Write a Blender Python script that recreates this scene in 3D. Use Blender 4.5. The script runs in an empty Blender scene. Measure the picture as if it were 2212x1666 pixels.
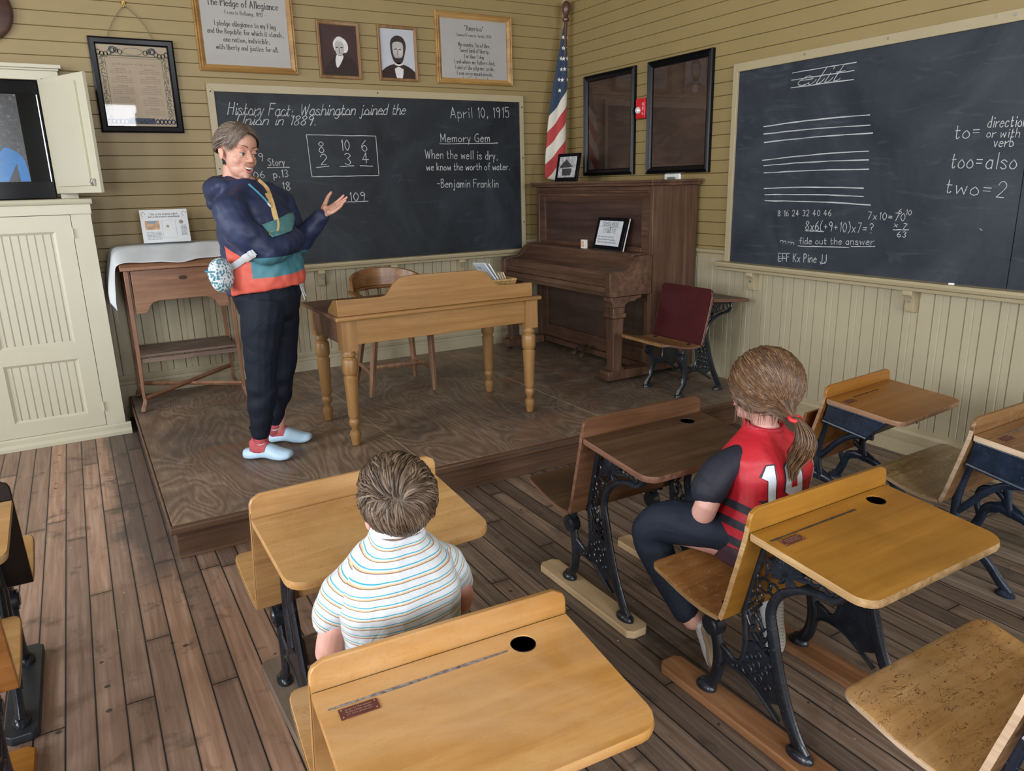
import bpy, bmesh, math, random
from mathutils import Vector, Matrix, noise
from mathutils.bvhtree import BVHTree
rnd = random.Random(7)
PI = math.pi
SC = bpy.context.scene
C = SC.collection

# ---------------------------------------------------------------- camera, world, daylight, exposure
def make_camera():
    f, yaw, pitch, roll = 1602.64, 0.519706, 0.265908, -0.025147
    cd = bpy.data.cameras.new('camera'); co = bpy.data.objects.new('camera', cd); C.objects.link(co)
    cd.sensor_fit = 'HORIZONTAL'; cd.sensor_width = 36.0; cd.lens = f / 2212 * 36.0
    cd.clip_start = 0.05; cd.clip_end = 100
    sy, cy, sp, cp = math.sin(yaw), math.cos(yaw), math.sin(pitch), math.cos(pitch)
    fwd = Vector((sy*cp, cy*cp, -sp)); right = Vector((cy, -sy, 0)); up = right.cross(fwd)
    c, s = math.cos(roll), math.sin(roll)
    r2 = c*right + s*up; u2 = -s*right + c*up
    m = Matrix((r2, u2, -fwd)).transposed().to_4x4(); m.translation = (-3.9302, -5.7951, 1.55)
    co.matrix_world = m
    SC.camera = co
make_camera()
SC.view_settings.view_transform = 'Standard'; SC.view_settings.look = 'None'
SC.view_settings.gamma = 1.0; SC.view_settings.use_curve_mapping = False
SC.view_settings.exposure = 0.0
SC.cycles.use_denoising = True
SC.cycles.max_bounces = 8; SC.cycles.diffuse_bounces = 4; SC.cycles.caustics_reflective = False; SC.cycles.caustics_refractive = False
w = bpy.data.worlds.new('sky'); SC.world = w; w.use_nodes = True
w.node_tree.nodes['Background'].inputs[0].default_value = (0.75, 0.87, 1.0, 1)
w.node_tree.nodes['Background'].inputs[1].default_value = 1.0

def window_light(name, loc, direction, sx, sz, power, col):
    ld = bpy.data.lights.new(name, 'AREA'); ld.shape = 'RECTANGLE'; ld.size = sx; ld.size_y = sz
    ld.energy = power; ld.color = col
    o = bpy.data.objects.new(name, ld); C.objects.link(o); o.location = loc
    o.rotation_euler = Vector(direction).to_track_quat('-Z', 'Y').to_euler()
    return o
WX, RY, CEIL = -7.2, -9.6, 3.9
LEFT_WINDOWS = [-1.9, -4.3, -6.9]           # y centres of the tall sash windows in the left wall
REAR_WINDOWS = [-5.6, -3.2, -1.0]           # x centres in the rear wall
SKYC = (0.90, 0.94, 1.0)
for yy, pw in zip(LEFT_WINDOWS, (118, 205, 205)):
    window_light('daylight', (WX-0.16, yy, 2.0), (1, 0, -0.12), 1.15, 2.1, pw, SKYC)
for xx in REAR_WINDOWS:
    window_light('daylight', (xx, RY-0.16, 2.0), (0, 1, -0.12), 1.1, 2.1, 165, SKYC)

# ---------------------------------------------------------------- node materials
def new_mat(name):
    m = bpy.data.materials.new(name); m.use_nodes = True
    nt = m.node_tree; b = nt.nodes['Principled BSDF']
    return m, nt, b
def N(nt, typ, **kw):
    n = nt.nodes.new(typ)
    for k, v in kw.items():
        if k.startswith('i_'): n.inputs[k[2:].replace('_', ' ')].default_value = v
        else: setattr(n, k, v)
    return n
def rgba(c): return (c[0], c[1], c[2], 1)
def sock(nt, dst, v):
    if isinstance(v, bpy.types.NodeSocket): nt.links.new(v, dst)
    elif isinstance(v, (tuple, list)): dst.default_value = rgba(v) if len(dst.default_value) == 4 else v
    else: dst.default_value = v
def mth(nt, op, a, b=0.0, c=0.0):
    n = nt.nodes.new('ShaderNodeMath'); n.operation = op
    sock(nt, n.inputs[0], a); sock(nt, n.inputs[1], b); sock(nt, n.inputs[2], c)
    return n.outputs[0]
def mixc(nt, fac, a, b, mode='MIX'):
    n = nt.nodes.new('ShaderNodeMix'); n.data_type = 'RGBA'; n.blend_type = mode
    sock(nt, n.inputs[0], fac); sock(nt, n.inputs[6], a); sock(nt, n.inputs[7], b)
    return n.outputs[2]
def ramp(nt, fac, stops):
    n = nt.nodes.new('ShaderNodeValToRGB'); cr = n.color_ramp
    while len(cr.elements) < len(stops): cr.elements.new(0.5)
    for e, (p, c) in zip(cr.elements, stops):
        e.position = p; e.color = rgba(c) if isinstance(c, (tuple, list)) else (c, c, c, 1)
    nt.links.new(fac, n.inputs[0]); return n.outputs[0]
def coords(nt, scale=(1,1,1), rand=True, rot=(0,0,0)):
    tc = nt.nodes.new('ShaderNodeTexCoord'); v = tc.outputs['Object']
    if rand:
        oi = nt.nodes.new('ShaderNodeObjectInfo')
        k = mth(nt, 'MULTIPLY', oi.outputs['Random'], 17.3)
        va = nt.nodes.new('ShaderNodeVectorMath'); va.operation = 'ADD'
        nt.links.new(v, va.inputs[0]); nt.links.new(k, va.inputs[1]); v = va.outputs[0]
    mp = nt.nodes.new('ShaderNodeMapping'); mp.inputs['Scale'].default_value = scale; mp.inputs['Rotation'].default_value = rot
    nt.links.new(v, mp.inputs[0]); return mp.outputs[0]
def noise_t(nt, vec, scale, detail=4, rough=0.55, dist=0.0):
    n = nt.nodes.new('ShaderNodeTexNoise'); n.inputs['Scale'].default_value = scale; n.inputs['Detail'].default_value = detail
    n.inputs['Roughness'].default_value = rough; n.inputs['Distortion'].default_value = dist
    nt.links.new(vec, n.inputs['Vector']); return n.outputs['Fac']
def bump(nt, b, h, strength=0.2, dist=0.01):
    n = nt.nodes.new('ShaderNodeBump'); n.inputs['Strength'].default_value = strength; n.inputs['Distance'].default_value = dist
    nt.links.new(h, n.inputs['Height']); nt.links.new(n.outputs[0], b.inputs['Normal'])
def spec(b, rough, metal=0.0, coat=0.0, ior=None):
    if ior is not None: b.inputs['Specular IOR Level'].default_value = ior
    b.inputs['Roughness'].default_value = rough; b.inputs['Metallic'].default_value = metal
    b.inputs['Coat Weight'].default_value = coat; b.inputs['Coat Roughness'].default_value = 0.2
def plain(name, col, rough=0.5, metal=0.0, var=0.12, scale=30, bmp=0.0, coat=0.0, sheen=0.0, ior=None):
    m, nt, b = new_mat(name)
    v = coords(nt); n = noise_t(nt, v, scale)
    d = tuple(max(0, c*(1-var)) for c in col); l = tuple(min(1, c*(1+var)) for c in col)
    nt.links.new(ramp(nt, n, [(0.3, d), (0.7, l)]), b.inputs['Base Color'])
    spec(b, rough, metal, coat, ior if ior is not None else (0.3 if max(col) < 0.12 and not metal else 0.5)); b.inputs['Sheen Weight'].default_value = sheen
    if bmp: bump(nt, b, noise_t(nt, v, scale*4), bmp, 0.004)
    return m
def wood(name, dark, mid, light, axis='X', rough=0.4, coat=0.0, grain=1.0, blotch=0.35, scratch=0.0, scol=(0.6,0.5,0.35), bands=0.0, bstr=0.12, pale=0.0):
    """planed timber: grain streaks along axis, soft blotches, optional scratches and jointed boards across it"""
    m, nt, b = new_mat(name)
    k = {'X': 0, 'Y': 1, 'Z': 2}[axis]
    sc = [1, 1, 1]; sc[k] = 0.06
    v = coords(nt, tuple(sc))
    g = noise_t(nt, v, 45*grain, 5, 0.65, 0.6)
    g2 = noise_t(nt, v, 9*grain, 3, 0.5, 1.5)
    f = mth(nt, 'ADD', mth(nt, 'MULTIPLY', g, 0.55), mth(nt, 'MULTIPLY', g2, 0.45))
    col = ramp(nt, f, [(0.3, dark), (0.5, mid), (0.7, light)])
    vb = coords(nt)
    bl = noise_t(nt, vb, 5.0, 4, 0.6)
    dk = tuple(c*0.55 for c in mid)
    col = mixc(nt, mth(nt, 'MULTIPLY', ramp(nt, bl, [(0.45, 0.0), (0.75, 1.0)]), blotch), col, dk)
    if pale:  # lighter patches; on the golden oak they paint sheen into the colour
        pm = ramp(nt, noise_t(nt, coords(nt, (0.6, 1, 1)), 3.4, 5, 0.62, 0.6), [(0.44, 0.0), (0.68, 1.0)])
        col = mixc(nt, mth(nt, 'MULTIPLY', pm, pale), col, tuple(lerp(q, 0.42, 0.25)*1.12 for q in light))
    if bands:
        sep = nt.nodes.new('ShaderNodeSeparateXYZ'); nt.links.new(vb, sep.inputs[0])
        q = sep.outputs[1 if k == 0 else 0]
        idx = mth(nt, 'FLOOR', mth(nt, 'DIVIDE', q, bands))
        wn = nt.nodes.new('ShaderNodeTexWhiteNoise'); wn.noise_dimensions = '1D'; nt.links.new(idx, wn.inputs['W'])
        col = mixc(nt, mth(nt, 'MULTIPLY', wn.outputs[0], 0.45), col, mixc(nt, 0.5, mid, dark))
    if scratch:
        lines = None
        for an, st, sc2, thr in ((0.45, (1, 3.0, 1), 7.0, 0.0045), (-0.6, (1, 2.6, 1), 8.5, 0.004), (1.25, (1, 3.4, 1), 6.0, 0.004)):
            q = noise_t(nt, coords(nt, st, True, (0, 0, an)), sc2, 3, 0.7, 0.7)
            ln = mth(nt, 'LESS_THAN', mth(nt, 'ABSOLUTE', mth(nt, 'SUBTRACT', q, 0.5)), thr)
            lines = ln if lines is None else mth(nt, 'MAXIMUM', lines, ln)
        gate = mth(nt, 'GREATER_THAN', noise_t(nt, vb, 19, 3, 0.6), 0.47)
        wearp = ramp(nt, noise_t(nt, vb, 3.2, 5, 0.65, 0.5), [(0.52, 0.0), (0.66, 1.0)])
        col = mixc(nt, mth(nt, 'MULTIPLY', wearp, 0.35*scratch), col, light)
        col = mixc(nt, mth(nt, 'MULTIPLY', mth(nt, 'MULTIPLY', lines, gate), min(1.0, scratch*1.2)), col, scol)
    nt.links.new(col, b.inputs['Base Color'])
    rr = mth(nt, 'ADD', rough - 0.08, mth(nt, 'MULTIPLY', bl, 0.2)); nt.links.new(rr, b.inputs['Roughness'])
    b.inputs['Coat Weight'].default_value = coat*0.6; b.inputs['Coat Roughness'].default_value = 0.25; b.inputs['Specular IOR Level'].default_value = 0.35
    bump(nt, b, g, bstr, 0.004)
    return m

# ---------------------------------------------------------------- mesh helpers
class MB:
    """collects vertices and faces of ONE mesh"""
    def __init__(s): s.v = []; s.f = []; s.m = []
    def add(s, vs, fs, mi=0):
        b = len(s.v); s.v += [tuple(v) for v in vs]; s.f += [tuple(b+i for i in f) for f in fs]; s.m += [mi]*len(fs); return s
    def box(s, lo, hi, mi=0, mat=None):
        x0, y0, z0 = lo; x1, y1, z1 = hi
        vs = [Vector(p) for p in ((x0,y0,z0),(x1,y0,z0),(x1,y1,z0),(x0,y1,z0),(x0,y0,z1),(x1,y0,z1),(x1,y1,z1),(x0,y1,z1))]
        if mat is not None: vs = [mat @ v for v in vs]
        return s.add(vs, [(3,2,1,0),(4,5,6,7),(0,1,5,4),(1,2,6,5),(2,3,7,6),(3,0,4,7)], mi)
    def prism(s, poly, a, d0, d1, mi=0):
        """extrude a 2-D polygon along axis a ('x','y','z'); poly coords are the two other axes in xyz order"""
        def P(u, v, d): return {'x': (d, u, v), 'y': (u, d, v), 'z': (u, v, d)}[a]
        n = len(poly); vs = [P(u, v, d0) for u, v in poly] + [P(u, v, d1) for u, v in poly]
        ar = sum(poly[i][0]*poly[(i+1) % n][1]-poly[(i+1) % n][0]*poly[i][1] for i in range(n))
        flip = (ar > 0) == (d1 > d0)
        if a == 'y': flip = not flip
        fs = [tuple(range(n))[::-1], tuple(range(n, 2*n))] + [(i, (i+1) % n, n+(i+1) % n, n+i) for i in range(n)]
        if not flip: fs = [f[::-1] for f in fs]
        return s.add(vs, fs, mi)
    def loft(s, rings, cap=True, closed=False, mi=0):
        n = len(rings[0]); vs = [p for r in rings for p in r]; fs = []
        k = len(rings)
        for i in range(k if closed else k-1):
            for j in range(n):
                a, b2 = i*n+j, i*n+(j+1) % n; c2, d = ((i+1) % k)*n+(j+1) % n, ((i+1) % k)*n+j
                fs.append((a, b2, c2, d))
        if cap and not closed: fs += [tuple(range(n))[::-1], tuple(range((k-1)*n, k*n))]
        return s.add(vs, fs, mi)
    def tube(s, pts, r, n=10, up=None, cap=True, closed=False, mi=0):
        """sweep an ellipse along pts; r is a radius, or (r_side, r_up), or a list of those; up fixes the frame"""
        pts = [Vector(p) for p in pts]; k = len(pts); rs = r if isinstance(r, list) else [r]*k
        rings = []; prev = None
        for i, p in enumerate(pts):
            if closed: t = pts[(i+1) % k]-pts[i-1]
            else: t = pts[min(i+1, k-1)]-pts[max(i-1, 0)]
            if t.length < 1e-9: t = Vector((0, 0, 1))
            t.normalize()
            if up is not None: ref = Vector(up)
            elif prev is not None: ref = prev
            else: ref = Vector((0, 0, 1)) if abs(t.z) < 0.9 else Vector((1, 0, 0))
            side = t.cross(ref)
            if side.length < 1e-6: side = t.orthogonal()
            side.normalize(); u = side.cross(t).normalized(); prev = u
            a, b2 = rs[i] if isinstance(rs[i], (tuple, list)) else (rs[i], rs[i])
            rings.append([p + side*(a*math.cos(2*PI*j/n)) + u*(b2*math.sin(2*PI*j/n)) for j in range(n)])
        return s.loft(rings, cap, closed, mi)
    def lathe(s, prof, c, n=20, mi=0):
        """turned profile [(r, z)] about a vertical axis at c"""
        rings = [[(c[0]+r*math.cos(2*PI*j/n), c[1]+r*math.sin(2*PI*j/n), c[2]+z) for j in range(n)] for r, z in prof]
        return s.loft(rings, True, False, mi)
    def ell(s, c, r, n=16, k=10, rot=None, mi=0):
        c = Vector(c); rings = []
        for i in range(k+1):
            th = PI*(0.02+0.96*i/k)
            rings.append([c + (rot @ Vector((r[0]*math.sin(th)*math.cos(2*PI*j/n), r[1]*math.sin(th)*math.sin(2*PI*j/n), -r[2]*math.cos(th))) if rot else Vector((r[0]*math.sin(th)*math.cos(2*PI*j/n), r[1]*math.sin(th)*math.sin(2*PI*j/n), -r[2]*math.cos(th)))) for j in range(n)])
        return s.loft(rings, True, False, mi)
    def disc(s, c, nrm, r, th, n=20, mi=0):
        c = Vector(c); d = Vector(nrm).normalized(); return s.tube([c, c+d*th], r, n, mi=mi)
    def xf(s, mat): s.v = [tuple(mat @ Vector(v)) for v in s.v]; return s

def smoothpath(P, sub=6, closed=False):
    P = [Vector(p) for p in P]; n = len(P); out = []
    rng = range(n) if closed else range(n-1)
    for i in rng:
        p0 = P[i-1] if (closed or i > 0) else P[0]*2-P[1]
        p1, p2 = P[i], P[(i+1) % n]
        p3 = P[(i+2) % n] if (closed or i+2 < n) else P[n-1]*2-P[n-2]
        for j in range(sub):
            t = j/sub
            out.append(0.5*((2*p1)+(p2-p0)*t+(2*p0-5*p1+4*p2-p3)*t*t+(3*p1-p0-3*p2+p3)*t**3))
    if not closed: out.append(P[-1])
    return out
def lerp(a, b, t): return a+(b-a)*t

def rootinv(par):
    m = Matrix.Identity(4); p = par
    while p is not None: m = p.matrix_basis @ m; p = p.parent
    return m.inverted()
def tag(o, label=None, cat=None, group=None, kind=None):
    if label: o['label'] = label
    if cat: o['category'] = cat
    if group: o['group'] = group
    if kind: o['kind'] = kind
    return o
def thing(name, label, cat, loc=(0,0,0), rotz=0.0, group=None):
    o = bpy.data.objects.new(name, None); C.objects.link(o); o.empty_display_size = 0.1
    o.location = loc; o.rotation_euler = (0, 0, rotz)
    o.matrix_basis = Matrix.Translation(loc) @ Matrix.Rotation(rotz, 4, 'Z')
    return tag(o, label, cat, group)
def obj(name, mb, mat, parent=None, world=True, bevel=0.0, smooth=32, label=None, seg=2, weld=False, recalc=False):
    """link the collected mesh as ONE object; world=True means the coordinates are room coordinates"""
    me = bpy.data.meshes.new(name)
    vs = mb.v
    if parent is not None and world:
        mi = rootinv(parent); vs = [mi @ Vector(v) for v in vs]
    me.from_pydata([tuple(v) for v in vs], [], mb.f); me.update()
    mats = mat if isinstance(mat, list) else [mat]
    for m in mats: me.materials.append(m)
    if len(mats) > 1: me.polygons.foreach_set('material_index', mb.m)
    if recalc or weld:
        bm = bmesh.new(); bm.from_mesh(me)
        if weld: bmesh.ops.remove_doubles(bm, verts=bm.verts, dist=1e-5)
        bmesh.ops.recalc_face_normals(bm, faces=bm.faces); bm.to_mesh(me); bm.free()
    if smooth:
        me.polygons.foreach_set('use_smooth', [True]*len(me.polygons)); me.set_sharp_from_angle(angle=math.radians(smooth))
    o = bpy.data.objects.new(name, me); C.objects.link(o)
    if parent is not None: o.parent = parent
    if bevel:
        b = o.modifiers.new('bevel', 'BEVEL'); b.width = bevel; b.segments = seg; b.limit_method = 'ANGLE'; b.angle_limit = math.radians(40)
    if label: o['label'] = label
    return o
def top(name, mb, mat, label, cat, group=None, **kw): return tag(obj(name, mb, mat, None, **kw), label, cat, group)
def struct(name, mb, mat, **kw): return tag(obj(name, mb, mat, None, **kw), kind='structure')
# ---------------------------------------------------------------- materials of the room
def painted(name, col, rough=0.45, var=0.06, bmp=0.08):
    m, nt, b = new_mat(name)
    v = coords(nt, (1, 1, 1), False)
    n = noise_t(nt, v, 2.2, 5, 0.6); n2 = noise_t(nt, v, 40, 3)
    c = ramp(nt, n, [(0.3, tuple(x*(1-var) for x in col)), (0.7, tuple(x*(1+var) for x in col))])
    spk = mth(nt, 'GREATER_THAN', noise_t(nt, v, 18, 2, 0.4), 0.78)
    c = mixc(nt, mth(nt, 'MULTIPLY', spk, 0.35), c, tuple(x*0.6 for x in col))
    nt.links.new(c, b.inputs['Base Color']); spec(b, rough); bump(nt, b, n2, bmp, 0.003); return m
M_CLAP = painted('khaki_wall_paint', (0.272, 0.200, 0.082), 0.5)
M_WAIN = painted('cream_wainscot_paint', (0.365, 0.318, 0.212), 0.45)
M_TRIM = painted('cream_trim_paint', (0.37, 0.31, 0.19), 0.42)
M_CAB = painted('pale_cream_cabinet_paint', (0.485, 0.458, 0.345), 0.4, 0.03)
M_CEIL = painted('ceiling_paint', (0.36, 0.32, 0.24), 0.7)

def floor_mat():
    m, nt, b = new_mat('old_floor_boards')
    tc = nt.nodes.new('ShaderNodeTexCoord'); sep = nt.nodes.new('ShaderNodeSeparateXYZ'); nt.links.new(tc.outputs['Object'], sep.inputs[0])
    x, y = sep.outputs[0], sep.outputs[1]
    u = mth(nt, 'DIVIDE', mth(nt, 'ADD', x, 4.344), 0.0825)
    bid = mth(nt, 'FLOOR', u); fu = mth(nt, 'FRACT', u)
    w1 = nt.nodes.new('ShaderNodeTexWhiteNoise'); w1.noise_dimensions = '1D'; nt.links.new(bid, w1.inputs['W'])
    vv = mth(nt, 'ADD', mth(nt, 'DIVIDE', y, 1.7), mth(nt, 'MULTIPLY', w1.outputs[0], 7.0))
    vid = mth(nt, 'FLOOR', vv); fv = mth(nt, 'FRACT', vv)
    w2 = nt.nodes.new('ShaderNodeTexWhiteNoise'); w2.noise_dimensions = '2D'
    cmb = nt.nodes.new('ShaderNodeCombineXYZ'); nt.links.new(bid, cmb.inputs[0]); nt.links.new(vid, cmb.inputs[1]); nt.links.new(cmb.outputs[0], w2.inputs['Vector'])
    rv = w2.outputs[0]
    # grain
    add = nt.nodes.new('ShaderNodeVectorMath'); add.operation = 'ADD'
    c2 = nt.nodes.new('ShaderNodeCombineXYZ'); nt.links.new(mth(nt, 'MULTIPLY', rv, 31), c2.inputs[0]); nt.links.new(mth(nt, 'MULTIPLY', w1.outputs[0], 13), c2.inputs[1])
    nt.links.new(tc.outputs['Object'], add.inputs[0]); nt.links.new(c2.outputs[0], add.inputs[1])
    mp = nt.nodes.new('ShaderNodeMapping'); mp.inputs['Scale'].default_value = (1, 0.045, 1); nt.links.new(add.outputs[0], mp.inputs[0])
    g = noise_t(nt, mp.outputs[0], 60, 5, 0.65, 0.5); g2 = noise_t(nt, mp.outputs[0], 14, 3, 0.6, 1.0)
    f = mth(nt, 'ADD', mth(nt, 'MULTIPLY', g, 0.6), mth(nt, 'MULTIPLY', g2, 0.4))
    brown = ramp(nt, f, [(0.28, (0.17, 0.102, 0.072)), (0.5, (0.305, 0.195, 0.140)), (0.72, (0.46, 0.325, 0.245))])
    grey = ramp(nt, f, [(0.28, (0.048, 0.036, 0.029)), (0.5, (0.122, 0.092, 0.070)), (0.72, (0.25, 0.20, 0.155))])
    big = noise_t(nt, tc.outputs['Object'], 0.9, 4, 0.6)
    # boards grade greyer from the aisle by the cabinet towards the right
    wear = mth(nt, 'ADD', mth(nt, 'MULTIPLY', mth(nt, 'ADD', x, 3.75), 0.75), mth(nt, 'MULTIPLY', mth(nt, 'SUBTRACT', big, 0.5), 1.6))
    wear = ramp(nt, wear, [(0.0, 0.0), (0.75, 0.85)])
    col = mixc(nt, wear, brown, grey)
    col = mixc(nt, 1.0, col, ramp(nt, rv, [(0.0, (0.62, 0.62, 0.64)), (0.5, (0.95, 0.93, 0.92)), (1.0, (1.3, 1.22, 1.15))]), 'MULTIPLY')
    # dark patchy band on the boards along the side of the platform
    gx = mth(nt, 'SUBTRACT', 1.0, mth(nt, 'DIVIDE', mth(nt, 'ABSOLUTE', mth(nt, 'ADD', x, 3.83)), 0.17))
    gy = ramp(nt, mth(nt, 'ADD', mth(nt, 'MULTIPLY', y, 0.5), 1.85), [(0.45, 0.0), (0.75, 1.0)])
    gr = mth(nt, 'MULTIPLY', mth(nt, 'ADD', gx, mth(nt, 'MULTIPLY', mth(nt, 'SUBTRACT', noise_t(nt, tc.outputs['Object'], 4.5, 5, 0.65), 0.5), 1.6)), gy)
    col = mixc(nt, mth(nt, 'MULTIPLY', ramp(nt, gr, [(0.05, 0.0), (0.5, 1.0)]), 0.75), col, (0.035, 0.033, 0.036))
    st = noise_t(nt, tc.outputs['Object'], 5.5, 5, 0.65, 0.4)
    col = mixc(nt, mth(nt, 'MULTIPLY', ramp(nt, st, [(0.56, 0.0), (0.70, 1.0)]), 0.72), col, (0.022, 0.018, 0.017))
    dots = nt.nodes.new('ShaderNodeTexVoronoi'); dots.inputs['Scale'].default_value = 9.0; nt.links.new(tc.outputs['Object'], dots.inputs['Vector'])
    spot = mth(nt, 'MULTIPLY', mth(nt, 'LESS_THAN', dots.outputs['Distance'], 0.085), mth(nt, 'GREATER_THAN', noise_t(nt, tc.outputs['Object'], 2.3, 2), 0.5))
    col = mixc(nt, mth(nt, 'MULTIPLY', spot, 0.8), col, (0.02, 0.018, 0.018))
    d2 = nt.nodes.new('ShaderNodeTexVoronoi'); d2.inputs['Scale'].default_value = 15.0; nt.links.new(tc.outputs['Object'], d2.inputs['Vector'])
    flake = mth(nt, 'MULTIPLY', mth(nt, 'LESS_THAN', d2.outputs['Distance'], 0.055), mth(nt, 'GREATER_THAN', noise_t(nt, tc.outputs['Object'], 1.7, 2), 0.55))
    col = mixc(nt, mth(nt, 'MULTIPLY', flake, 0.8), col, (0.5, 0.46, 0.4))
    e = mth(nt, 'MINIMUM', fu, mth(nt, 'SUBTRACT', 1.0, fu)); gap = mth(nt, 'LESS_THAN', e, 0.028)
    ev = mth(nt, 'MINIMUM', fv, mth(nt, 'SUBTRACT', 1.0, fv)); gap = mth(nt, 'MAXIMUM', gap, mth(nt, 'LESS_THAN', ev, 0.0016))
    soft = mth(nt, 'MAXIMUM', ramp(nt, e, [(0.0, 1.0), (0.10, 0.0)]), ramp(nt, ev, [(0.0, 1.0), (0.02, 0.0)]))
    col = mixc(nt, mth(nt, 'MULTIPLY', soft, 0.45), col, (0.03, 0.022, 0.018))
    col = mixc(nt, gap, col, (0.012, 0.009, 0.008))
    nt.links.new(col, b.inputs['Base Color'])
    nt.links.new(mth(nt, 'ADD', 0.38, mth(nt, 'MULTIPLY', big, 0.25)), b.inputs['Roughness'])
    bump(nt, b, mth(nt, 'SUBTRACT', mth(nt, 'MULTIPLY', g, 0.25), gap), 0.5, 0.003)
    return m
def platform_mat():
    m, nt, b = new_mat('worn_plywood_platform')
    v = coords(nt, (1, 1, 1), False); vd = coords(nt, (1.0, 0.3, 1), False, (0, 0, 0.3))
    ring = noise_t(nt, vd, 2.6, 2, 0.45, 0.9)
    wv = mth(nt, 'FRACT', mth(nt, 'MULTIPLY', ring, 17.0))
    wv = mth(nt, 'ABSOLUTE', mth(nt, 'SUBTRACT', wv, 0.5))
    fine = noise_t(nt, coords(nt, (1, 0.1, 1), False), 70, 4, 0.6)
    base = ramp(nt, mth(nt, 'ADD', mth(nt, 'MULTIPLY', wv, 0.6), mth(nt, 'MULTIPLY', fine, 0.6)), [(0.2, (0.125, 0.082, 0.056)), (0.5, (0.225, 0.155, 0.106)), (0.8, (0.36, 0.275, 0.19))])
    n1 = noise_t(nt, v, 1.6, 5, 0.62, 0.3)
    col = mixc(nt, ramp(nt, n1, [(0.40, 0.0), (0.62, 0.9)]), base, mixc(nt, 0.62, base, (0.055, 0.052, 0.052)))
    n2 = noise_t(nt, v, 3.1, 4, 0.6)
    col = mixc(nt, mth(nt, 'MULTIPLY', ramp(nt, n2, [(0.55, 0.0), (0.72, 1.0)]), 0.6), col, (0.23, 0.105, 0.055))
    n3 = noise_t(nt, v, 2.4, 6, 0.7, 0.8)
    col = mixc(nt, mth(nt, 'MULTIPLY', ramp(nt, n3, [(0.58, 0.0), (0.7, 1.0)]), 0.45), col, (0.36, 0.30, 0.22))
    nt.links.new(col, b.inputs['Base Color'])
    nt.links.new(mth(nt, 'ADD', 0.34, mth(nt, 'MULTIPLY', n1, 0.25)), b.inputs['Roughness'])
    bump(nt, b, fine, 0.15, 0.002)
    return m
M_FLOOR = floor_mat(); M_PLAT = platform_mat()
M_NOSE = wood('worn_brown_edge', (0.05, 0.028, 0.018), (0.11, 0.06, 0.036), (0.19, 0.11, 0.066), 'X', 0.45)

# ---------------------------------------------------------------- the room
H = 0.157
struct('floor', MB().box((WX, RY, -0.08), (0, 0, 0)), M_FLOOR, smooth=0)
struct('ceiling', MB().box((WX-.2, RY-.2, CEIL), (.2, .2, CEIL+.1)), M_CEIL, smooth=0)

def profile_wall(z0, z1, pitch, zoff, depth=0.012, groove=0.0045):
    """stepped lap-board profile [(offset from wall, z)] from bottom to top"""
    pts = []; k = math.ceil((z0-zoff)/pitch-1e-6); zs = [z0]
    while zoff+k*pitch < z1-1e-4:
        z = zoff+k*pitch
        if z > z0+1e-4: zs.append(z)
        k += 1
    zs.append(z1)
    for a, b2 in zip(zs[:-1], zs[1:]):
        pts += [(depth*0.15, a), (depth, a+groove), (depth, b2-0.0015)]
    pts.append((0.0, z1))
    return pts
CAP = 1.05
# back wall: horizontal lap boards above the wainscot cap
pr = profile_wall(CAP, CEIL, 0.0857, 1.19)
wb = MB(); n = len(pr)
wb.add([(-7.2, -d, z) for d, z in pr]+[(0, -d, z) for d, z in pr], [(i, i+n, i+n+1, i+1) for i in range(n-1)])
wb.box((-7.2, 0.0, 0), (0.1, 0.1, CEIL))
struct('wall_back', wb, M_CLAP, smooth=0)
pr = profile_wall(CAP, CEIL, 0.0834, 1.584); n = len(pr)
wr = MB(); wr.add([(-d, RY, z) for d, z in pr]+[(-d, 0, z) for d, z in pr], [(i+1, i+n+1, i+n, i) for i in range(n-1)])
wr.box((0.0, RY, 0), (0.1, 0.0, CEIL))
struct('wall_right', wr, M_CLAP, smooth=0)
# wainscot of vertical tongue-and-groove boards
def vboards(a0, a1, pitch, z0, z1, back, off=0.0):
    mb = MB(); t = 0.012; k = 0; a = a0
    while a < a1-1e-4:
        b2 = min(a+pitch, a1); g = 0.004
        prof = [(a, 0.002), (a+g, t), (a+pitch*0.5-0.005, t), (a+pitch*0.5-0.002, t-0.003), (a+pitch*0.5+0.001, t-0.003), (a+pitch*0.5+0.004, t), (b2-g, t), (b2, 0.002)] if k % 2 == 0 and b2-a > pitch*0.9 else [(a, 0.002), (a+g, t), (b2-g, t), (b2, 0.002)]
        m = len(prof)
        if back: vs = [(p, -d, z0) for p, d in prof]+[(p, -d, z1) for p, d in prof]; fs = [(i, i+1, i+m+1, i+m) for i in range(m-1)]
        else: vs = [(-d, p, z0) for p, d in prof]+[(-d, p, z1) for p, d in prof]; fs = [(i+m, i+m+1, i+1, i) for i in range(m-1)]
        mb.add(vs, fs); a = b2; k += 1
    return mb
struct('trim_1', vboards(-7.2, 0, 0.0834, 0.3, CAP, True), M_WAIN, smooth=0)
struct('trim_2', vboards(-9.6, 0, 0.0834, 0.166, CAP, False), M_WAIN, smooth=0)
capprof = [(0, CAP-0.045), (0.016, CAP-0.045), (0.018, CAP-0.02), (0.032, CAP-0.008), (0.036, CAP+0.012), (0.0, CAP+0.02)]
struct('trim_3', MB().prism([(-d, z) for d, z in capprof], 'x', -7.2, -3.0).prism([(-d, z) for d, z in capprof], 'x', -0.452, 0), M_TRIM, smooth=0)
struct('trim_4', MB().prism([(-d, z) for d, z in capprof], 'y', RY, -5.405).prism([(-d, z) for d, z in capprof], 'y', -2.015, 0), M_TRIM, smooth=0)
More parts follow.
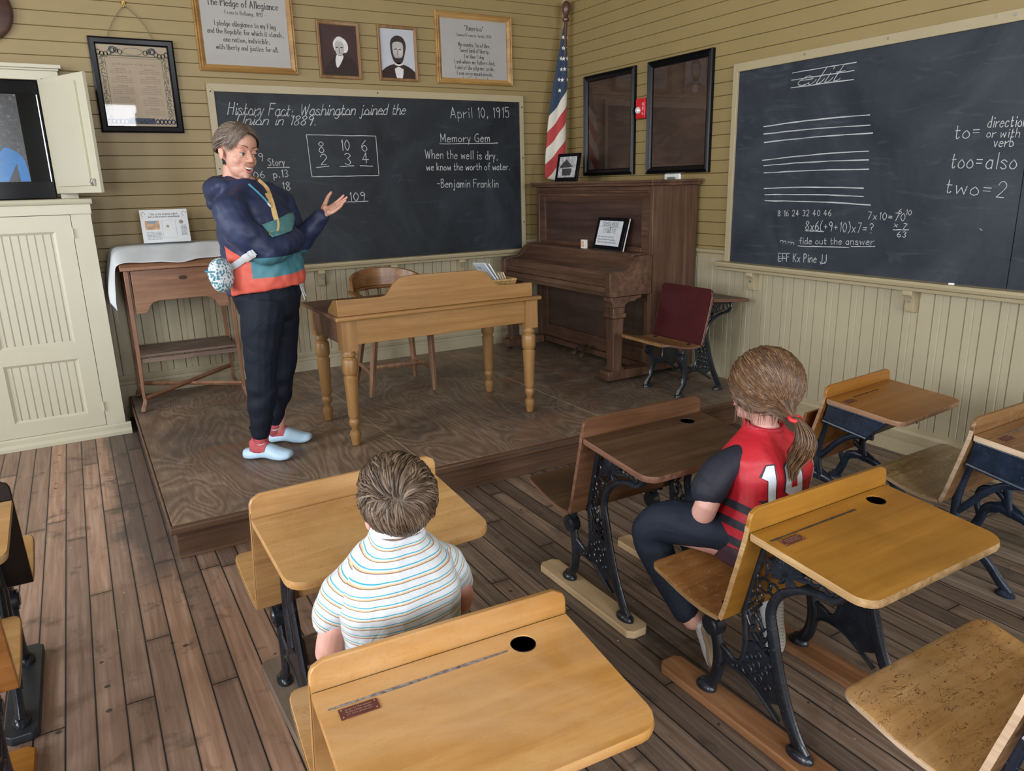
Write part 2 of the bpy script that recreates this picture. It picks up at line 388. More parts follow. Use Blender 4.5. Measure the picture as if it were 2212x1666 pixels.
bprof = [(0, 0), (0.02, 0), (0.02, 0.072), (0.014, 0.076), (0.014, 0.084), (0.024, 0.088), (0.03, 0.13), (0.024, 0.148), (0.014, 0.152), (0.014, 0.168), (0, 0.172)]
struct('baseboard_right', MB().prism([(-d, z) for d, z in bprof], 'y', RY, 0), M_TRIM, smooth=0)
struct('baseboard_back', MB().prism([(-d, z) for d, z in [(0, 0), (0.022, 0), (0.022, 0.235), (0.012, 0.24), (0.012, 0.262), (0.02, 0.266), (0.024, 0.29), (0.016, 0.305), (0, 0.31)]], 'x', -7.2, 0), M_WAIN, smooth=0)
struct('trim_5', MB().box((-0.032, -0.032, CAP), (0, 0, CEIL)), M_TRIM, bevel=0.004)

def wall_with_windows(a0, a1, centres, half, z0, z1, plane, axis):
    """a wall slab with rectangular openings, plus its sash frames"""
    mb = MB(); edges = [a0]
    for c in sorted(centres): edges += [c-half, c+half]
    edges.append(a1)
    def bx(p, q, za, zb):
        if axis == 'x': mb.box((plane-0.15, p, za), (plane, q, zb))
        else: mb.box((p, plane-0.15, za), (q, plane, zb))
    for i in range(0, len(edges), 2): bx(edges[i], edges[i+1], 0, CEIL)
    for c in centres: bx(c-half, c+half, 0, z0); bx(c-half, c+half, z1, CEIL)
    return mb
struct('wall_left', wall_with_windows(RY, 0.1, LEFT_WINDOWS, 0.575, 0.95, 3.05, WX, 'x'), M_CLAP, smooth=0)
struct('wall_rear', wall_with_windows(WX, 0.1, REAR_WINDOWS, 0.55, 0.95, 3.05, RY, 'y'), M_CLAP, smooth=0)
def sash(i, c, half, plane, axis):
    mb = MB()
    def bx(p, q, za, zb, d0=-0.09, d1=-0.05):
        if axis == 'x': mb.box((plane+d0, p, za), (plane+d1, q, zb))
        else: mb.box((p, plane+d0, za), (q, plane+d1, zb))
    for s in (-1, 1): bx(c+s*half-0.03, c+s*half+0.03, 0.95, 3.05)
    for z in (0.97, 2.0, 3.03): bx(c-half, c+half, z-0.025, z+0.025)
    bx(c-0.012, c+0.012, 0.95, 3.05)
    for s in (-1, 1): bx(c+s*(half+0.06)-0.06, c+s*(half+0.06)+0.06, 0.9, 3.17, 0, 0.025)
    bx(c-half-0.16, c+half+0.16, 3.05, 3.2, 0, 0.03); bx(c-half-0.16, c+half+0.16, 0.88, 0.93, 0, 0.09)
    struct('window_%d' % i, mb, M_TRIM)
for i, c in enumerate(LEFT_WINDOWS): sash(i+1, c, 0.575, WX, 'x')
for i, c in enumerate(REAR_WINDOWS): sash(i+4, c, 0.55, RY, 'y')

# the teacher's low platform
PX, PY = -3.757, -2.53
pf = thing('platform', 'low worn brown wooden teaching platform with a raised step edge', 'platform', (-1.9, -1.3, 0))
SEAMS = [PX, -2.53, -1.31, -0.035]
for a, b2 in zip(SEAMS[:-1], SEAMS[1:]):
    obj('deck_panel', MB().box((a+0.0015, PY+0.03, 0.139), (b2-0.0015, -0.026, H)), M_PLAT, pf, bevel=0.0015)
M_FILL = plain('pale_joint_filler', (0.40, 0.30, 0.18), 0.6)
for xx in (-2.53, -1.31): obj('seam_strip', MB().box((xx-0.0022, PY+0.03, 0.14), (xx+0.0022, -0.03, H+0.0006)), M_FILL, pf, smooth=0)
obj('nosing', MB().box((PX-0.012, PY-0.008, 0.124), (-2.53, PY+0.03, H)).box((-2.529, PY-0.008, 0.124), (-0.04, PY+0.03, H)).box((PX-0.012, PY+0.03, 0.124), (PX+0.0, -0.026, H)), M_NOSE, pf, bevel=0.005)
obj('riser', MB().box((PX+0.012, PY+0.015, 0), (-0.04, PY+0.04, 0.137)).box((PX+0.012, PY+0.04, 0), (PX+0.03, -0.03, 0.137)), M_NOSE, pf, bevel=0.002)
H = 0.158
# ---------------------------------------------------------------- a single-stroke alphabet: "xy" pairs, x in 0-9, y in hex (0 descender, 3 base, 8 x-height, c capital); ~ = curved
GLYPH = {}
for ln in '''a 5 ~472806042344 4843|b 5 0c03 ~072846442304|c 5 ~472806042344|d 5 ~472806042344 4c43|e 5 ~0646472806042344|f 4 ~4b3c2a23 0848|g 5 ~472806042344 ~48422001|h 5 0c03 ~06284743|i 2 1813 1b1a
j 4 ~28211001 2b2a|k 5 0c03 4805 1643|l 2 1c13|m 7 0803 ~06283733 ~36586763|n 5 0803 ~06284743|o 5 ~28060423444628|p 5 0800 ~072846442304|q 5 4840 ~472806042344|r 4 0803 ~062748|s 5 ~47280726442304|t 4 ~1b142334 0838
u 5 ~08042344 4843|v 5 082348|w 7 0813375368|x 5 0843 0348|y 5 0823 4810|z 5 08480343|A 7 033c63 1656|B 6 0c03 ~0c3c4a2808 ~0838553303|C 6 ~5b3c09053354|D 6 0c03 ~0c3c59563303|E 6 5c0c0353 0848|F 6 5c0c03 0848
G 6 ~5b3c0905335457 3757|H 6 0c03 5c53 0858|I 2 1c13|J 5 ~3c351304|K 6 0c03 5c07 1853|L 6 0c0353|M 7 030c356c63|N 6 030c535c|O 7 ~3c09063366693c|P 5 0c03 ~0c3c4a3807|Q 7 ~3c09063366693c 4563|R 6 0c03 ~0c3c4a3808 2853|S 6 ~5b3c0a38553304
T 7 0c6c 3c33|U 6 ~0c0533555c|V 7 0c336c|W 9 0c234a638c|X 6 0c53 5c03|Y 6 0c28 5c28 2823|Z 6 0c5c0353|0 5 ~2c09062346492c|1 3 1a2c23|2 5 ~0a1c3c4903 0343|3 5 ~0b2c4a28 ~28452304|4 6 3c0656 3c33|5 5 4c0c08 ~0839452304
6 5 ~3c080523452806|7 5 0c4c13|8 5 ~2c0a284523052 84a2c|9 5 ~4a2c0a284a 4a33|. 2 1314|, 2 1412|: 2 1413 1716|' 2 1c1a|" 3 1c1a 2c2a|! 2 1c16 1413|- 5 0747|= 6 0848 0646|( 3 ~2d090522|) 3 ~0d292502|+ 5 0747 2925|? 5 ~0b2c4a2826 2423|/ 4 1341'''.replace('\n', '|').split('|'):
    ch, wd, *st = ln.split(' ')
    if ch == '8': st = ['~2c0a28452305284a2c']
    GLYPH[ch] = (int(wd), st)
def strokes(text, cursive=False):
    """[(polyline in em units: x-height 5, cap 9), ...] and total width"""
    out = []; x = 0.0; last = None
    for ch in text:
        if ch == ' ': x += 4.0; last = None; continue
        wd, st = GLYPH.get(ch, GLYPH['-'])
        for s in st:
            cur = s[0] == '~'; q = s.lstrip('~')
            P = [(int(q[i], 16), int(q[i+1], 16)-3) for i in range(0, len(q)-1, 2)]
            if cur and len(P) > 2: P = [(p.x, p.y) for p in smoothpath([(a, b2, 0) for a, b2 in P], 5)]
            out.append((cur, [(a+x+(0.38*b2 if cursive else 0), b2) for a, b2 in P]))
        if cursive and last is not None and ch.islower():
            a = last; out.append((True, [(p.x, p.y) for p in smoothpath([(a-0.3, 0.4, 0), (a+0.5, 0.0, 0), (x+0.3, 1.2, 0), (x+0.9, 2.4, 0)], 3)]))
        x += wd+(0.9 if cursive else 1.5)
        last = x-(0.9)-0.6 if ch.islower() else None
    return out, x
def ribbon(mb, P, wid, frame, off, jit=0.0, thick=None):
    """flat stroke of chalk or ink: P in plane units mapped by frame(u, v, d) to room space"""
    n = len(P); vs = []
    for i in range(n):
        a = P[max(i-1, 0)]; b2 = P[min(i+1, n-1)]
        tx, ty = b2[0]-a[0], b2[1]-a[1]; L = math.hypot(tx, ty) or 1e-6; tx /= L; ty /= L
        w2 = wid*0.5*(1+rnd.uniform(-jit, jit))
        if thick is not None: w2 *= lerp(thick, 1.0, abs(ty))
        u, v = P[i]
        if i == 0: u -= tx*w2*0.6; v -= ty*w2*0.6
        if i == n-1: u += tx*w2*0.6; v += ty*w2*0.6
        vs += [frame(u-ty*w2, v+tx*w2, off), frame(u+ty*w2, v-tx*w2, off)]
    mb.add(vs, [(2*i, 2*i+1, 2*i+3, 2*i+2) for i in range(n-1)])
def write(mb, frame, text, u0, v0, u1, v1, h, wid, off, cursive=False, jit=0.25, serif=False, thick=None):
    st, tw = strokes(text, cursive); L = math.hypot(u1-u0, v1-v0); c, s = (u1-u0)/L, (v1-v0)/L
    k = L/max(tw-1.2, 1.0); kv = h/9.0
    for cur, P in st:
        wob = rnd.uniform(-jit, jit)*0.35
        Q = [(u0+c*p[0]*k-s*p[1]*kv*(1 if c > 0 else -1), v0+s*p[0]*k+abs(c)*p[1]*kv+wob*kv) for p in P]
        for q in ([Q] if cur or len(Q) < 3 else [Q[i:i+2] for i in range(len(Q)-1)]): ribbon(mb, q, wid, frame, off+rnd.random()*0.0003, jit, thick)
        if serif and not cur:
            for (a, b2) in ((P[0], P[1]), (P[-1], P[-2])):
                if abs(b2[0]-a[0]) < 0.35*abs(b2[1]-a[1])+0.01 and a[1] in (0, 5, 9, -3):
                    q = (u0+a[0]*k, v0+a[1]*kv); ribbon(mb, [(q[0]-0.9*k, q[1]), (q[0]+0.9*k, q[1])], wid*0.45, frame, off)
def backframe(d): return lambda u, v, o: (u, -d-o, v)
def rightframe(d): return lambda u, v, o: (-d-o, u, v)

# ---------------------------------------------------------------- materials
def slate(name, base, smear, amt):
    m, nt, b = new_mat(name); v = coords(nt, (1, 1, 1), False)
    n = noise_t(nt, v, 1.7, 6, 0.62, 1.1); n2 = noise_t(nt, coords(nt, (1, 1, 0.25), False), 9, 4, 0.6, 0.5)
    n3 = noise_t(nt, coords(nt, (0.5, 0.5, 2.5), False), 4, 5, 0.65, 2.0)
    f = mth(nt, 'MULTIPLY', ramp(nt, n, [(0.35, 0.0), (0.7, 1.0)]), amt)
    c = mixc(nt, f, base, smear)
    c = mixc(nt, mth(nt, 'MULTIPLY', ramp(nt, n3, [(0.56, 0.0), (0.75, 1.0)]), amt*0.5), c, tuple(x*1.9 for x in smear))
    c = mixc(nt, mth(nt, 'MULTIPLY', ramp(nt, n2, [(0.6, 0.0), (0.8, 1.0)]), 0.35), c, tuple(x*0.6 for x in base))
    nt.links.new(c, b.inputs['Base Color']); spec(b, 0.5, ior=0.28); bump(nt, b, n2, 0.05, 0.002); return m
M_SLATE = slate('black_slate', (0.006, 0.008, 0.011), (0.026, 0.032, 0.039), 0.95)
M_SLATE2 = slate('blue_grey_slate', (0.016, 0.021, 0.030), (0.042, 0.050, 0.062), 0.95)  # light sheen on the right board put into a lighter, bluer base
def chalkm():
    m, nt, b = new_mat('white_chalk'); v = coords(nt, (1, 1, 1), False); n = noise_t(nt, v, 260, 3, 0.6); n2 = noise_t(nt, v, 6, 2)
    f = mth(nt, 'ADD', mth(nt, 'MULTIPLY', n, 0.75), mth(nt, 'MULTIPLY', n2, 0.5))
    nt.links.new(ramp(nt, f, [(0.40, (0.20, 0.21, 0.215)), (0.70, (0.50, 0.51, 0.51))]), b.inputs['Base Color']); spec(b, 0.9); return m
M_CHALK = chalkm()
M_GOLD = wood('gilt_frame', (0.20, 0.105, 0.03), (0.36, 0.20, 0.065), (0.52, 0.33, 0.12), 'X', 0.32, 0.2, 0.5, 0.3)
M_OAKF = wood('thin_oak_frame', (0.14, 0.07, 0.03), (0.24, 0.13, 0.055), (0.34, 0.20, 0.09), 'Z', 0.42)
M_BLACKF = plain('black_lacquer', (0.005, 0.005, 0.006), 0.25, ior=0.14)
M_PAPER = plain('white_paper', (0.63, 0.605, 0.575), 0.6, var=0.05, scale=4)
M_PARCH = plain('aged_paper', (0.56, 0.44, 0.31), 0.6, var=0.08, scale=3)
M_INK = plain('printed_ink', (0.045, 0.04, 0.04), 0.6)
M_INKG = plain('grey_print', (0.30, 0.24, 0.18), 0.6)
M_STEEL = plain('bright_steel', (0.55, 0.56, 0.58), 0.25, 0.9)
M_BRASS = plain('brass', (0.55, 0.38, 0.12), 0.3, 0.9)
def glassm(name, tint=0.0):
    m, nt, b = new_mat(name); nt.nodes.remove(b)
    gl = nt.nodes.new('ShaderNodeBsdfGlossy'); gl.inputs['Roughness'].default_value = 0.02
    tr = nt.nodes.new('ShaderNodeBsdfTransparent'); fr = nt.nodes.new('ShaderNodeFresnel'); fr.inputs['IOR'].default_value = 1.5
    mx = nt.nodes.new('ShaderNodeMixShader'); nt.links.new(fr.outputs[0], mx.inputs[0]); nt.links.new(tr.outputs[0], mx.inputs[1]); nt.links.new(gl.outputs[0], mx.inputs[2])
    nt.links.new(mx.outputs[0], nt.nodes['Material Output'].inputs[0]); return m
M_GLASS = glassm('picture_glass')

# ---------------------------------------------------------------- two chalkboards
def bracket(par, frame, u, z1, h=0.12, dep=0.075, w2=0.026):
    """scrolled wooden bracket under the chalk tray; frame maps (u, z, distance from wall)"""
    prof = [(0, 0), (dep, 0), (dep, -0.022), (dep-0.02, -0.04), (dep-0.032, -0.065), (dep-0.03, -h+0.025), (dep-0.04, -h), (0, -h)]
    n = len(prof); vs = [frame(u-w2, z1+z, d) for d, z in prof]+[frame(u+w2, z1+z, d) for d, z in prof]
    b2 = obj('bracket', MB().add(vs, [tuple(range(n)), tuple(range(2*n-1, n-1, -1))]+[(i, i+n, (i+1) % n+n, (i+1) % n) for i in range(n)]), M_TRIM, par, bevel=0.002, recalc=True)
    c = Vector(frame(u, z1-0.06, dep-0.034)); d = Vector(frame(u, z1-0.06, dep-0.02))
    obj('screw', MB().tube([c, d], 0.0075, 12), M_STEEL, b2)
bd = thing('chalkboard', 'long black chalkboard on the back wall behind the teacher desk', 'chalkboard', (-1.7, -0.02, 1.0))
X0, X1, Z0, Z1 = -2.947, -0.493, 0.993, 2.212
obj('slate', MB().box((X0-0.01, -0.03, Z0-0.01), (X1+0.01, -0.012, Z1+0.01)), M_SLATE, bd, smooth=0)
fr = MB(); fw = 0.047
fr.prism([(X0-fw, Z1+0.052), (X1+0.034, Z1+0.052), (X1, Z1), (X0, Z1)], 'y', -0.012, -0.046)
fr.prism([(X0-fw, Z0), (X0-fw, Z1+0.052), (X0, Z1), (X0, Z0)], 'y', -0.012, -0.046)
fr.prism([(X1+0.034, Z1+0.052), (X1+0.034, Z0), (X1, Z0), (X1, Z1)], 'y', -0.012, -0.046)
obj('frame', fr, M_TRIM, bd, bevel=0.002, recalc=True)
obj('chalk_tray', MB().prism([(-0.012, Z0), (-0.105, Z0), (-0.112, Z0-0.012), (-0.105, Z0-0.03), (-0.09, Z0-0.036), (-0.085, Z0-0.055), (-0.012, Z0-0.055)], 'x', X0-0.06, X1+0.04), M_TRIM, bd, bevel=0.002, recalc=True)
for u in (-2.87, -2.325, -1.729, -1.114): bracket(bd, lambda a, z, d: (a, -0.012-d, z), u, Z0-0.055)
M_DSCREW = plain('dark_screw', (0.05, 0.04, 0.03), 0.5, 0.6)
for x, z in ((X0-0.024, Z1-0.0), (X1+0.017, Z1-0.04), (X1+0.017, 1.76), (X1+0.017, 1.22), (-1.76, Z1+0.03), (X0-0.024, 1.7)): obj('frame_screw', MB().tube([(x, -0.044, z), (x, -0.049, z)], 0.0055, 10), M_DSCREW, bd)
BACK_TEXT = [('History Fact:',-2.872,2.065,-2.421,2.062,0.083,'c'),('Washington joined the',-2.366,2.070,-1.536,2.094,0.077,'c'),('Union in 1889.',-2.821,1.999,-2.257,2.001,0.068,'c'),
 ('_',-2.332,1.935,-1.793,1.930,0,''),('_',-1.793,1.930,-1.789,1.636,0,''),('_',-1.789,1.636,-2.319,1.635,0,''),('_',-2.319,1.635,-2.332,1.935,0,''),
 ('8',-2.247,1.807,-2.198,1.807,0.080,'p'),('10',-2.078,1.824,-2.002,1.824,0.077,'p'),('6',-1.910,1.817,-1.858,1.817,0.078,'p'),('2',-2.241,1.721,-2.184,1.720,0.073,'p'),('3',-2.054,1.719,-1.996,1.718,0.084,'p'),('4',-1.913,1.731,-1.853,1.731,0.076,'p'),
 ('_',-2.281,1.701,-2.182,1.710,0,''),('_',-2.096,1.706,-1.989,1.711,0,''),('_',-1.937,1.711,-1.833,1.706,0,''),
 ('Story',-2.630,1.718,-2.507,1.720,0.05,'p'),('_',-2.638,1.705,-2.481,1.706,0,''),('9',-2.692,1.750,-2.653,1.750,0.055,'p'),('p.13',-2.600,1.633,-2.488,1.637,0.052,'p'),('18',-2.546,1.539,-2.481,1.541,0.060,'p'),('06',-2.738,1.629,-2.656,1.634,0.048,'p'),
 ('109',-2.044,1.450,-1.906,1.449,0.063,'p'),('_',-2.091,1.442,-1.894,1.442,0,''),
 ('April 10, 1915',-1.143,2.074,-0.587,2.089,0.082,'p'),('Memory Gem',-1.240,1.888,-0.781,1.894,0.064,'p'),('_',-1.253,1.874,-0.710,1.883,0,''),
 ('When the well is dry,',-1.386,1.763,-0.715,1.748,0.068,'p'),('we know the worth of water.',-1.379,1.669,-0.599,1.663,0.058,'p'),('-Benjamin Franklin',-1.292,1.533,-0.713,1.520,0.066,'p')]
RIGHT_TEXT = [('_',-2.486,2.153,-2.919,2.152,1,''),('_',-2.483,2.113,-2.911,2.111,1,''),('_',-2.482,2.068,-2.912,2.065,1,''),
 ('_',-2.288,1.860,-3.035,1.868,2,''),('_',-2.294,1.814,-3.044,1.813,2,''),('_',-2.301,1.763,-3.063,1.771,2,''),('_',-2.296,1.655,-3.048,1.676,2,''),('_',-2.308,1.621,-3.053,1.629,2,''),('_',-2.317,1.575,-3.059,1.578,2,''),
 ('_',-2.325,1.479,-3.037,1.477,2,''),('_',-2.332,1.439,-3.042,1.430,2,''),('_',-2.335,1.402,-3.094,1.384,2,''),('elit',-2.526,2.074,-2.831,2.070,0.085,'c'),
 ('to=',-3.522,1.713,-3.655,1.711,0.068,'p'),('direction',-3.675,1.756,-3.855,1.747,0.05,'p'),('or with a',-3.677,1.710,-3.871,1.698,0.042,'p'),('verb',-3.715,1.664,-3.808,1.661,0.045,'p'),('too=also',-3.521,1.572,-3.838,1.557,0.075,'p'),('two=2',-3.509,1.450,-3.808,1.425,0.072,'p'),
 ('8 16 24 32 40 46',-2.450,1.308,-2.847,1.318,0.035,'p'),('7x10=70',-3.083,1.306,-3.311,1.301,0.041,'p'),('6 10',-3.267,1.340,-3.342,1.332,0.027,'p'),('x 7',-3.247,1.270,-3.324,1.257,0.029,'p'),('_',-3.245,1.253,-3.336,1.257,0,''),('63',-3.274,1.215,-3.329,1.217,0.029,'p'),
 ('8x6(+9+10)x7=?',-2.669,1.229,-3.131,1.228,0.055,'p'),('_',-2.667,1.225,-2.802,1.225,0,''),('fide out the answer',-2.629,1.143,-3.140,1.166,0.039,'p'),('_',-2.620,1.129,-2.982,1.141,0,''),('_',-2.995,1.148,-3.147,1.157,0,''),
 ('EFF Kx Pine JJ',-2.476,1.025,-2.846,1.041,0.05,'p'),('mm',-2.482,1.144,-2.598,1.133,0.026,'p'),('/',-3.701,1.276,-3.718,1.277,0.041,'p'),('_',-2.474,1.039,-2.541,1.048,0,''),('_',-2.795,1.032,-2.834,1.041,0,'')]
def chalk(items, frame, wid):
    mb = MB()
    for t, a0, z0, a1, z1, h, st in items:
        if t == '_':
            k = 9; P = []
            for i in range(k+1):
                q = i/k; P.append((lerp(a0, a1, q)+rnd.uniform(-.0012, .0012), lerp(z0, z1, q)+rnd.uniform(-.0012, .0012)+(0.006*math.sin(q*PI) if h == 2 else 0)))
            ribbon(mb, P, wid*(1.6 if h == 2 else 1.2 if h == 1 else 1.0), frame, 0.0012, 0.3)
        else: write(mb, frame, t, a0, z0, a1, z1, h, wid*(0.8 if h < 0.045 else 1), 0.0008+rnd.random()*0.0004, st == 'c')
    return mb
obj('chalk_writing', chalk(BACK_TEXT, backframe(0.03), 0.0052), M_CHALK, bd, smooth=0)
heart = MB(); ribbon(heart, [(-1.655, 1.60), (-1.67, 1.63), (-1.645, 1.64), (-1.635, 1.615), (-1.62, 1.645), (-1.60, 1.63), (-1.632, 1.575), (-1.655, 1.60)], 0.012, backframe(0.03), 0.0005, 0.5)
obj('chalk_smudge', heart, M_SLATE2, bd, smooth=0)

rb = thing('chalkboard', 'large blue-grey chalkboard on the right wall with ruled handwriting lines', 'chalkboard', (-0.02, -3.0, 1.0))
Y0, YJ, Y1 = -2.061, -3.868, -5.4
obj('slate', MB().box((-0.03, YJ+0.002, Z0-0.01), (-0.012, Y0+0.01, Z1+0.01)), M_SLATE2, rb, smooth=0)
obj('slate', MB().box((-0.0295, Y1, Z0-0.01), (-0.012, YJ-0.002, Z1+0.01)), M_SLATE2, rb, smooth=0)
fr = MB()
fr.prism([(Y0+0.04, Z1+0.052), (Y1, Z1+0.052), (Y1, Z1), (Y0, Z1)], 'x', -0.012, -0.046)
fr.prism([(Y0+0.04, Z0), (Y0+0.04, Z1+0.052), (Y0, Z1), (Y0, Z0)], 'x', -0.012, -0.046)
obj('frame', fr, M_TRIM, rb, bevel=0.002, recalc=True)
obj('chalk_tray', MB().prism([(-0.012, Z0), (-0.105, Z0), (-0.112, Z0-0.012), (-0.105, Z0-0.03), (-0.09, Z0-0.036), (-0.085, Z0-0.055), (-0.012, Z0-0.055)], 'y', Y0+0.065, Y1), M_TRIM, rb, bevel=0.002, recalc=True)
for u in (-2.285, -3.40, -4.5): bracket(rb, lambda a, z, d: (-0.012-d, a, z), u, Z0-0.055)
for y in (-2.58, -3.11, -3.74): obj('frame_screw', MB().tube([(-0.044, y, Z1+0.03), (-0.05, y, Z1+0.03)], 0.0065, 10), M_STEEL, rb)
obj('chalk_writing', chalk(RIGHT_TEXT, rightframe(0.03), 0.0040), M_CHALK, rb, smooth=0)
ck = MB().tube([(-0.09, -3.62, Z0+0.006), (-0.085, -3.645, Z0+0.006)], 0.0055, 10)
top('chalk_stub', ck, plain('chalk_white', (0.8, 0.8, 0.78), 0.9), 'white chalk stub lying on the tray of the right wall chalkboard', 'chalk')

# ---------------------------------------------------------------- framed pictures
def picture(name, label, frame, u0, u1, z0, z1, fw, fmat, sheet, dep=0.03, prof='flat', group=None, glass=True, d0=0.014):
    """frame(u, z, d); returns the thing and the sheet rectangle"""
    t = thing(name, label, 'picture', frame((u0+u1)/2, z0, d0), 0, group)
    a, b2 = (u0, u1) if u0 < u1 else (u1, u0)
    if prof == 'flat': cs = [(0, 0), (0, dep), (fw*0.25, dep+0.004), (fw*0.8, dep), (fw, dep*0.6), (fw, 0)]
    else: cs = [(0, 0), (0, dep*0.7), (fw*0.12, dep), (fw*0.3, dep*0.72), (fw*0.45, dep*0.95), (fw*0.75, dep*0.7), (fw*0.9, dep*0.45), (fw, dep*0.42), (fw, 0)]
    rings = []
    for sx, sz, cu, cz in ((1, 1, a, z0), (-1, 1, b2, z0), (-1, -1, b2, z1), (1, -1, a, z1)):
        rings.append([frame(cu+sx*e, cz+sz*e, d0+d) for e, d in cs])
    obj('frame', MB().loft(rings, False, True), fmat, t, recalc=True, smooth=25)
    s = MB(); q = fw*0.8
    s.add([frame(a+q, z0+q, d0+0.008), frame(b2-q, z0+q, d0+0.008), frame(b2-q, z1-q, d0+0.008), frame(a+q, z1-q, d0+0.008),
           frame(a+q, z0+q, d0+0.002), frame(b2-q, z0+q, d0+0.002), frame(b2-q, z1-q, d0+0.002), frame(a+q, z1-q, d0+0.002)], [(0, 1, 2, 3), (7, 6, 5, 4), (0, 4, 5, 1), (1, 5, 6, 2), (2, 6, 7, 3), (3, 7, 4, 0)])
    obj('print', s, sheet, t, recalc=True, smooth=0)
    if glass:
        g = MB(); g.add([frame(a+q, z0+q, d0+0.0125), frame(b2-q, z0+q, d0+0.0125), frame(b2-q, z1-q, d0+0.0125), frame(a+q, z1-q, d0+0.0125)], [(0, 1, 2, 3) if frame is FB else (3, 2, 1, 0)])
        obj('glass', g, M_GLASS, t, smooth=0)
    return t
FB = lambda u, z, d: (u, -d, z)
FR = lambda u, z, d: (-d, u, z)
def printed(par, lines, u_mid, d, mat, frame):
    mb = MB()
    fr2 = lambda u, v, o: frame(u, v, d+o)
    for t, z, half, h, wid in lines: write(mb, fr2, t, u_mid-half, z, u_mid+half, z, h, wid, 0.0004, False, 0.0, True, 0.45)
    obj('lettering', mb, mat, par, smooth=0)
pg = picture('framed_pledge', 'gold framed pledge of allegiance poster cut by the top of the photo', FB, -3.016, -2.350, 2.345, 2.90, 0.045, M_GOLD, M_PAPER, 0.032, 'step')
printed(pg, [('The Pledge of Allegiance', 2.765, 0.238, 0.044, 0.0058), ('- Francis Bellamy, 1892 -', 2.715, 0.150, 0.024, 0.0032), ('I pledge allegiance to my Flag', 2.640, 0.205, 0.032, 0.0042), ('and the Republic for which it stands,', 2.590, 0.255, 0.032, 0.0042), ('one nation, indivisible,', 2.540, 0.155, 0.032, 0.0042), ('with liberty and justice for all.', 2.490, 0.210, 0.032, 0.0042)], -2.683, 0.0225, M_INK, FB)
am = picture('framed_song', 'gold framed song sheet nearest the flag', FB, -1.244, -0.556, 2.337, 2.866, 0.045, M_GOLD, M_PAPER, 0.032, 'step')
printed(am, [('"America"', 2.742, 0.085, 0.036, 0.0046), ('Samuel Francis Smith, 1832', 2.697, 0.160, 0.020, 0.003)]+[(t, 2.622-0.043*i, hw, 0.030, 0.0038) for i, (t, hw) in enumerate((("My country, 'tis of thee,", 0.145), ('Sweet land of liberty,', 0.135), ('For thee I sing;', 0.095), ('Land where my fathers died,', 0.185), ("Land of the pilgrims' pride,", 0.178), ("From ev'ry mountainside,", 0.165), ('Let freedom ring!', 0.112)))], -0.897, 0.0225, M_INK, FB)
# two small portrait prints: plain generic busts in the same tones
M_BROWNBG = plain('dark_brown_print', (0.045, 0.022, 0.020), 0.55, var=0.2, scale=6)
M_PALEBG = plain('pale_blue_grey_print', (0.44, 0.46, 0.50), 0.55, var=0.05, scale=5)
M_COAT = plain('dark_coat_print', (0.028, 0.015, 0.013), 0.6)
M_FACE = plain('grey_face_print', (0.42, 0.40, 0.38), 0.6, var=0.18, scale=18)
M_WHITEP = plain('white_print', (0.62, 0.60, 0.58), 0.6)
M_HAIRP = plain('dark_hair_print', (0.035, 0.022, 0.020), 0.6)
def blob(P, d, frame, sub=5):
    Q = smoothpath([(a, b2, 0) for a, b2 in P], sub, True)
    return MB().add([frame(p.x, p.y, d) for p in Q], [tuple(range(len(Q)))])
def shapes(par, name, cx, cz, k, P, d, mat): obj(name, blob([(cx+a*k, cz+b2*k) for a, b2 in P], d, FB), mat, par, smooth=0, recalc=True)
wp = picture('framed_portrait', 'small wooden framed portrait of a white-haired man on dark ground', FB, -2.189, -1.866, 2.334, 2.724, 0.024, M_OAKF, M_BROWNBG, 0.02, glass=False)
cx, cz, k = -2.02, 2.52, 0.1
shapes(wp, 'coat', cx, cz, k, [(-1.15, -1.6), (-0.9, -0.75), (-0.3, -0.3), (0.4, -0.25), (1.0, -0.6), (1.3, -1.6)], 0.0226, M_COAT)
shapes(wp, 'collar', cx, cz, k, [(-0.28, -0.2), (0.2, -0.25), (0.0, -0.75), (-0.3, -1.1), (-0.42, -0.7)], 0.0229, M_WHITEP)
shapes(wp, 'hair', cx, cz, k, [(-0.45, 0.15), (-0.5, 0.65), (-0.1, 1.05), (0.4, 0.85), (0.62, 0.4), (0.45, -0.02), (-0.2, 0.0)], 0.0232, M_WHITEP)
shapes(wp, 'face', cx, cz, k, [(-0.38, 0.1), (-0.36, 0.6), (-0.05, 0.78), (0.28, 0.55), (0.28, 0.05), (0.02, -0.25), (-0.26, -0.2)], 0.0236, M_FACE)
lp = picture('framed_portrait', 'small wooden framed portrait of a dark-haired bearded man on pale ground', FB, -1.725, -1.407, 2.337, 2.730, 0.022, M_OAKF, M_PALEBG, 0.02, glass=False)
cx = -1.565
shapes(lp, 'coat', cx, cz, k, [(-1.45, -1.62), (-1.2, -1.0), (-0.4, -0.62), (0.4, -0.62), (1.2, -1.0), (1.45, -1.62)], 0.0226, M_COAT)
shapes(lp, 'shirt', cx, cz, k, [(-0.3, -0.62), (0.35, -0.62), (0.28, -1.6), (-0.18, -1.6)], 0.0229, M_WHITEP)
shapes(lp, 'bow_tie', cx, cz, k, [(-0.42, -0.66), (-0.38, -0.95), (0.0, -0.8), (0.42, -0.95), (0.44, -0.66), (0.0, -0.74)], 0.0232, M_HAIRP)
shapes(lp, 'hair', cx, cz, k, [(-0.58, 0.35), (-0.55, 1.05), (-0.1, 1.42), (0.45, 1.3), (0.68, 0.8), (0.55, 0.1), (0.3, -0.5), (-0.1, -0.6), (-0.42, -0.3)], 0.0229, M_HAIRP)
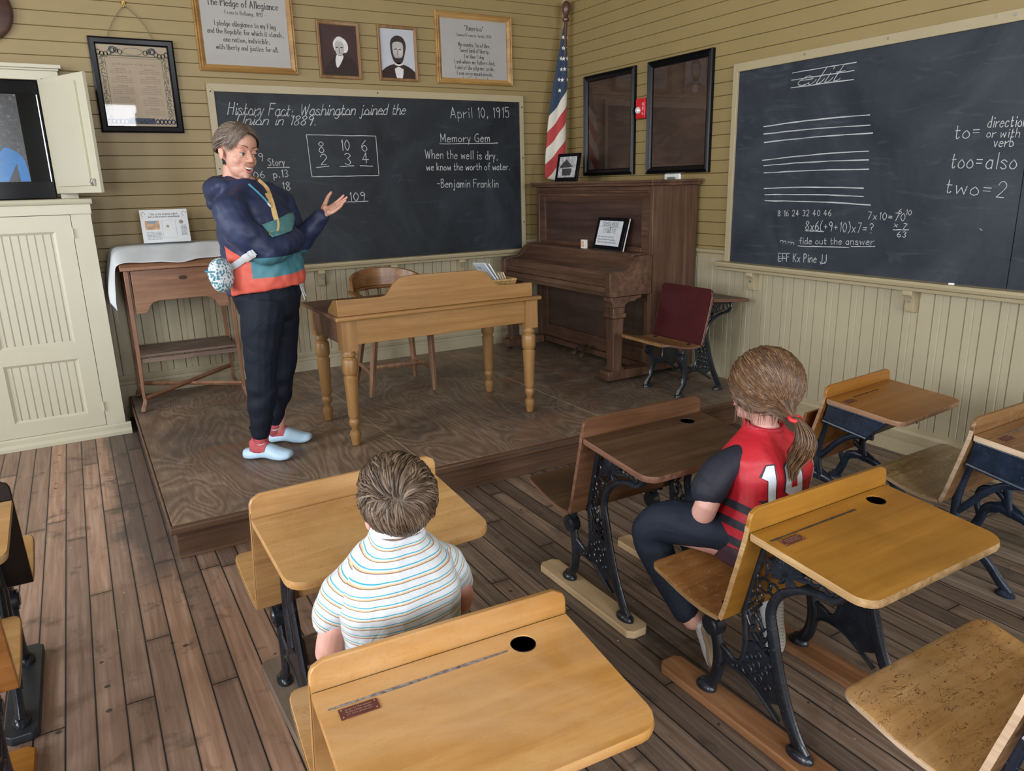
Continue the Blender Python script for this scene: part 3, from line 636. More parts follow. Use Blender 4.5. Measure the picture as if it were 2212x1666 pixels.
shapes(lp, 'face', cx, cz, k, [(-0.42, 0.35), (-0.4, 0.85), (0.0, 1.0), (0.42, 0.85), (0.42, 0.2), (0.3, -0.1), (0.0, -0.18), (-0.3, -0.1)], 0.0236, M_FACE)
ft = MB()
for (ccx, y1, y2, dk) in ((-2.02-0.006, 2.55, 2.515, 0), (-1.565, 2.565, 2.53, 1)):
    for s in (-1, 1): ribbon(ft, [(ccx+s*0.017-0.009, y1), (ccx+s*0.017+0.009, y1+0.002)], 0.006, lambda u, v, o: FB(u, v, 0.0238+o), 0.0002)
    ribbon(ft, [(ccx-0.001, y1-0.006), (ccx-0.004, y2-0.004), (ccx+0.006, y2-0.006)], 0.0035, lambda u, v, o: FB(u, v, 0.0238+o), 0.0002)
    ribbon(ft, [(ccx-0.012, y2-0.02), (ccx+0.012, y2-0.02)], 0.0035, lambda u, v, o: FB(u, v, 0.0238+o), 0.0002)
fa = MB(); fbm = MB()
half = len(ft.v)//2; nf = len(ft.f)//2
fa.add(ft.v[:half], ft.f[:nf]); fbm.add(ft.v[half:], [tuple(i-half for i in f) for f in ft.f[nf:]])
obj('features', fa, M_HAIRP, wp, smooth=0); obj('features', fbm, M_HAIRP, lp, smooth=0)
# the black-framed proclamation hung on a cord
dc = picture('framed_document', 'black framed parchment document hanging from a cord on a hook', FB, -3.671, -3.170, 1.937, 2.518, 0.042, M_BLACKF, M_PARCH, 0.03)
mb = MB(); fr2 = lambda u, v, o: FB(u, v, 0.0225+o)
for cx2 in (-3.505, -3.335):
    z = 2.33
    for blk in (3, 4, 5, 5, 4):
        for i in range(blk):
            hw = 0.062 if i else 0.03
            write(mb, fr2, rnd.choice(('the people of the state', 'shall be held in session', 'and of the territory now', 'to form such constitution')), cx2-hw, z, cx2+hw, z, 0.0065, 0.0011, 0.0003, False, 0.0); z -= 0.0115
        z -= 0.012
write(mb, fr2, 'by the governor of the territory', -3.55, 2.358, -3.29, 2.358, 0.012, 0.0016, 0.0003, False, 0)
obj('lettering', mb, M_INKG, dc, smooth=0)
M_ORN = plain('olive_print', (0.13, 0.13, 0.075), 0.6, var=0.5, scale=60); M_ORNB = plain('navy_print', (0.05, 0.07, 0.11), 0.6, var=0.6, scale=70)
ob = MB(); f3 = lambda u, v, o: FB(u, v, 0.0226+o)
for x in (-3.608, -3.232):
    for i in range(34): 
        z = 2.025+i*0.0112; r9 = rnd.uniform(0.004, 0.013); xo = rnd.uniform(-.007, .007); P = [(x+xo+r9*math.cos(a), z+r9*math.sin(a)) for a in [j*PI/5 for j in range(rnd.randrange(6, 11))]]; ribbon(ob, P, 0.004, f3, 0.0003+i*1e-5, 0.5)
    ribbon(ob, [(x-0.02, 2.02), (x-0.02, 2.40)], 0.003, f3, 0.0003); ribbon(ob, [(x+0.02, 2.02), (x+0.02, 2.40)], 0.003, f3, 0.0003)
ribbon(ob, [(-3.63, 2.412), (-3.21, 2.412)], 0.006, f3, 0.0003); ribbon(ob, [(-3.63, 2.400), (-3.21, 2.400)], 0.002, f3, 0.0003)
for s in (-1, 1):
    for i in range(7):
        c0 = (-3.42+s*(0.075+0.021*i), 2.435+0.012*math.sin(i*1.1)-0.0015*i); P = [(c0[0]+0.012*math.cos(a), c0[1]+0.015*math.sin(a)) for a in [j*PI/4 for j in range(9)]]; ribbon(ob, P, 0.007, f3, 0.0004, 0.4)
P = [(-3.42+0.06*math.cos(a), 2.44+0.022*math.sin(a)) for a in [j*PI/9 for j in range(19)]]; ribbon(ob, P, 0.003, f3, 0.0004)
obj('ornament', ob, M_ORN, dc, smooth=0)
cr2 = MB()
cr2.add([FB(a, b2, 0.0228) for a, b2 in ((-3.50, 1.992), (-3.34, 1.992), (-3.34, 2.03), (-3.50, 2.03))], [(0, 1, 2, 3)])
for s in (-1, 1):
    for i in range(5): P = [(-3.42+s*(0.095+0.024*i)+0.012*math.cos(a), 2.008+0.014*math.sin(a)) for a in [j*PI/4 for j in range(9)]]; ribbon(cr2, P, 0.008, f3, 0.0004, 0.4)
for s in (-1, 1): P = [(-3.42+s*0.115+0.02*math.cos(a), 2.447+0.018*math.sin(a)) for a in [j*PI/4 for j in range(9)]]; ribbon(cr2, P, 0.009, f3, 0.0006, 0.4)
obj('crest', cr2, M_ORNB, dc, smooth=0)
obj('cord', MB().tube(smoothpath([(-3.555, -0.03, 2.515), (-3.51, -0.024, 2.615), (-3.445, -0.024, 2.70), (-3.43, -0.024, 2.704), (-3.41, -0.024, 2.70), (-3.335, -0.024, 2.62), (-3.28, -0.03, 2.512)], 5), 0.0028, 6), plain('twine', (0.22, 0.16, 0.09), 0.8), dc)
top('brass_hook', MB().tube(smoothpath([(-3.432, -0.012, 2.735), (-3.432, -0.03, 2.725), (-3.432, -0.034, 2.705), (-3.432, -0.026, 2.70)], 4), 0.003, 8).tube([(-3.445, -0.012, 2.728), (-3.445, -0.018, 2.738)], 0.006, 6).tube([(-3.418, -0.012, 2.728), (-3.418, -0.018, 2.738)], 0.006, 6).box((-3.44, -0.016, 2.72), (-3.424, -0.011, 2.74)), M_BRASS, 'small brass hook on the lap boards holding the document cord', 'hook')
# two big dark pictures on the right wall
def sepia():
    m, nt, b = new_mat('dark_sepia_photograph'); v = coords(nt)
    n = noise_t(nt, coords(nt, (1, 1, 4)), 2.5, 6, 0.62, 1.6); n2 = noise_t(nt, v, 1.5, 3)
    f = mth(nt, 'ADD', mth(nt, 'MULTIPLY', n, 0.6), mth(nt, 'MULTIPLY', n2, 0.4))
    nt.links.new(ramp(nt, f, [(0.3, (0.040, 0.020, 0.013)), (0.5, (0.075, 0.042, 0.028)), (0.72, (0.125, 0.075, 0.05))]), b.inputs['Base Color']); spec(b, 0.5); return m
M_SEPIA = sepia()
f1 = picture('framed_photograph', 'black framed dark brown picture nearer the corner flag', FR, -1.0, -0.335, 1.596, 2.397, 0.052, M_BLACKF, M_SEPIA, 0.034, 'step')
f2 = picture('framed_photograph', 'black framed dark brown picture above the thermostat', FR, -1.82, -1.155, 1.593, 2.398, 0.052, M_BLACKF, M_SEPIA, 0.034, 'step')
# fire alarm strobe between them, thermostat below
al = thing('fire_alarm', 'red fire alarm strobe between the two dark pictures', 'alarm', (-0.014, -1.09, 2.0))
M_RED = plain('alarm_red', (0.55, 0.012, 0.02), 0.35)
obj('housing', MB().box((-0.055, -1.148, 2.005), (-0.012, -1.04, 2.15)), M_RED, al, bevel=0.006)
ln = MB().ell((-0.06, -1.075, 2.065), (0.02, 0.026, 0.026)); obj('strobe_lens', ln, plain('strobe_lens', (0.75, 0.75, 0.72), 0.15, 0.3), al)
fw2 = MB(); write(fw2, lambda u, v, o: (-0.0552-o, -1.138+v, 2.033+u), 'FIRE', 0, 0, 0.09, 0, 0.018, 0.003, 0.0004, False, 0)
obj('lettering', fw2, M_WHITEP, al, smooth=0)
th = thing('thermostat', 'white wall thermostat with grey screen peeking above the piano top', 'thermostat', (-0.012, -1.45, 1.5))
obj('case', MB().box((-0.038, -1.535, 1.485), (-0.012, -1.365, 1.593)), plain('white_plastic', (0.72, 0.72, 0.69), 0.4), th, bevel=0.012, seg=3)
obj('screen', MB().box((-0.0405, -1.495, 1.51), (-0.036, -1.405, 1.568)), plain('lcd_grey', (0.16, 0.20, 0.18), 0.3), th, bevel=0.002)

# ---------------------------------------------------------------- flag in the corner
fg = thing('flag', 'furled stars and stripes on a dark wooden pole in the corner', 'flag', (-0.215, -0.155, H))
PB, PT = Vector((-0.215, -0.155, H+0.004)), Vector((-0.095, -0.155, 2.875))
M_POLE = wood('dark_pole', (0.045, 0.015, 0.01), (0.085, 0.03, 0.02), (0.14, 0.055, 0.035), 'Z', 0.3, 0.4)
obj('pole', MB().tube([PB, PT], [0.017, 0.015], 14), M_POLE, fg)
ax = (PT-PB).normalized()
rot = ax.to_track_quat('Z', 'Y').to_matrix().to_4x4(); rot.translation = PT
obj('finial', MB().lathe([(0.015, -0.03), (0.027, -0.022), (0.03, -0.008), (0.022, 0.004), (0.017, 0.014), (0.024, 0.03), (0.033, 0.055), (0.036, 0.08), (0.033, 0.105), (0.02, 0.125), (0.006, 0.132)], (0, 0, 0), 18).xf(rot), M_POLE, fg)
obj('base', MB().lathe([(0.07, 0), (0.07, 0.02), (0.055, 0.035), (0.03, 0.06), (0.024, 0.11)], (PB.x, PB.y, H+0.001), 24), M_POLE, fg)
def flagmat():
    m, nt, b = new_mat('flag_cloth'); uv = nt.nodes.new('ShaderNodeUVMap'); sep = nt.nodes.new('ShaderNodeSeparateXYZ'); nt.links.new(uv.outputs[0], sep.inputs[0])
    u, v = sep.outputs[0], sep.outputs[1]
    st = mth(nt, 'FRACT', mth(nt, 'MULTIPLY', v, 6.5)); red = mth(nt, 'GREATER_THAN', st, 0.5)
    col = mixc(nt, red, (0.62, 0.57, 0.48), (0.40, 0.035, 0.035))
    col = mixc(nt, mth(nt, 'LESS_THAN', v, 0.155), col, (0.016, 0.034, 0.075))
    nt.links.new(col, b.inputs['Base Color']); spec(b, 0.75); b.inputs['Sheen Weight'].default_value = 0.2; return m
# hanging cloth: ring of folds around the pole; the stripes run on the slant as the fly droops
cl = MB(); uvs = []; NU, NV = 30, 44
def flagpt(i, j):
    s = i/(NU-1); t = j/NV
    z = 2.81-t*1.22
    c = PB.lerp(PT, (z-H)/(PT.z-H))
    wdt = lerp(0.012, 0.100, min(1, t*1.15)**0.75)
    ang = lerp(PI*1.02, PI*2.25, s)
    fold = 0.018*min(1, t*2.5)*math.sin(s*13+t*2.0)
    r = wdt+fold
    return (c.x-0.05*min(1, t*1.6)+r*math.cos(ang)*1.0, c.y+r*0.55*math.sin(ang)+0.01, z-0.02*math.sin(s*5)*t)
for j in range(NV+1):
    for i in range(NU):
        cl.v.append(flagpt(i, j)); s = i/(NU-1); t = j/NV
        uvs.append((s, max(0.0, (t-0.44)*0.72*1.22/1.22 + 0.24*(s-0.5) + 0.165)))
for j in range(NV):
    for i in range(NU-1): a = j*NU+i; cl.f.append((a, a+1, a+NU+1, a+NU)); cl.m.append(0)
fo = obj('flag_cloth', cl, flagmat(), fg, smooth=60)
ul = fo.data.uv_layers.new(name='UVMap')
for lp2 in fo.data.loops: ul.data[lp2.index].uv = uvs[lp2.vertex_index]
md = fo.modifiers.new('thickness', 'SOLIDIFY'); md.thickness = 0.002
row = 0; M_STAR = plain('star_white', (0.68, 0.66, 0.60), 0.8)
for j in range(3, 24, 3):
    row += 1
    for i in ((6, 11, 16, 21) if row % 2 else (8, 13, 18, 23)):
        q = uvs[j*NU+i]
        if q[1] > 0.115: continue
        p = Vector(flagpt(i, j)); du = (Vector(flagpt(i+1, j))-p).normalized(); dv = (Vector(flagpt(i, j+1))-p).normalized(); nn = du.cross(dv).normalized()
        if nn.y > 0: nn = -nn
        R = 0.020; pts = []
        for a in range(10):
            r = R if a % 2 == 0 else R*0.42; g = a*PI/5
            pts.append(p+nn*0.004+du*(r*math.sin(g))-dv*(r*math.cos(g)))
        obj('star', MB().add([p+nn*0.006]+pts, [(0, 1+a, 1+(a+1) % 10) for a in range(10)]), M_STAR, fo, smooth=0, recalc=True)
# ---------------------------------------------------------------- left: built-in cabinet, cupboard with television
cb = thing('cabinet', 'cream painted built-in cupboard with beadboard door panels and a television recess above', 'cabinet', (-4.5, -0.2, 0))
CX0, CXR, CY = -5.7, -3.822, -0.40
obj('carcass', MB().box((CX0, CY+0.022, 0.0), (CXR-0.002, -0.037, 1.43)), M_CAB, cb)
obj('face_frame', MB().box((CX0, CY, 0.076), (-5.2035, CY+0.024, 1.432)).box((-4.5965, CY, 0.076), (-4.5335, CY+0.024, 1.432)).box((-3.9325, CY, 0.076), (CXR, CY+0.024, 1.432)).box((-5.2035, CY, 0.0), (-3.9325, CY+0.024, 0.0755)).box((-5.2035, CY, 1.4325), (-3.9325, CY+0.024, 1.45)), M_CAB, cb, bevel=0.001)
obj('base_moulding', MB().prism([(0, 0), (-0.032, 0), (-0.032, 0.022), (-0.022, 0.034), (-0.018, 0.04), (-0.018, 0.066), (-0.01, 0.076), (0, 0.078)], 'x', CX0, CXR+0.03).xf(Matrix.Translation((0, CY, 0))).box((CXR, CY, 0), (CXR+0.03, -0.04, 0.035)).box((CXR, CY, 0.035), (CXR+0.016, -0.04, 0.07)), M_CAB, cb, bevel=0.002, recalc=True)
obj('cornice', MB().box((CX0, CY-0.008, 1.432), (CXR+0.006, -0.037, 1.492)).prism([(CY+0.02, 1.492), (CY-0.016, 1.492), (CY-0.028, 1.505), (CY-0.03, 1.515), (CY-0.02, 1.524), (-0.037, 1.524), (-0.037, 1.492)], 'x', CX0, CXR+0.018), M_CAB, cb, bevel=0.002, recalc=True)
def panel_door(par, x0, x1, z0, z1, y, panels):
    d = MB(); xs = (x0, panels[0][0], panels[0][1], x1); t = 0.022
    d.box((xs[0], y, z0), (xs[1], y+t, z1)); d.box((xs[2], y, z0), (xs[3], y+t, z1))
    zz = [z0]+[q for p in sorted(panels, key=lambda p: p[2]) for q in (p[2], p[3])]+[z1]
    for i in range(0, len(zz), 2): d.box((xs[1], y, zz[i]), (xs[2], y+t, zz[i+1]))
    dd = obj('door', d, M_CAB, par, smooth=0)
    for a, b2, za, zb in panels:
        p = MB(); k = 0; xx = a
        while xx < b2-1e-4:
            e = min(xx+0.042, b2)
            p.box((xx+0.0012, y+0.0125, za), (e-0.0050, y+t, zb)); p.box((e-0.0040, y+0.0125, za), (e-0.0018, y+t, zb)); xx = e
        p.box((a, y+0.017, za), (b2, y+t+0.004, zb))
        obj('panel', p, M_CAB, dd, bevel=0.0008, seg=1)
        mm = MB(); q = 0.014
        for P in ([(a, za), (b2, za), (b2-q, za+q), (a+q, za+q)], [(b2, za), (b2, zb), (b2-q, zb-q), (b2-q, za+q)], [(b2, zb), (a, zb), (a+q, zb-q), (b2-q, zb-q)], [(a, zb), (a, za), (a+q, za+q), (a+q, zb-q)]):
            mm.add([(P[0][0], y+0.002, P[0][1]), (P[1][0], y+0.002, P[1][1]), (P[2][0], y+0.011, P[2][1]), (P[3][0], y+0.011, P[3][1])], [(0, 1, 2, 3)])
        obj('panel_moulding', mm, M_CAB, dd, smooth=0, recalc=True)
    return dd
panel_door(cb, -5.20, -4.60, 0.079, 1.429, CY-0.001, [(-5.10, -4.70, 0.642, 1.333), (-5.10, -4.70, 0.171, 0.539)])
dd = panel_door(cb, -4.53, -3.936, 0.079, 1.429, CY-0.001, [(-4.43, -4.028, 0.642, 1.333), (-4.43, -4.028, 0.171, 0.539)])
for z in (1.318, 0.205): obj('hinge', MB().tube([(-3.934, CY-0.006, z-0.03), (-3.934, CY-0.006, z+0.03)], 0.0055, 10).box((-3.93, CY-0.003, z-0.03), (-3.92, CY, z+0.03)), M_CAB, dd)
# upper recess
RY0 = -0.10
obj('recess_casing', MB().box((-3.965, RY0, 1.5245), (-3.866, -0.013, 2.246)).box((CX0, RY0, 2.236), (-3.866, -0.013, 2.29)).box((CX0, RY0-0.012, 2.29), (-3.86, -0.013, 2.302)).box((CX0, RY0-0.028, 2.302), (-3.845, -0.013, 2.325)), M_CAB, cb, bevel=0.002)
hx, hy = -3.966, RY0-0.002; fx, fy = -3.732, -0.576
dv = Vector((fx-hx, fy-hy, 0)); L = dv.length; dv.normalize(); mt = Matrix((dv, Vector((dv.y, -dv.x, 0)), Vector((0, 0, 1)))).transposed().to_4x4(); mt.translation = (hx, hy, 0)
# local x runs from hinge to free edge, local y towards the cabinet side
ud = obj('open_door', MB().box((0, 0, 1.557), (L, 0.02, 2.234), mat=mt), M_CAB, cb, bevel=0.0015)
obj('raised_panel', MB().box((0.05, 0.0203, 1.60), (L-0.085, 0.033, 2.19), mat=mt), M_CAB, ud, bevel=0.001)
obj('handle', MB().xf(mt) if False else MB().tube([mt @ Vector(p) for p in ((L-0.045, 0.02, 1.635), (L-0.045, 0.04, 1.632), (L-0.048, 0.046, 1.618), (L-0.05, 0.034, 1.598))], [0.006, 0.008, 0.009, 0.007], 10), M_STEEL, ud)
tv = thing('television', 'black television in the recess above the cream cupboard showing a blue shirt', 'television', (-4.5, -0.06, 1.57))
M_TVB = plain('black_bezel', (0.003, 0.003, 0.0035), 0.15, ior=0.12)
obj('bezel', MB().box((-5.35, -0.09, 1.528), (-3.988, -0.045, 2.232)), M_TVB, tv, bevel=0.004)
obj('screen', MB().box((-5.3, -0.0935, 1.632), (-4.005, -0.0895, 2.16)), plain('dark_screen', (0.003, 0.003, 0.003), 0.12, ior=0.15), tv)
obj('bezel_glint', MB().box((-4.004, -0.0945, 1.632), (-3.999, -0.0895, 2.15)), M_STEEL, tv)  # steel strip added as the highlight along the bezel's inner edge
def screen_mat(name, cols, scale, strength, speck=False):
    m, nt, b = new_mat(name); v = coords(nt, (1, 1, 1), False); n = noise_t(nt, v, scale, 6, 0.75)
    c = ramp(nt, n, cols); b.inputs['Base Color'].default_value = (0.01, 0.01, 0.01, 1)
    nt.links.new(c, b.inputs['Emission Color']); b.inputs['Emission Strength'].default_value = strength; spec(b, 0.15); return m
obj('video_image', MB().box((-5.2, -0.0942, 1.634), (-4.112, -0.0936, 2.15)), screen_mat('screen_gravel', [(0.35, (0.015, 0.016, 0.017)), (0.58, (0.05, 0.052, 0.055)), (0.75, (0.26, 0.26, 0.26))], 45, 0.9), tv, smooth=0)
P = smoothpath([(-5.0, 1.634, 0), (-4.62, 1.80, 0), (-4.42, 1.845, 0), (-4.30, 1.853, 0), (-4.20, 1.835, 0), (-4.135, 1.785, 0), (-4.117, 1.70, 0), (-4.114, 1.636, 0)], 4)
obj('video_shirt', MB().add([(p.x, -0.0945, p.y) for p in P], [tuple(range(len(P)))]), screen_mat('screen_blue_shirt', [(0.3, (0.0, 0.10, 0.33)), (0.7, (0.0, 0.21, 0.58))], 3, 0.9), tv, smooth=0)
obj('video_strap', MB().add([(a, -0.0948, z) for a, z in ((-4.46, 1.64), (-4.40, 1.64), (-4.22, 1.842), (-4.265, 1.849))], [(0, 1, 2, 3)]).add([(a, -0.0948, z) for a, z in ((-4.23, 1.636), (-4.165, 1.636), (-4.17, 1.745))], [(0, 1, 2)]), screen_mat('screen_dark_strap', [(0.3, (0.012, 0.014, 0.02)), (0.7, (0.03, 0.035, 0.05))], 20, 0.9), tv, smooth=0)
pq = top('wall_plaque', MB().xf(Matrix.Identity(4)).tube([(-4.23, -0.014, 2.63), (-4.23, -0.04, 2.63), (-4.23, -0.052, 2.63)], [0.185, 0.185, 0.165], 40), wood('dark_plaque', (0.03, 0.012, 0.008), (0.06, 0.025, 0.015), (0.10, 0.045, 0.03), 'X', 0.4), 'round dark brown plaque on the lap boards above the television cupboard', 'plaque')

# ---------------------------------------------------------------- oak writing stand with cloth and placard
M_OAK = wood('quartered_oak', (0.135, 0.062, 0.033), (0.24, 0.118, 0.066), (0.35, 0.19, 0.11), 'X', 0.4, 0.15, 0.8, 0.3)
M_OAKV = wood('oak_leg', (0.13, 0.06, 0.033), (0.22, 0.108, 0.062), (0.32, 0.17, 0.10), 'Z', 0.42, 0.1)
st = thing('writing_stand', 'tall oak writing stand with one drawer draped by a white cloth', 'stand', (-3.38, -0.3, H))
SX0, SX1, SF, SB = -3.70, -3.06, -0.535, -0.075
AP = [(-3.662, 1.075), (-3.662, 0.803), (-3.61, 0.803), (-3.592, 0.815), (-3.578, 0.845), (-3.555, 0.868), (-3.52, 0.878), (-3.24, 0.878), (-3.205, 0.868), (-3.182, 0.845), (-3.168, 0.815), (-3.15, 0.803), (-3.098, 0.803), (-3.098, 1.075)]
ap = obj('drawer_front', MB().prism(AP, 'y', SF+0.004, SF+0.024), M_OAK, st, bevel=0.002, recalc=True)
obj('keyhole_plate', MB().prism([(-3.363+0.026*math.cos(a), 1.014+0.013*math.sin(a)*(1 if abs(math.cos(a)) < 0.8 else 0.6)) for a in [i*PI/8 for i in range(16)]], 'y', SF+0.004, SF), plain('dark_bronze', (0.07, 0.05, 0.035), 0.35, 0.8), ap, recalc=True)
for sx in (SX0+0.016, SX1-0.016-0.018): obj('side_panel', MB().prism([(SF+0.03, 0.86), (SF+0.03, 1.075), (-0.30, 1.185), (SB-0.02, 1.185), (SB-0.02, 0.86)], 'x', sx, sx+0.018), M_OAK, st, recalc=True)
obj('lid', MB().prism([(SF-0.02, 1.078), (SF-0.02, 1.098), (-0.30, 1.205), (SB, 1.205), (SB, 1.187), (-0.30, 1.187)], 'x', SX0-0.02, SX1+0.02), M_OAK, st, bevel=0.003, recalc=True)
obj('back_panel', MB().box((SX0+0.02, SB-0.02, 0.86), (SX1-0.02, SB-0.004, 1.186)), M_OAK, st)
def stand_leg(x, y, sx, sy, zt):
    pts = smoothpath([(x, y, zt), (x, y, 0.75), (x+0.003*sx, y, 0.45), (x+0.008*sx, y+0.002*sy, 0.27), (x+0.004*sx, y, 0.235), (x+0.012*sx, y+0.008*sy, 0.20), (x+0.022*sx, y+0.016*sy, 0.178), (x+0.0225*sx, y+0.0165*sy, H+0.0035)], 3)
    rs = []
    for p in pts:
        z = p.z; rs.append((lerp(0.013, 0.019, min(1, max(0, (z-0.25)/0.5))) if z > 0.25 else lerp(0.021, 0.014, min(1, (z-H)/0.09)),)*2)
    return MB().tube(pts, rs, 4, up=(1, 1, 0))
for x, sx in ((SX0+0.012, -1), (SX1-0.012, 1)):
    for y, sy, zt in ((SF+0.018, -1, 1.075), (SB-0.02, 1, 1.185)): obj('leg', stand_leg(x, y, sx, sy, zt), M_OAKV, st, bevel=0.003, smooth=40)
obj('shelf', MB().box((SX0+0.02, SF+0.06, 0.508), (SX1-0.02, SB-0.02, 0.524)).box((SX0+0.02, SF+0.02, 0.478), (SX1-0.02, SF+0.04, 0.505)), wood('weathered_shelf', (0.10, 0.065, 0.05), (0.17, 0.115, 0.09), (0.25, 0.18, 0.14), 'X', 0.5), st, bevel=0.002)
obj('cross_stretcher', MB().tube([(SX0+0.015, SF+0.02, 0.243), (SX1-0.012, SB-0.02, 0.30)], (0.011, 0.016), 4).tube([(SX1-0.015, SF+0.02, 0.255), (SX0+0.012, SB-0.02, 0.255)], (0.011, 0.014), 4), M_OAK, st)
M_CLOTH = plain('white_linen', (0.60, 0.63, 0.66), 0.8, var=0.04, scale=12, bmp=0.1)
def lidz(y): return 1.205+0.007 if y > -0.31 else lerp(1.205, 1.098, (-0.31-y)/0.245)+0.009
cm = MB(); NU, NV = 44, 22
LH, RH = 0.30, 0.16; TW = SX1-SX0+0.05
def clothpt(i, j):
    s = i/(NU-1)*(LH+TW+RH); v = j/(NV-1)
    hem = 0.026*math.sin(s*7.5+0.4)+0.012*math.sin(s*17)
    y = lerp(SB+0.01, SF-0.035+hem*0.7+0.05, v)
    if s < LH: 
        d = LH-s; x = SX0-0.036-0.015*math.sin(v*11)*min(1, d*5)-0.048*min(1, d*4)**0.7; z = lidz(max(y, SF-0.02))-d*0.97-0.006
        y = y-0.02*d+0.012*math.sin(d*14)
    elif s < LH+TW:
        x = SX0-0.030+(s-LH)*1.015; z = lidz(max(y, SF-0.02))
        if y < SF-0.022: z -= (SF-0.022-y)*1.6; y = SF-0.034
        z += 0.004+0.004*math.sin(x*30+v*5)*v+0.003*math.sin(x*11+v*9)
    else:
        d = s-LH-TW; x = SX1+0.036+0.01*math.sin(v*9)+0.03*min(1, d*3); z = lidz(max(y, SF-0.02))-d-0.008
    return (x, y, z)
for j in range(NV):
    for i in range(NU): cm.v.append(clothpt(i, j))
for j in range(NV-1):
    for i in range(NU-1): a = j*NU+i; cm.f.append((a, a+1, a+NU+1, a+NU)); cm.m.append(0)
ct = tag(obj('table_cloth', cm, M_CLOTH, None, smooth=70), 'white cloth with lace edge draped over the oak writing stand', 'cloth')
md = ct.modifiers.new('subdivision', 'SUBSURF'); md.levels = md.render_levels = 1
md = ct.modifiers.new('thickness', 'SOLIDIFY'); md.thickness = 0.002; md.offset = 1
lc = MB(); lp0 = [Vector(clothpt(0, j)) for j in range(NV)]
for row in range(4):
    for k in range(30):
        t = k/29*(NV-1.001); p = lp0[int(t)].lerp(lp0[int(t)+1], t-int(t)); c = p+Vector((-0.002, 0, -0.010-row*0.018))
        ribbon(lc, [(c.y+0.0085*math.cos(a), c.z+0.010*math.sin(a)) for a in [q*PI/4 for q in range(9)]], 0.0035, lambda u, v, o, cx=c.x: (cx-o, u, v), 0.0)
obj('lace_edge', lc, M_CLOTH, ct, smooth=0)
pl = thing('placard', 'white printed placard standing on the cloth-covered writing stand', 'placard', (-3.39, -0.26, 1.21))
tilt = Matrix.Translation((-3.394, -0.262, 1.2265)) @ Matrix.Rotation(-0.16, 4, 'X')
obj('board', MB().box((-0.145, -0.004, 0.0), (0.145, 0.004, 0.215), mat=tilt).box((-0.145, 0.0, 0.0), (0.145, 0.06, 0.004), mat=tilt), plain('white_card', (0.62, 0.64, 0.66), 0.35, var=0.03), pl, smooth=0)
TF = lambda u, v, o: tilt @ Vector((u, -0.0042-o, v))
tx = MB(); write(tx, TF, 'This is the original school', -0.085, 0.180, 0.085, 0.180, 0.013, 0.0016, 0.0003, False, 0); write(tx, TF, 'bell of the historic schoolhouse', -0.095, 0.163, 0.095, 0.163, 0.012, 0.0016, 0.0003, False, 0)
for i in range(6): write(tx, TF, 'ring and then was heard', -0.12, 0.066-0.009*i, -0.03, 0.066-0.009*i, 0.005, 0.0009, 0.0003, False, 0)
for i in range(9): write(tx, TF, 'the bells', 0.095, 0.105-0.008*i, 0.13, 0.105-0.008*i, 0.005, 0.0009, 0.0003, False, 0)
obj('lettering', tx, M_INK, pl, smooth=0)
def rect(mb, a, b2, c, d, o): mb.add([TF(a, c, o), TF(b2, c, o), TF(b2, d, o), TF(a, d, o)], [(0, 1, 2, 3)]); return mb
obj('photo', rect(MB(), -0.122, -0.035, 0.085, 0.143, 0.0002), plain('tan_photo', (0.45, 0.28, 0.16), 0.4, var=0.4, scale=40), pl, smooth=0)
obj('blue_oval', MB().add([TF(-0.075+0.02*math.cos(a), 0.133+0.009*math.sin(a), 0.0004) for a in [i*PI/8 for i in range(16)]], [tuple(range(16))]), plain('blue_print', (0.12, 0.25, 0.42), 0.4), pl, smooth=0)
bx = MB()
for P in ([(-0.02, 0.03), (0.065, 0.03), (0.065, 0.143), (-0.02, 0.143), (-0.02, 0.03)],): ribbon(bx, P, 0.0014, TF, 0.0003)
bx.add([TF(0.014+0.009*math.cos(a), 0.104+0.010*math.sin(a), 0.0004) for a in [i*PI/4 for i in range(8)]], [tuple(range(8))]); bx.add([TF(0.100+0.014*math.cos(a), 0.13+0.014*math.sin(a), 0.0004) for a in [i*PI/4 for i in range(8)]], [tuple(range(8))])
for sx in (-1, 1): ribbon(bx, [(sx*0.125+0.012*math.cos(a), 0.185+0.016*math.sin(a)) for a in [i*PI/4 for i in range(7)]], 0.003, TF, 0.0003)
obj('sketches', bx, M_INKG, pl, smooth=0)

# ---------------------------------------------------------------- teacher's desk
M_PINE = wood('varnished_pine', (0.185, 0.088, 0.024), (0.275, 0.142, 0.046), (0.36, 0.20, 0.075), 'X', 0.38, 0.2, 0.7, 0.25)
M_PINEV = wood('varnished_pine_leg', (0.18, 0.088, 0.028), (0.27, 0.142, 0.050), (0.36, 0.20, 0.078), 'Z', 0.36, 0.2, 0.7, 0.25)
M_DTOP = wood('worn_desk_top', (0.075, 0.035, 0.02), (0.14, 0.07, 0.042), (0.23, 0.13, 0.08), 'X', 0.4, 0.15)
td = thing('teacher_desk', 'honey pine teacher desk with turned legs and a raised gallery back', 'desk', (-2.17, -1.68, H))
DF, DB, DL, DR = -2.03, -1.32, -2.82, -1.555
obj('desk_top', MB().box((DL, DF, 0.873), (DR, DB, 0.893)), M_DTOP, td, bevel=0.007, seg=3)
obj('front_edge', MB().box((DL-0.001, DF-0.004, 0.871), (DR+0.001, DF+0.03, 0.8945)), M_PINE, td, bevel=0.008, seg=3)
obj('apron', MB().box((DL+0.10, DF+0.038, 0.735), (DR-0.10, DF+0.058, 0.8725)), M_PINE, td, bevel=0.001)
obj('apron', MB().box((DL+0.10, DB-0.06, 0.745), (DR-0.10, DB-0.04, 0.8725)), M_PINE, td, bevel=0.001)
obj('side_apron', MB().box((DL+0.04, DF+0.10, 0.735), (DL+0.06, DB-0.10, 0.8725)), M_DTOP, td)
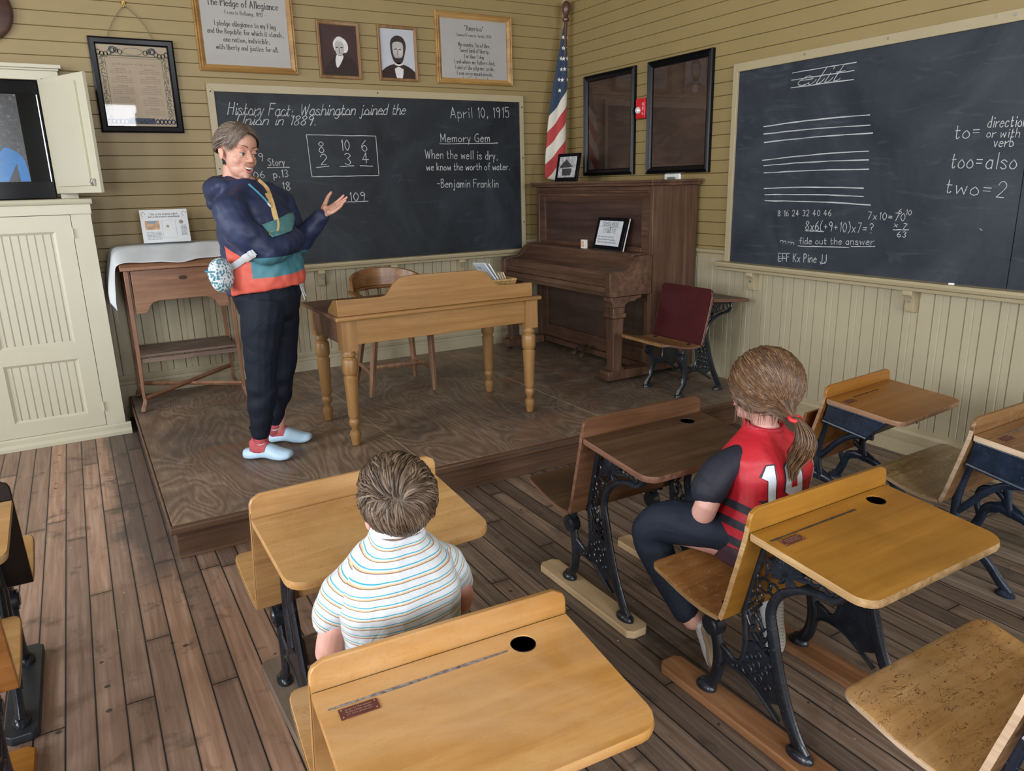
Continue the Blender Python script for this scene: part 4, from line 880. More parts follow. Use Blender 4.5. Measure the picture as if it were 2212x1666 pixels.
obj('side_apron', MB().box((DR-0.06, DF+0.10, 0.735), (DR-0.04, DB-0.10, 0.8725)), M_PINE, td)
GP = [(-2.80, 0.8935), (-2.80, 0.982)] + [(p.x, p.y) for p in smoothpath([(-2.56, 0.978, 0), (-2.525, 0.985, 0), (-2.50, 1.012, 0), (-2.475, 1.045, 0), (-2.435, 1.072, 0), (-2.38, 1.08, 0)], 4)] + [(p.x, p.y) for p in smoothpath([(-1.98, 1.076, 0), (-1.92, 1.064, 0), (-1.885, 1.035, 0), (-1.86, 1.0, 0), (-1.83, 0.98, 0), (-1.79, 0.974, 0)], 4)] + [(-1.60, 0.974), (-1.60, 0.8935)]
ga = obj('gallery', MB().prism(GP, 'y', DF+0.035, DF+0.053), M_PINE, td, bevel=0.002, recalc=True)
obj('gallery_end', MB().prism([(DF+0.054, 0.8935), (DF+0.054, 0.98), (DF+0.10, 0.975), (DF+0.20, 0.915), (DF+0.21, 0.8935)], 'x', DL+0.02, DL+0.036), M_PINE, ga, recalc=True)
obj('gallery_end', MB().prism([(DF+0.054, 0.8935), (DF+0.054, 0.972), (DF+0.10, 0.968), (DF+0.20, 0.915), (DF+0.21, 0.8935)], 'x', DR-0.061, DR-0.045), M_PINE, ga, recalc=True)
def turned(x, y):
    mb = MB(); b2 = 0.042
    mb.box((x-b2, y-b2, 0.70), (x+b2, y+b2, 0.8725))
    pr = [(0.018, 0), (0.024, 0.006), (0.029, 0.045), (0.033, 0.065), (0.03, 0.083), (0.017, 0.092), (0.02, 0.105), (0.031, 0.122), (0.034, 0.138), (0.03, 0.152), (0.024, 0.158), (0.024, 0.163), (0.031, 0.167), (0.033, 0.175), (0.037, 0.30), (0.041, 0.37), (0.043, 0.392), (0.036, 0.40), (0.034, 0.405), (0.043, 0.415), (0.046, 0.435), (0.046, 0.487), (0.042, 0.497), (0.035, 0.502), (0.035, 0.507), (0.043, 0.514), (0.044, 0.522), (0.036, 0.533), (0.036, 0.543)]
    mb.lathe([(r*0.93, z) for r, z in pr], (x, y, H), 24); return mb
for x, y in ((-2.743, -1.951), (-1.613, -1.965), (-2.735, -1.405), (-1.605, -1.415)): obj('leg', turned(x, y), M_PINEV, td, smooth=35)
# captain's chair tucked behind the desk
M_CHAIR = wood('chair_oak', (0.12, 0.055, 0.022), (0.23, 0.11, 0.042), (0.34, 0.18, 0.075), 'X', 0.3, 0.35)
M_CHLEG = wood('chair_leg_oak', (0.12, 0.058, 0.03), (0.21, 0.11, 0.062), (0.31, 0.18, 0.105), 'Z', 0.42)
ch = thing('captains_chair', 'brown wooden captain chair with curved back tucked behind the teacher desk', 'chair', (-2.09, -0.9, H))
cx, cy, R = -2.085, -0.93, 0.275
def arc(a0, a1, r, z, n): return [(cx+r*math.cos(lerp(a0, a1, i/n)), cy+r*0.95*math.sin(lerp(a0, a1, i/n)), z) for i in range(n+1)]
rail = [(cx+R+0.01, -1.12, 0.845), (cx+R+0.005, -1.03, 0.85)]+arc(0, PI, R, 0.855, 16)+[(cx-R-0.005, -1.03, 0.85), (cx-R-0.01, -1.12, 0.845)]
obj('arm_rail', MB().tube(rail, (0.032, 0.013), 8, up=(0, 0, 1)), M_CHAIR, ch)
crest = MB(); ring = []
for i in range(25):
    t = i/24; a = lerp(PI*0.06, PI*0.94, t); h = 0.125*math.sin(PI*t)**0.45
    r0, r1 = R-0.012, R+0.012; q = 0.018*math.sin(PI*t)
    ring.append([(cx+(r0)*math.cos(a), cy+r0*0.95*math.sin(a), 0.866), (cx+r1*math.cos(a), cy+r1*0.95*math.sin(a), 0.866), (cx+(r1+q)*math.cos(a), cy+(r1+q)*0.95*math.sin(a), 0.866+h), (cx+(r0+q)*math.cos(a), cy+(r0+q)*0.95*math.sin(a), 0.866+h)])
obj('crest_rail', crest.loft(ring), M_CHAIR, ch, bevel=0.004, recalc=True)
obj('seat', MB().prism([(p.x, p.y) for p in smoothpath([(cx-0.21, -1.17, 0), (cx+0.21, -1.17, 0), (cx+0.235, -0.95, 0), (cx+0.18, -0.72, 0), (cx-0.18, -0.72, 0), (cx-0.235, -0.95, 0)], 4, True)], 'z', 0.585, 0.615), M_CHAIR, ch, bevel=0.006, recalc=True)
for i in range(7):
    a = lerp(PI*0.14, PI*0.86, i/6); obj('spindle', MB().tube([(cx+0.20*math.cos(a), cy+0.20*math.sin(a), 0.612), (cx+R*math.cos(a), cy+R*0.95*math.sin(a), 0.852)], 0.011, 8), M_CHAIR, ch)
for s in (-1, 1): obj('arm_post', MB().tube([(cx+s*0.20, -1.10, 0.612), (cx+s*R, -1.08, 0.846)], 0.015, 8), M_CHAIR, ch)
for x, y, x2, y2 in ((-2.345, -1.09, -2.29, -1.10), (-1.905, -1.165, -1.90, -1.12), (-1.868, -0.735, -1.91, -0.78), (-2.30, -0.66, -2.25, -0.75)):
    obj('leg', MB().tube([(x2, y2, 0.588), (lerp(x, x2, 0.4), lerp(y, y2, 0.4), 0.34), (x, y, H+0.005)], [(0.025, 0.025), (0.023, 0.023), (0.015, 0.015)], 4, up=(0.3, 1, 0)), M_CHLEG, ch, bevel=0.003, smooth=40)
for a, b2 in (((-2.325, -1.09, 0.315), (-2.285, -0.70, 0.315)), ((-1.90, -1.15, 0.315), (-1.885, -0.755, 0.315)), ((-2.30, -0.88, 0.315), (-1.89, -0.93, 0.315))): obj('stretcher', MB().tube([a, b2], (0.012, 0.017), 4), M_CHLEG, ch)
# basket of leaflets on the desk
M_WICK = plain('wicker', (0.44, 0.27, 0.10), 0.6, var=0.35, scale=80)
bk = thing('basket', 'small woven basket on the right end of the teacher desk', 'basket', (-1.68, -1.72, 0.894))
wv = MB(); bx0, bx1, by0, by1 = -1.765, -1.600, -1.80, -1.62
def basketring(t, off):
    e = lerp(0.012, 0.0, t); P = []
    corners = [(bx0+e, by0+e), (bx1-e, by0+e), (bx1-e, by1-e), (bx0+e, by1-e)]
    for k in range(4):
        a, b2 = corners[k], corners[(k+1) % 4]
        for i in range(8):
            q = i/8; wob = 0.003*math.sin(i*PI+off)*(1 if i else 0)
            nx, ny = (b2[1]-a[1]), -(b2[0]-a[0]); l2 = math.hypot(nx, ny)
            P.append((lerp(a[0], b2[0], q)+wob*nx/l2, lerp(a[1], b2[1], q)+wob*ny/l2, 0.9005+t*0.07))
    return P
for r in range(7): wv.tube(basketring(r/6, PI/2 if r % 2 else -PI/2), 0.006, 6, closed=True)
obj('weave', wv, M_WICK, bk)
obj('rim', MB().tube(basketring(1.06, 0), 0.0085, 8, closed=True), M_WICK, bk)
obj('bottom', MB().box((bx0+0.01, by0+0.01, 0.896), (bx1-0.01, by1-0.01, 0.900)), M_WICK, bk)
LEAF = [('white leaflet with blue heading, tallest in the basket', (0.62, 0.68, 0.74), -1.69, 0.215, 0.135, -0.62, (0.10, 0.28, 0.42)), ('white folded leaflet behind the blue-headed one in the basket', (0.66, 0.68, 0.68), -1.675, 0.20, 0.125, -0.56, None),
        ('beige booklet leaning in the middle of the basket', (0.55, 0.47, 0.33), -1.66, 0.125, 0.12, -0.5, None), ('pink-striped booklet in the basket', (0.60, 0.42, 0.38), -1.648, 0.115, 0.12, -0.46, None), ('pale yellow booklet at the front of the basket', (0.62, 0.55, 0.36), -1.635, 0.12, 0.115, -0.4, None)]
for lab, col, x, hh, ww, an, blue in LEAF:
    m4 = Matrix.Translation((x+0.008, -1.71, 0.907)) @ Matrix.Rotation(an, 4, 'Y') @ Matrix.Rotation(0.1, 4, 'Z')
    lf = thing('leaflet', lab, 'leaflet', (x+0.008, -1.71, 0.907), 0, 'leaflets in the basket')
    obj('pages', MB().box((-0.0035, -ww/2, 0), (0.0035, ww/2, hh), mat=m4), plain('leaflet_paper', col, 0.5, var=0.06), lf, smooth=0)
    if blue:
        t2 = MB(); F = lambda u, v, o: m4 @ Vector((-0.0037-o, -u, v))
        write(t2, F, 'Guide', -0.05, hh-0.04, 0.0, hh-0.04, 0.018, 0.002, 0.0003, False, 0)
        for i in range(5): write(t2, F, 'visit the old school', -0.05, hh-0.075-i*0.014, 0.045, hh-0.075-i*0.014, 0.007, 0.0012, 0.0003, False, 0)
        obj('lettering', t2, plain('teal_ink', blue, 0.5), lf, smooth=0)

# ---------------------------------------------------------------- upright piano against the right wall
M_PIANO = wood('old_walnut', (0.042, 0.021, 0.013), (0.092, 0.047, 0.029), (0.165, 0.09, 0.056), 'Y', 0.4, 0.15, 0.7, 0.45)
M_PIANOV = wood('old_walnut_upright', (0.042, 0.021, 0.013), (0.092, 0.047, 0.029), (0.165, 0.09, 0.056), 'Z', 0.4, 0.15, 0.7, 0.45)
M_PIANOP = wood('dark_piano_panel', (0.03, 0.016, 0.012), (0.06, 0.033, 0.025), (0.10, 0.056, 0.042), 'Y', 0.3, 0.25, 0.5, 0.5)
pn = thing('upright_piano', 'old brown upright piano with closed keyboard lid against the right wall', 'piano', (-0.4, -1.0, H))
YA, YB = -1.745, -0.235           # near and far ends
XF, XB = -0.46, -0.05             # front of the case and its back
for y in (YA, YB-0.04): obj('side', MB().box((XF, y, 0.20), (XB, y+0.04, 1.512)), M_PIANOV, pn, bevel=0.003)
obj('top_lid', MB().box((XF-0.035, YA-0.03, 1.5125), (XB+0.0, YB+0.03, 1.532)).box((XF-0.045, YA-0.04, 1.532), (XB+0.004, YB+0.04, 1.551)), M_PIANO, pn, bevel=0.005, seg=3)
ya, yb = YA+0.04, YB-0.04
up = obj('upper_frame', MB().box((XF+0.004, ya, 1.44), (XF+0.03, yb, 1.5115)).box((XF+0.004, ya, 1.03), (XF+0.03, ya+0.085, 1.44)).box((XF+0.004, yb-0.085, 1.03), (XF+0.03, yb, 1.44)).box((XF+0.004, ya+0.085, 1.03), (XF+0.03, yb-0.085, 1.085)).box((XF+0.012, ya+0.085, 1.395), (XF+0.03, yb-0.085, 1.44)), M_PIANO, pn, bevel=0.003)
obj('upper_panel', MB().box((XF+0.02, ya+0.08, 1.08), (XF+0.034, yb-0.08, 1.40)), M_PIANOP, pn)
obj('cornice_strip', MB().prism([(XF+0.003, 1.462), (XF-0.012, 1.468), (XF-0.016, 1.478), (XF+0.003, 1.484)], 'y', ya, yb), M_PIANO, pn, recalc=True)
for y0 in (YA, YB-0.055):
    obj('cheek', MB().prism([(XF+0.01, 0.775), (-0.815, 0.775), (-0.825, 0.80), (-0.825, 0.935), (-0.812, 0.948), (-0.70, 0.952), (-0.665, 0.962), (-0.635, 0.995), (-0.60, 1.03), (-0.575, 1.044), (XF+0.01, 1.046)], 'y', y0, y0+0.055), M_PIANO, pn, bevel=0.003, recalc=True)
kf = [(-0.795, 0.838), (-0.795, 0.925), (-0.785, 0.94), (-0.70, 0.948), (-0.672, 0.953), (-0.648, 0.972), (-0.625, 1.0), (-0.598, 1.03), (-0.59, 1.036), (-0.59, 1.05), (-0.575, 1.056), (XF, 1.056), (XF, 0.838)]
obj('fallboard', MB().prism(kf, 'y', ya+0.016, yb-0.016), M_PIANO, pn, bevel=0.002, recalc=True)
obj('key_slip', MB().box((-0.812, ya+0.016, 0.80), (-0.795, yb-0.016, 0.838)).box((-0.805, ya+0.016, 0.84), (-0.7955, yb-0.016, 0.885)), M_PIANO, pn, bevel=0.003)
obj('key_bed', MB().box((-0.80, ya+0.016, 0.772), (XF+0.01, yb-0.016, 0.80)), M_PIANO, pn, bevel=0.002)
kn = obj('knee_frame', MB().box((XF+0.03, ya, 0.245), (XF+0.055, ya+0.07, 0.77)).box((XF+0.03, yb-0.07, 0.245), (XF+0.055, yb, 0.77)).box((XF+0.03, ya+0.07, 0.70), (XF+0.055, yb-0.07, 0.77)).box((XF+0.03, ya+0.07, 0.245), (XF+0.055, yb-0.07, 0.35)), M_PIANO, pn, bevel=0.003)
obj('knee_panel', MB().box((XF+0.042, ya+0.065, 0.345), (XF+0.056, yb-0.065, 0.705)), M_PIANOP, pn)
obj('bottom_board', MB().box((XF+0.01, ya, 0.20), (XF+0.05, yb, 0.244)), M_PIANO, pn)
for y in (YA+0.045, YB-0.045):
    lg = MB(); x = -0.745
    def sq(z, h2): return [(x-h2, y-h2, z), (x+h2, y-h2, z), (x+h2, y+h2, z), (x-h2, y+h2, z)]
    lg.loft([sq(0.2495, 0.05), sq(0.268, 0.05), sq(0.275, 0.04), sq(0.285, 0.037), sq(0.62, 0.045), sq(0.63, 0.058), sq(0.655, 0.058), sq(0.662, 0.048), sq(0.70, 0.05)])
    obj('leg', lg, M_PIANOV, pn, bevel=0.003)
    obj('leg_scroll', MB().prism([(-0.81, 0.772), (-0.81, 0.748), (-0.795, 0.725), (-0.795, 0.701), (-0.69, 0.701), (-0.685, 0.72), (-0.655, 0.733), (-0.60, 0.735), (-0.585, 0.748), (-0.55, 0.752), (-0.54, 0.772)], 'y', y-0.044, y+0.044), M_PIANO, pn, bevel=0.003, recalc=True)
    obj('toe_block', MB().box((-0.835, y-0.05, 0.185), (XF+0.0, y+0.05, 0.249)), M_PIANO, pn, bevel=0.004)
    for xx in (-0.78, -0.2): obj('caster', MB().tube([(xx, y-0.014, H+0.0155), (xx, y+0.014, H+0.0155)], 0.0155, 14).box((xx-0.012, y-0.02, H+0.015), (xx+0.012, y+0.02, 0.20)), plain('caster_iron', (0.03, 0.028, 0.026), 0.5, 0.6), pn)
M_PED = plain('worn_pedal', (0.24, 0.19, 0.15), 0.3, 0.85)
for y in (-0.94, -1.04): obj('pedal', MB().tube(smoothpath([(XF+0.03, y, 0.26), (XF-0.03, y, 0.262), (XF-0.09, y-0.005, 0.235), (XF-0.13, y-0.01, 0.20)], 4), [(0.012, 0.006)]*4+[(0.016, 0.006)]*5+[(0.024, 0.006)]*4, 8, up=(0, 0, 1)), M_PED, pn)
# things on the piano
eq = thing('etiquette_sign', 'black framed schoolhouse etiquette sign leaning on the piano ledge', 'sign', (-0.52, -1.34, 1.056))
em = Matrix.Translation((-0.545, -1.345, 1.0605)) @ Matrix.Rotation(-0.04, 4, 'Z') @ Matrix.Rotation(0.26, 4, 'Y')
obj('frame', MB().box((-0.012, -0.185, 0), (0.004, 0.185, 0.235), mat=em), M_BLACKF, eq, bevel=0.002)
obj('backing', MB().box((0.004, -0.186, 0), (0.012, 0.184, 0.235), mat=em), M_WHITEP, eq)
EF = lambda u, v, o: em @ Vector((-0.0125-o, -u, v))
obj('sheet', MB().add([EF(-0.152, 0.028, 0), EF(0.142, 0.028, 0), EF(0.142, 0.21, 0), EF(-0.152, 0.21, 0)], [(0, 1, 2, 3)]), plain('sheet_white', (0.62, 0.65, 0.68), 0.4, var=0.03), eq, smooth=0)
tx = MB(); write(tx, EF, 'SCHOOLHOUSE', -0.105, 0.170, 0.095, 0.170, 0.030, 0.003, 0.0004, False, 0); write(tx, EF, 'ETIQUETTE', -0.08, 0.122, 0.075, 0.122, 0.030, 0.003, 0.0004, False, 0)
ribbon(tx, [(-0.13, 0.163), (0.12, 0.163)], 0.0018, EF, 0.0004); tx.add([EF(-0.012, 0.162, 0.0005), EF(0.006, 0.162, 0.0005), EF(-0.003, 0.154, 0.0005)], [(0, 1, 2)])
for i, t in enumerate(('Be respectful and kind.', 'Raise your hand before speaking.', 'Please stay seated on the benches.')): write(tx, EF, t, -0.13, 0.088-0.02*i, 0.07+0.02*i, 0.088-0.02*i, 0.011, 0.0015, 0.0004, False, 0)
obj('lettering', tx, M_INK, eq, smooth=0)
cd2 = thing('small_card', 'tiny white card with an orange mark standing on the piano ledge', 'card', (-0.56, -1.07, 1.056))
obj('block', MB().box((-0.575, -1.105, 1.0565), (-0.55, -1.05, 1.122)), M_PAPER, cd2, bevel=0.002)
obj('orange_mark', MB().tube([(-0.5757, -1.078+0.012*math.cos(a), 1.09+0.018*math.sin(a)) for a in [i*PI/6 for i in range(12)]], 0.004, 6, closed=True), plain('orange_print', (0.62, 0.25, 0.05), 0.5), cd2)
ph = thing('small_photograph', 'small black framed house photograph standing on the piano top', 'picture', (-0.36, -0.62, 1.551))
hm = Matrix.Translation((-0.40, -0.595, 1.5555)) @ Matrix.Rotation(0.12, 4, 'Z') @ Matrix.Rotation(0.20, 4, 'Y')
obj('frame', MB().box((-0.008, -0.135, 0), (0.008, 0.135, 0.222), mat=hm), M_BLACKF, ph, bevel=0.002)
obj('strut', MB().box((0.008, -0.03, 0.09), (0.014, 0.03, 0.12), mat=hm).tube([hm @ Vector((0.012, 0, 0.10)), hm @ Vector((0.07, 0, 0.018))], 0.006, 6), M_BLACKF, ph)
HF = lambda u, v, o: hm @ Vector((-0.0085-o, -u, v))
def hq(P, o): return MB().add([HF(a, b2, o) for a, b2 in P], [tuple(range(len(P)))])
obj('print', hq([(-0.105, 0.03), (0.105, 0.03), (0.105, 0.196), (-0.105, 0.196)], 0), plain('grey_photo', (0.40, 0.40, 0.40), 0.4, var=0.5, scale=40), ph, smooth=0)
M_PHD = plain('photo_dark', (0.05, 0.05, 0.052), 0.4, var=0.5, scale=60)
obj('house_print', MB().add(*((lambda q: (q.v, q.f))(hq([(-0.09, 0.12), (-0.02, 0.175), (0.055, 0.12), (0.075, 0.112), (-0.09, 0.105)], 0.0004)))).add(*((lambda q: (q.v, q.f))(hq([(-0.05, 0.045), (0.05, 0.045), (0.055, 0.10), (-0.06, 0.10)], 0.0004)))), M_PHD, ph, smooth=0)
# ---------------------------------------------------------------- cast-iron and wood school desks, each with a seat for the pupil in front
def iron(name, col=(0.0055, 0.007, 0.010)):
    m, nt, b = new_mat(name); v = coords(nt); n = noise_t(nt, v, 14, 5, 0.65); n2 = noise_t(nt, v, 90, 3)
    c = ramp(nt, n, [(0.35, col), (0.62, tuple(x*2.4 for x in col))])
    c = mixc(nt, mth(nt, 'MULTIPLY', mth(nt, 'GREATER_THAN', n2, 0.68), 0.35), c, (0.10, 0.10, 0.105))
    nt.links.new(c, b.inputs['Base Color']); spec(b, 0.27, 0.0, 0.0, 0.5); bump(nt, b, n2, 0.18, 0.002); return m
M_IRON = iron('dark_cast_iron'); M_NAVY = iron('navy_painted_iron', (0.006, 0.0105, 0.020))
M_EDGE = wood('worn_pale_edge', (0.16, 0.09, 0.035), (0.34, 0.21, 0.09), (0.52, 0.38, 0.20), 'Y', 0.55, 0, 1.4, 0.2)
M_HOLE = plain('ink_well_iron', (0.016, 0.015, 0.016), 0.45, 0.5, var=0.5, scale=60)
M_COPPER = plain('copper_plate', (0.17, 0.062, 0.05), 0.32, 0.6, var=0.15, scale=60)
M_DIRT = plain('dark_groove', (0.045, 0.032, 0.026), 0.7, var=0.7, scale=140)
M_DUST = plain('chalky_groove', (0.16, 0.14, 0.14), 0.7, var=0.75, scale=110)
ZD = 0.653
def school_desk(name, label, x0, y0, th, zs, w, topm, seatm, railm, style='lace', base=0.0, irn=None, group='school desks', hole=0.30, groove=None, plate=None, shelf=None, runner=None, rlen=(0.36, -0.30), seat='down', depth=1.0, stretcher=False, edge=None, drop=0.0):
    """origin: middle of the far edge of the desk top on the floor; +y towards the seat; zs scales heights, w is the board width"""
    irn = irn or M_IRON; edge = edge or M_EDGE
    t = thing(name, label, 'desk', (x0, y0, base), th, group)
    Z = lambda z: z*zs
    Rb = 0.03 if runner else 0.0
    h = w/2; D = 0.345*depth; zf, zn = Z(ZD), Z(ZD-0.034)-drop
    O = lambda nm, mb, m, par=t, **k: obj(nm, mb, m, par, world=False, **k)
    # sloping desk top with rounded near corners and an ink-well hole
    r = 0.05; out = [(-h, 0), (-h, -D+r)]+[(-h+r-r*math.cos(a), -D+r-r*math.sin(a)) for a in [PI/2*i/5 for i in range(1, 6)]]+[(h-r+r*math.sin(a), -D+r-r*math.cos(a)) for a in [PI/2*i/5 for i in range(0, 6)]]+[(h, 0)]
    zt = lambda y: lerp(zf, zn, -y/D)
    mb = MB(); n = len(out); tk = 0.021
    if hole is not None:
        hc = (-h+w*hole*1.0, -0.045*depth); hr = 0.027
        # fan the top from outline to hole with a slit: two polygons left and right of the hole
        circ = [(hc[0]+hr*math.cos(a), hc[1]+hr*math.sin(a)) for a in [i*2*PI/24 for i in range(24)]]
        up = [(h, 0), (-h, 0)]
        upper = [(-h, 0), (-h, hc[1])]+[circ[i % 24] for i in range(12, -1, -1)]+[(h, hc[1]), (h, 0)]
        lowr = [(-h, hc[1])]+[p for p in out if p[1] < hc[1]]+[(h, hc[1])]+[circ[i % 24] for i in range(24, 11, -1)]
        polys = [upper, lowr]
        for P in polys:
            mb.add([(a, b2, zt(b2)) for a, b2 in P], [tuple(range(len(P)))]); mb.add([(a, b2, zt(b2)-tk) for a, b2 in P], [tuple(range(len(P)))[::-1]])
        k = 24; mb.add([(a, b2, zt(b2)) for a, b2 in circ]+[(a, b2, zt(b2)-tk) for a, b2 in circ], [(i, (i+1) % k, k+(i+1) % k, k+i) for i in range(k)])
    else:
        mb.add([(a, b2, zt(b2)) for a, b2 in out], [tuple(range(n))]); mb.add([(a, b2, zt(b2)-tk) for a, b2 in out], [tuple(range(n))[::-1]])
    dt = O('desk_top', mb, topm, smooth=0)
    rim = MB()
    rim.add([(a, b2, zt(b2)) for a, b2 in out]+[(a*1.006, b2*1.006, zt(b2)-tk*0.5) for a, b2 in out]+[(a, b2, zt(b2)-tk) for a, b2 in out], [(j*n+i, j*n+(i+1) % n, (j+1)*n+(i+1) % n, (j+1)*n+i) for j in range(2) for i in range(n-1)])
    O('edge', rim, edge, dt, smooth=60)
    if hole is not None: O('ink_well', MB().lathe([(0.0255, 0.001), (0.0268, 0.001), (0.0268, -0.022), (0.02, -0.04), (0.001, -0.042), (0.001, -0.040), (0.019, -0.037), (0.0245, -0.022), (0.0255, 0.001)], (hc[0], hc[1], zt(hc[1])-0.002), 20), M_HOLE, dt)
    if groove: 
        a, b2, m = groove; gm = MB(); yy = -0.052*depth
        P = [(lerp(-h+w*a, -h+w*b2, i/16), yy-0.0) for i in range(17)]; ribbon(gm, P, 0.006, lambda u, v, o: (u, v, zt(v)+o), 0.0006, 0.35); O('pencil_groove', gm, m, dt, smooth=0)
    if plate:
        px, py = -h+w*plate, -0.075*depth; pm = MB()
        pm.add([(px+a, py+b2, zt(py+b2)+z) for z in (0.0003, 0.0022) for a, b2 in ((-0.036, -0.013), (0.036, -0.013), (0.036, 0.013), (-0.036, 0.013))], [(4, 5, 6, 7), (0, 1, 5, 4), (1, 2, 6, 5), (2, 3, 7, 6), (3, 0, 4, 7)])
        pp = O('name_plate', pm, M_COPPER, dt, smooth=0); tm = MB(); F = lambda u, v, o: (px+u, py+v, zt(py+v)+0.0022+o)
        for i, s2 in enumerate(('given to the school', 'by the pioneer society', 'of the district')): write(tm, F, s2, -0.024, 0.005-0.006*i, 0.024, 0.005-0.006*i, 0.0038, 0.0006, 0.0003, False, 0)
        for a in (-0.031, 0.031):
            for b2 in (-0.009, 0.009): tm.disc((px+a, py+b2, zt(py+b2)+0.0022), (0, 0, 1), 0.0016, 0.0008, 8)
        O('engraving', tm, plain('engraved_pale', (0.30, 0.17, 0.14), 0.4), pp, smooth=0)
    # back board: one bent board from the rail above the top down to the seat
    prof = smoothpath([(0.088, Z(0.352), 0), (0.072, Z(0.40), 0), (0.050, Z(0.49), 0), (0.030, Z(0.57), 0), (0.014, Z(0.64), 0), (0.010, Z(0.68), 0), (0.010, Z(0.716), 0)], 3)
    bt = 0.0075; rings = []
    for i, p in enumerate(prof):
        a = prof[max(i-1, 0)]; b2 = prof[min(i+1, len(prof)-1)]; tn = Vector((b2.x-a.x, b2.y-a.y)).normalized(); nx, nz = tn.y, -tn.x
        q = (prof[-1].y-p.y)/0.035; ins = (1-math.sqrt(max(0, 1-(1-q)**2)))*0.03 if q < 1 else 0
        hh = h+0.002-ins
        rings.append([(-hh, p.x+nx*bt, p.y+nz*bt), (hh, p.x+nx*bt, p.y+nz*bt), (hh, p.x-nx*bt, p.y-nz*bt), (-hh, p.x-nx*bt, p.y-nz*bt)])
    bb = O('backrest', MB().loft(rings), railm, bevel=0.003, recalc=True, smooth=35)
    for s in (-1, 1):
        em = MB(); em.add([v for rg in rings[:-4] for v in ((rg[0 if s < 0 else 1][0]+s*0.0004, rg[0][1], rg[0][2]), (rg[0 if s < 0 else 1][0]+s*0.0004, rg[2][1], rg[2][2]))], [(2*i, 2*i+1, 2*i+3, 2*i+2) for i in range(len(rings)-5)])
        O('worn_edge', em, edge, bb, smooth=0)
    # seat
    if seat == 'down':
        sp = [(0.098, Z(0.355)), (0.16, Z(0.352)), (0.24, Z(0.362)), (0.32, Z(0.382)), (0.375, Z(0.392)), (0.395, Z(0.386))]
        so = [(-h, 0.098), (-h, 0.34)]+[(-h+0.045-0.045*math.cos(a), 0.345+0.045*math.sin(a)) for a in [PI/2*i/4 for i in range(5)]]+[(h-0.045+0.045*math.sin(a), 0.345+0.045*math.cos(a)) for a in [PI/2*i/4 for i in range(5)]]+[(h, 0.34), (h, 0.098)]
        P = smoothpath([(a, b2, 0) for a, b2 in sp], 3); sm = MB(); rg = []
        for p in P:
            q = (0.395-p.x)/0.045; ins = (1-math.sqrt(max(0, 1-(1-q)**2)))*0.045 if q < 1 else 0
            hh = h-ins; rg.append([(-hh, p.x, p.y), (hh, p.x, p.y), (hh, p.x, p.y-0.014), (-hh, p.x, p.y-0.014)])
        st2 = O('seat', sm.loft(rg), seatm, bevel=0.003, recalc=True, smooth=35)
        for s in (0, 1):
            em = MB(); em.add([(v[0]+(0.0004 if s else -0.0004), v[1], v[2]+dz) for g in rg for v, dz in ((g[0 if s == 0 else 1], -0.001), (g[0 if s == 0 else 1], -0.013))], [(2*i, 2*i+1, 2*i+3, 2*i+2) for i in range(len(rg)-1)])
            O('worn_edge', em, edge, st2, smooth=0)
    else:
        rg = []
        for y, z in ((0.105, 0.245), (0.118, 0.29), (0.122, 0.36), (0.115, 0.46), (0.10, 0.55)): rg.append([(-h, y-0.007, Z(z)), (h, y-0.007, Z(z)), (h, y+0.007, Z(z)), (-h, y+0.007, Z(z))])
        O('seat', MB().loft(rg), seatm, bevel=0.003, recalc=True, smooth=35)
    fx = h-0.075
    zb = Rb+0.012
    for s in (-1, 1):
        x = s*fx; m = MB()
        T = lambda P, r0, k=5, n2=10: m.tube([(x, a, b2) for a, b2, _ in [(q.x, q.y, 0) for q in smoothpath([(a, b2, 0) for a, b2 in P], k)]], r0, n2, up=(1, 0, 0))
        if style in ('lace', 'plain'):
            leg = smoothpath([(-0.165, zb, 0), (-0.135, Z(0.075), 0), (-0.092, Z(0.155), 0), (-0.058, Z(0.25), 0), (-0.034, Z(0.345), 0), (-0.022, Z(0.41), 0), (-0.047, Z(0.47), 0), (-0.10, Z(0.51), 0), (-0.155, Z(0.53), 0), (-0.205, Z(0.535), 0), (-0.235, Z(0.56), 0), (-0.243, Z(0.60), 0)], 4)
            k = len(leg); rr = [(lerp(0.0225, 0.0095, min(1, max(0, i/k-0.22)/0.45)), 0.012) for i in range(k)]
            m.tube([(x, p.x, p.y) for p in leg], rr, 10, up=(1, 0, 0))
            T([(0.205, zb), (0.185, Z(0.055)), (0.162, Z(0.09)), (0.152, Z(0.14)), (0.155, Z(0.19)), (0.168, Z(0.24))], (0.021, 0.013))
            T([(0.155, Z(0.11)), (0.125, Z(0.155)), (0.085, Z(0.165)), (0.03, Z(0.155)), (-0.03, Z(0.12)), (-0.075, Z(0.09))], (0.006, 0.010))
            T([(0.155, Z(0.21)), (0.125, Z(0.20)), (0.085, Z(0.185)), (0.062, Z(0.21)), (0.055, Z(0.27)), (0.062, Z(0.33)), (0.066, Z(0.37))], (0.011, 0.009))
            T([(0.066, Z(0.37)), (0.05, Z(0.45)), (0.030, Z(0.53)), (0.008, Z(0.615))], (0.010, 0.008))
            T([(0.0, Z(0.625)), (-0.12, Z(0.61)), (-0.245, Z(0.598)-drop)], (0.009, 0.011))
            plate2 = [(0.140, Z(0.15)), (0.125, Z(0.205)), (0.085, Z(0.19)), (0.066, Z(0.215)), (0.058, Z(0.30)), (0.066, Z(0.37)), (0.03, Z(0.36)), (-0.005, Z(0.375)), (-0.035, Z(0.33)), (-0.06, Z(0.24)), (-0.09, Z(0.16)), (-0.03, Z(0.125)), (0.03, Z(0.16)), (0.085, Z(0.17))]
            plate2 = [plate2[i] for i in range(4)]+plate2[4:]
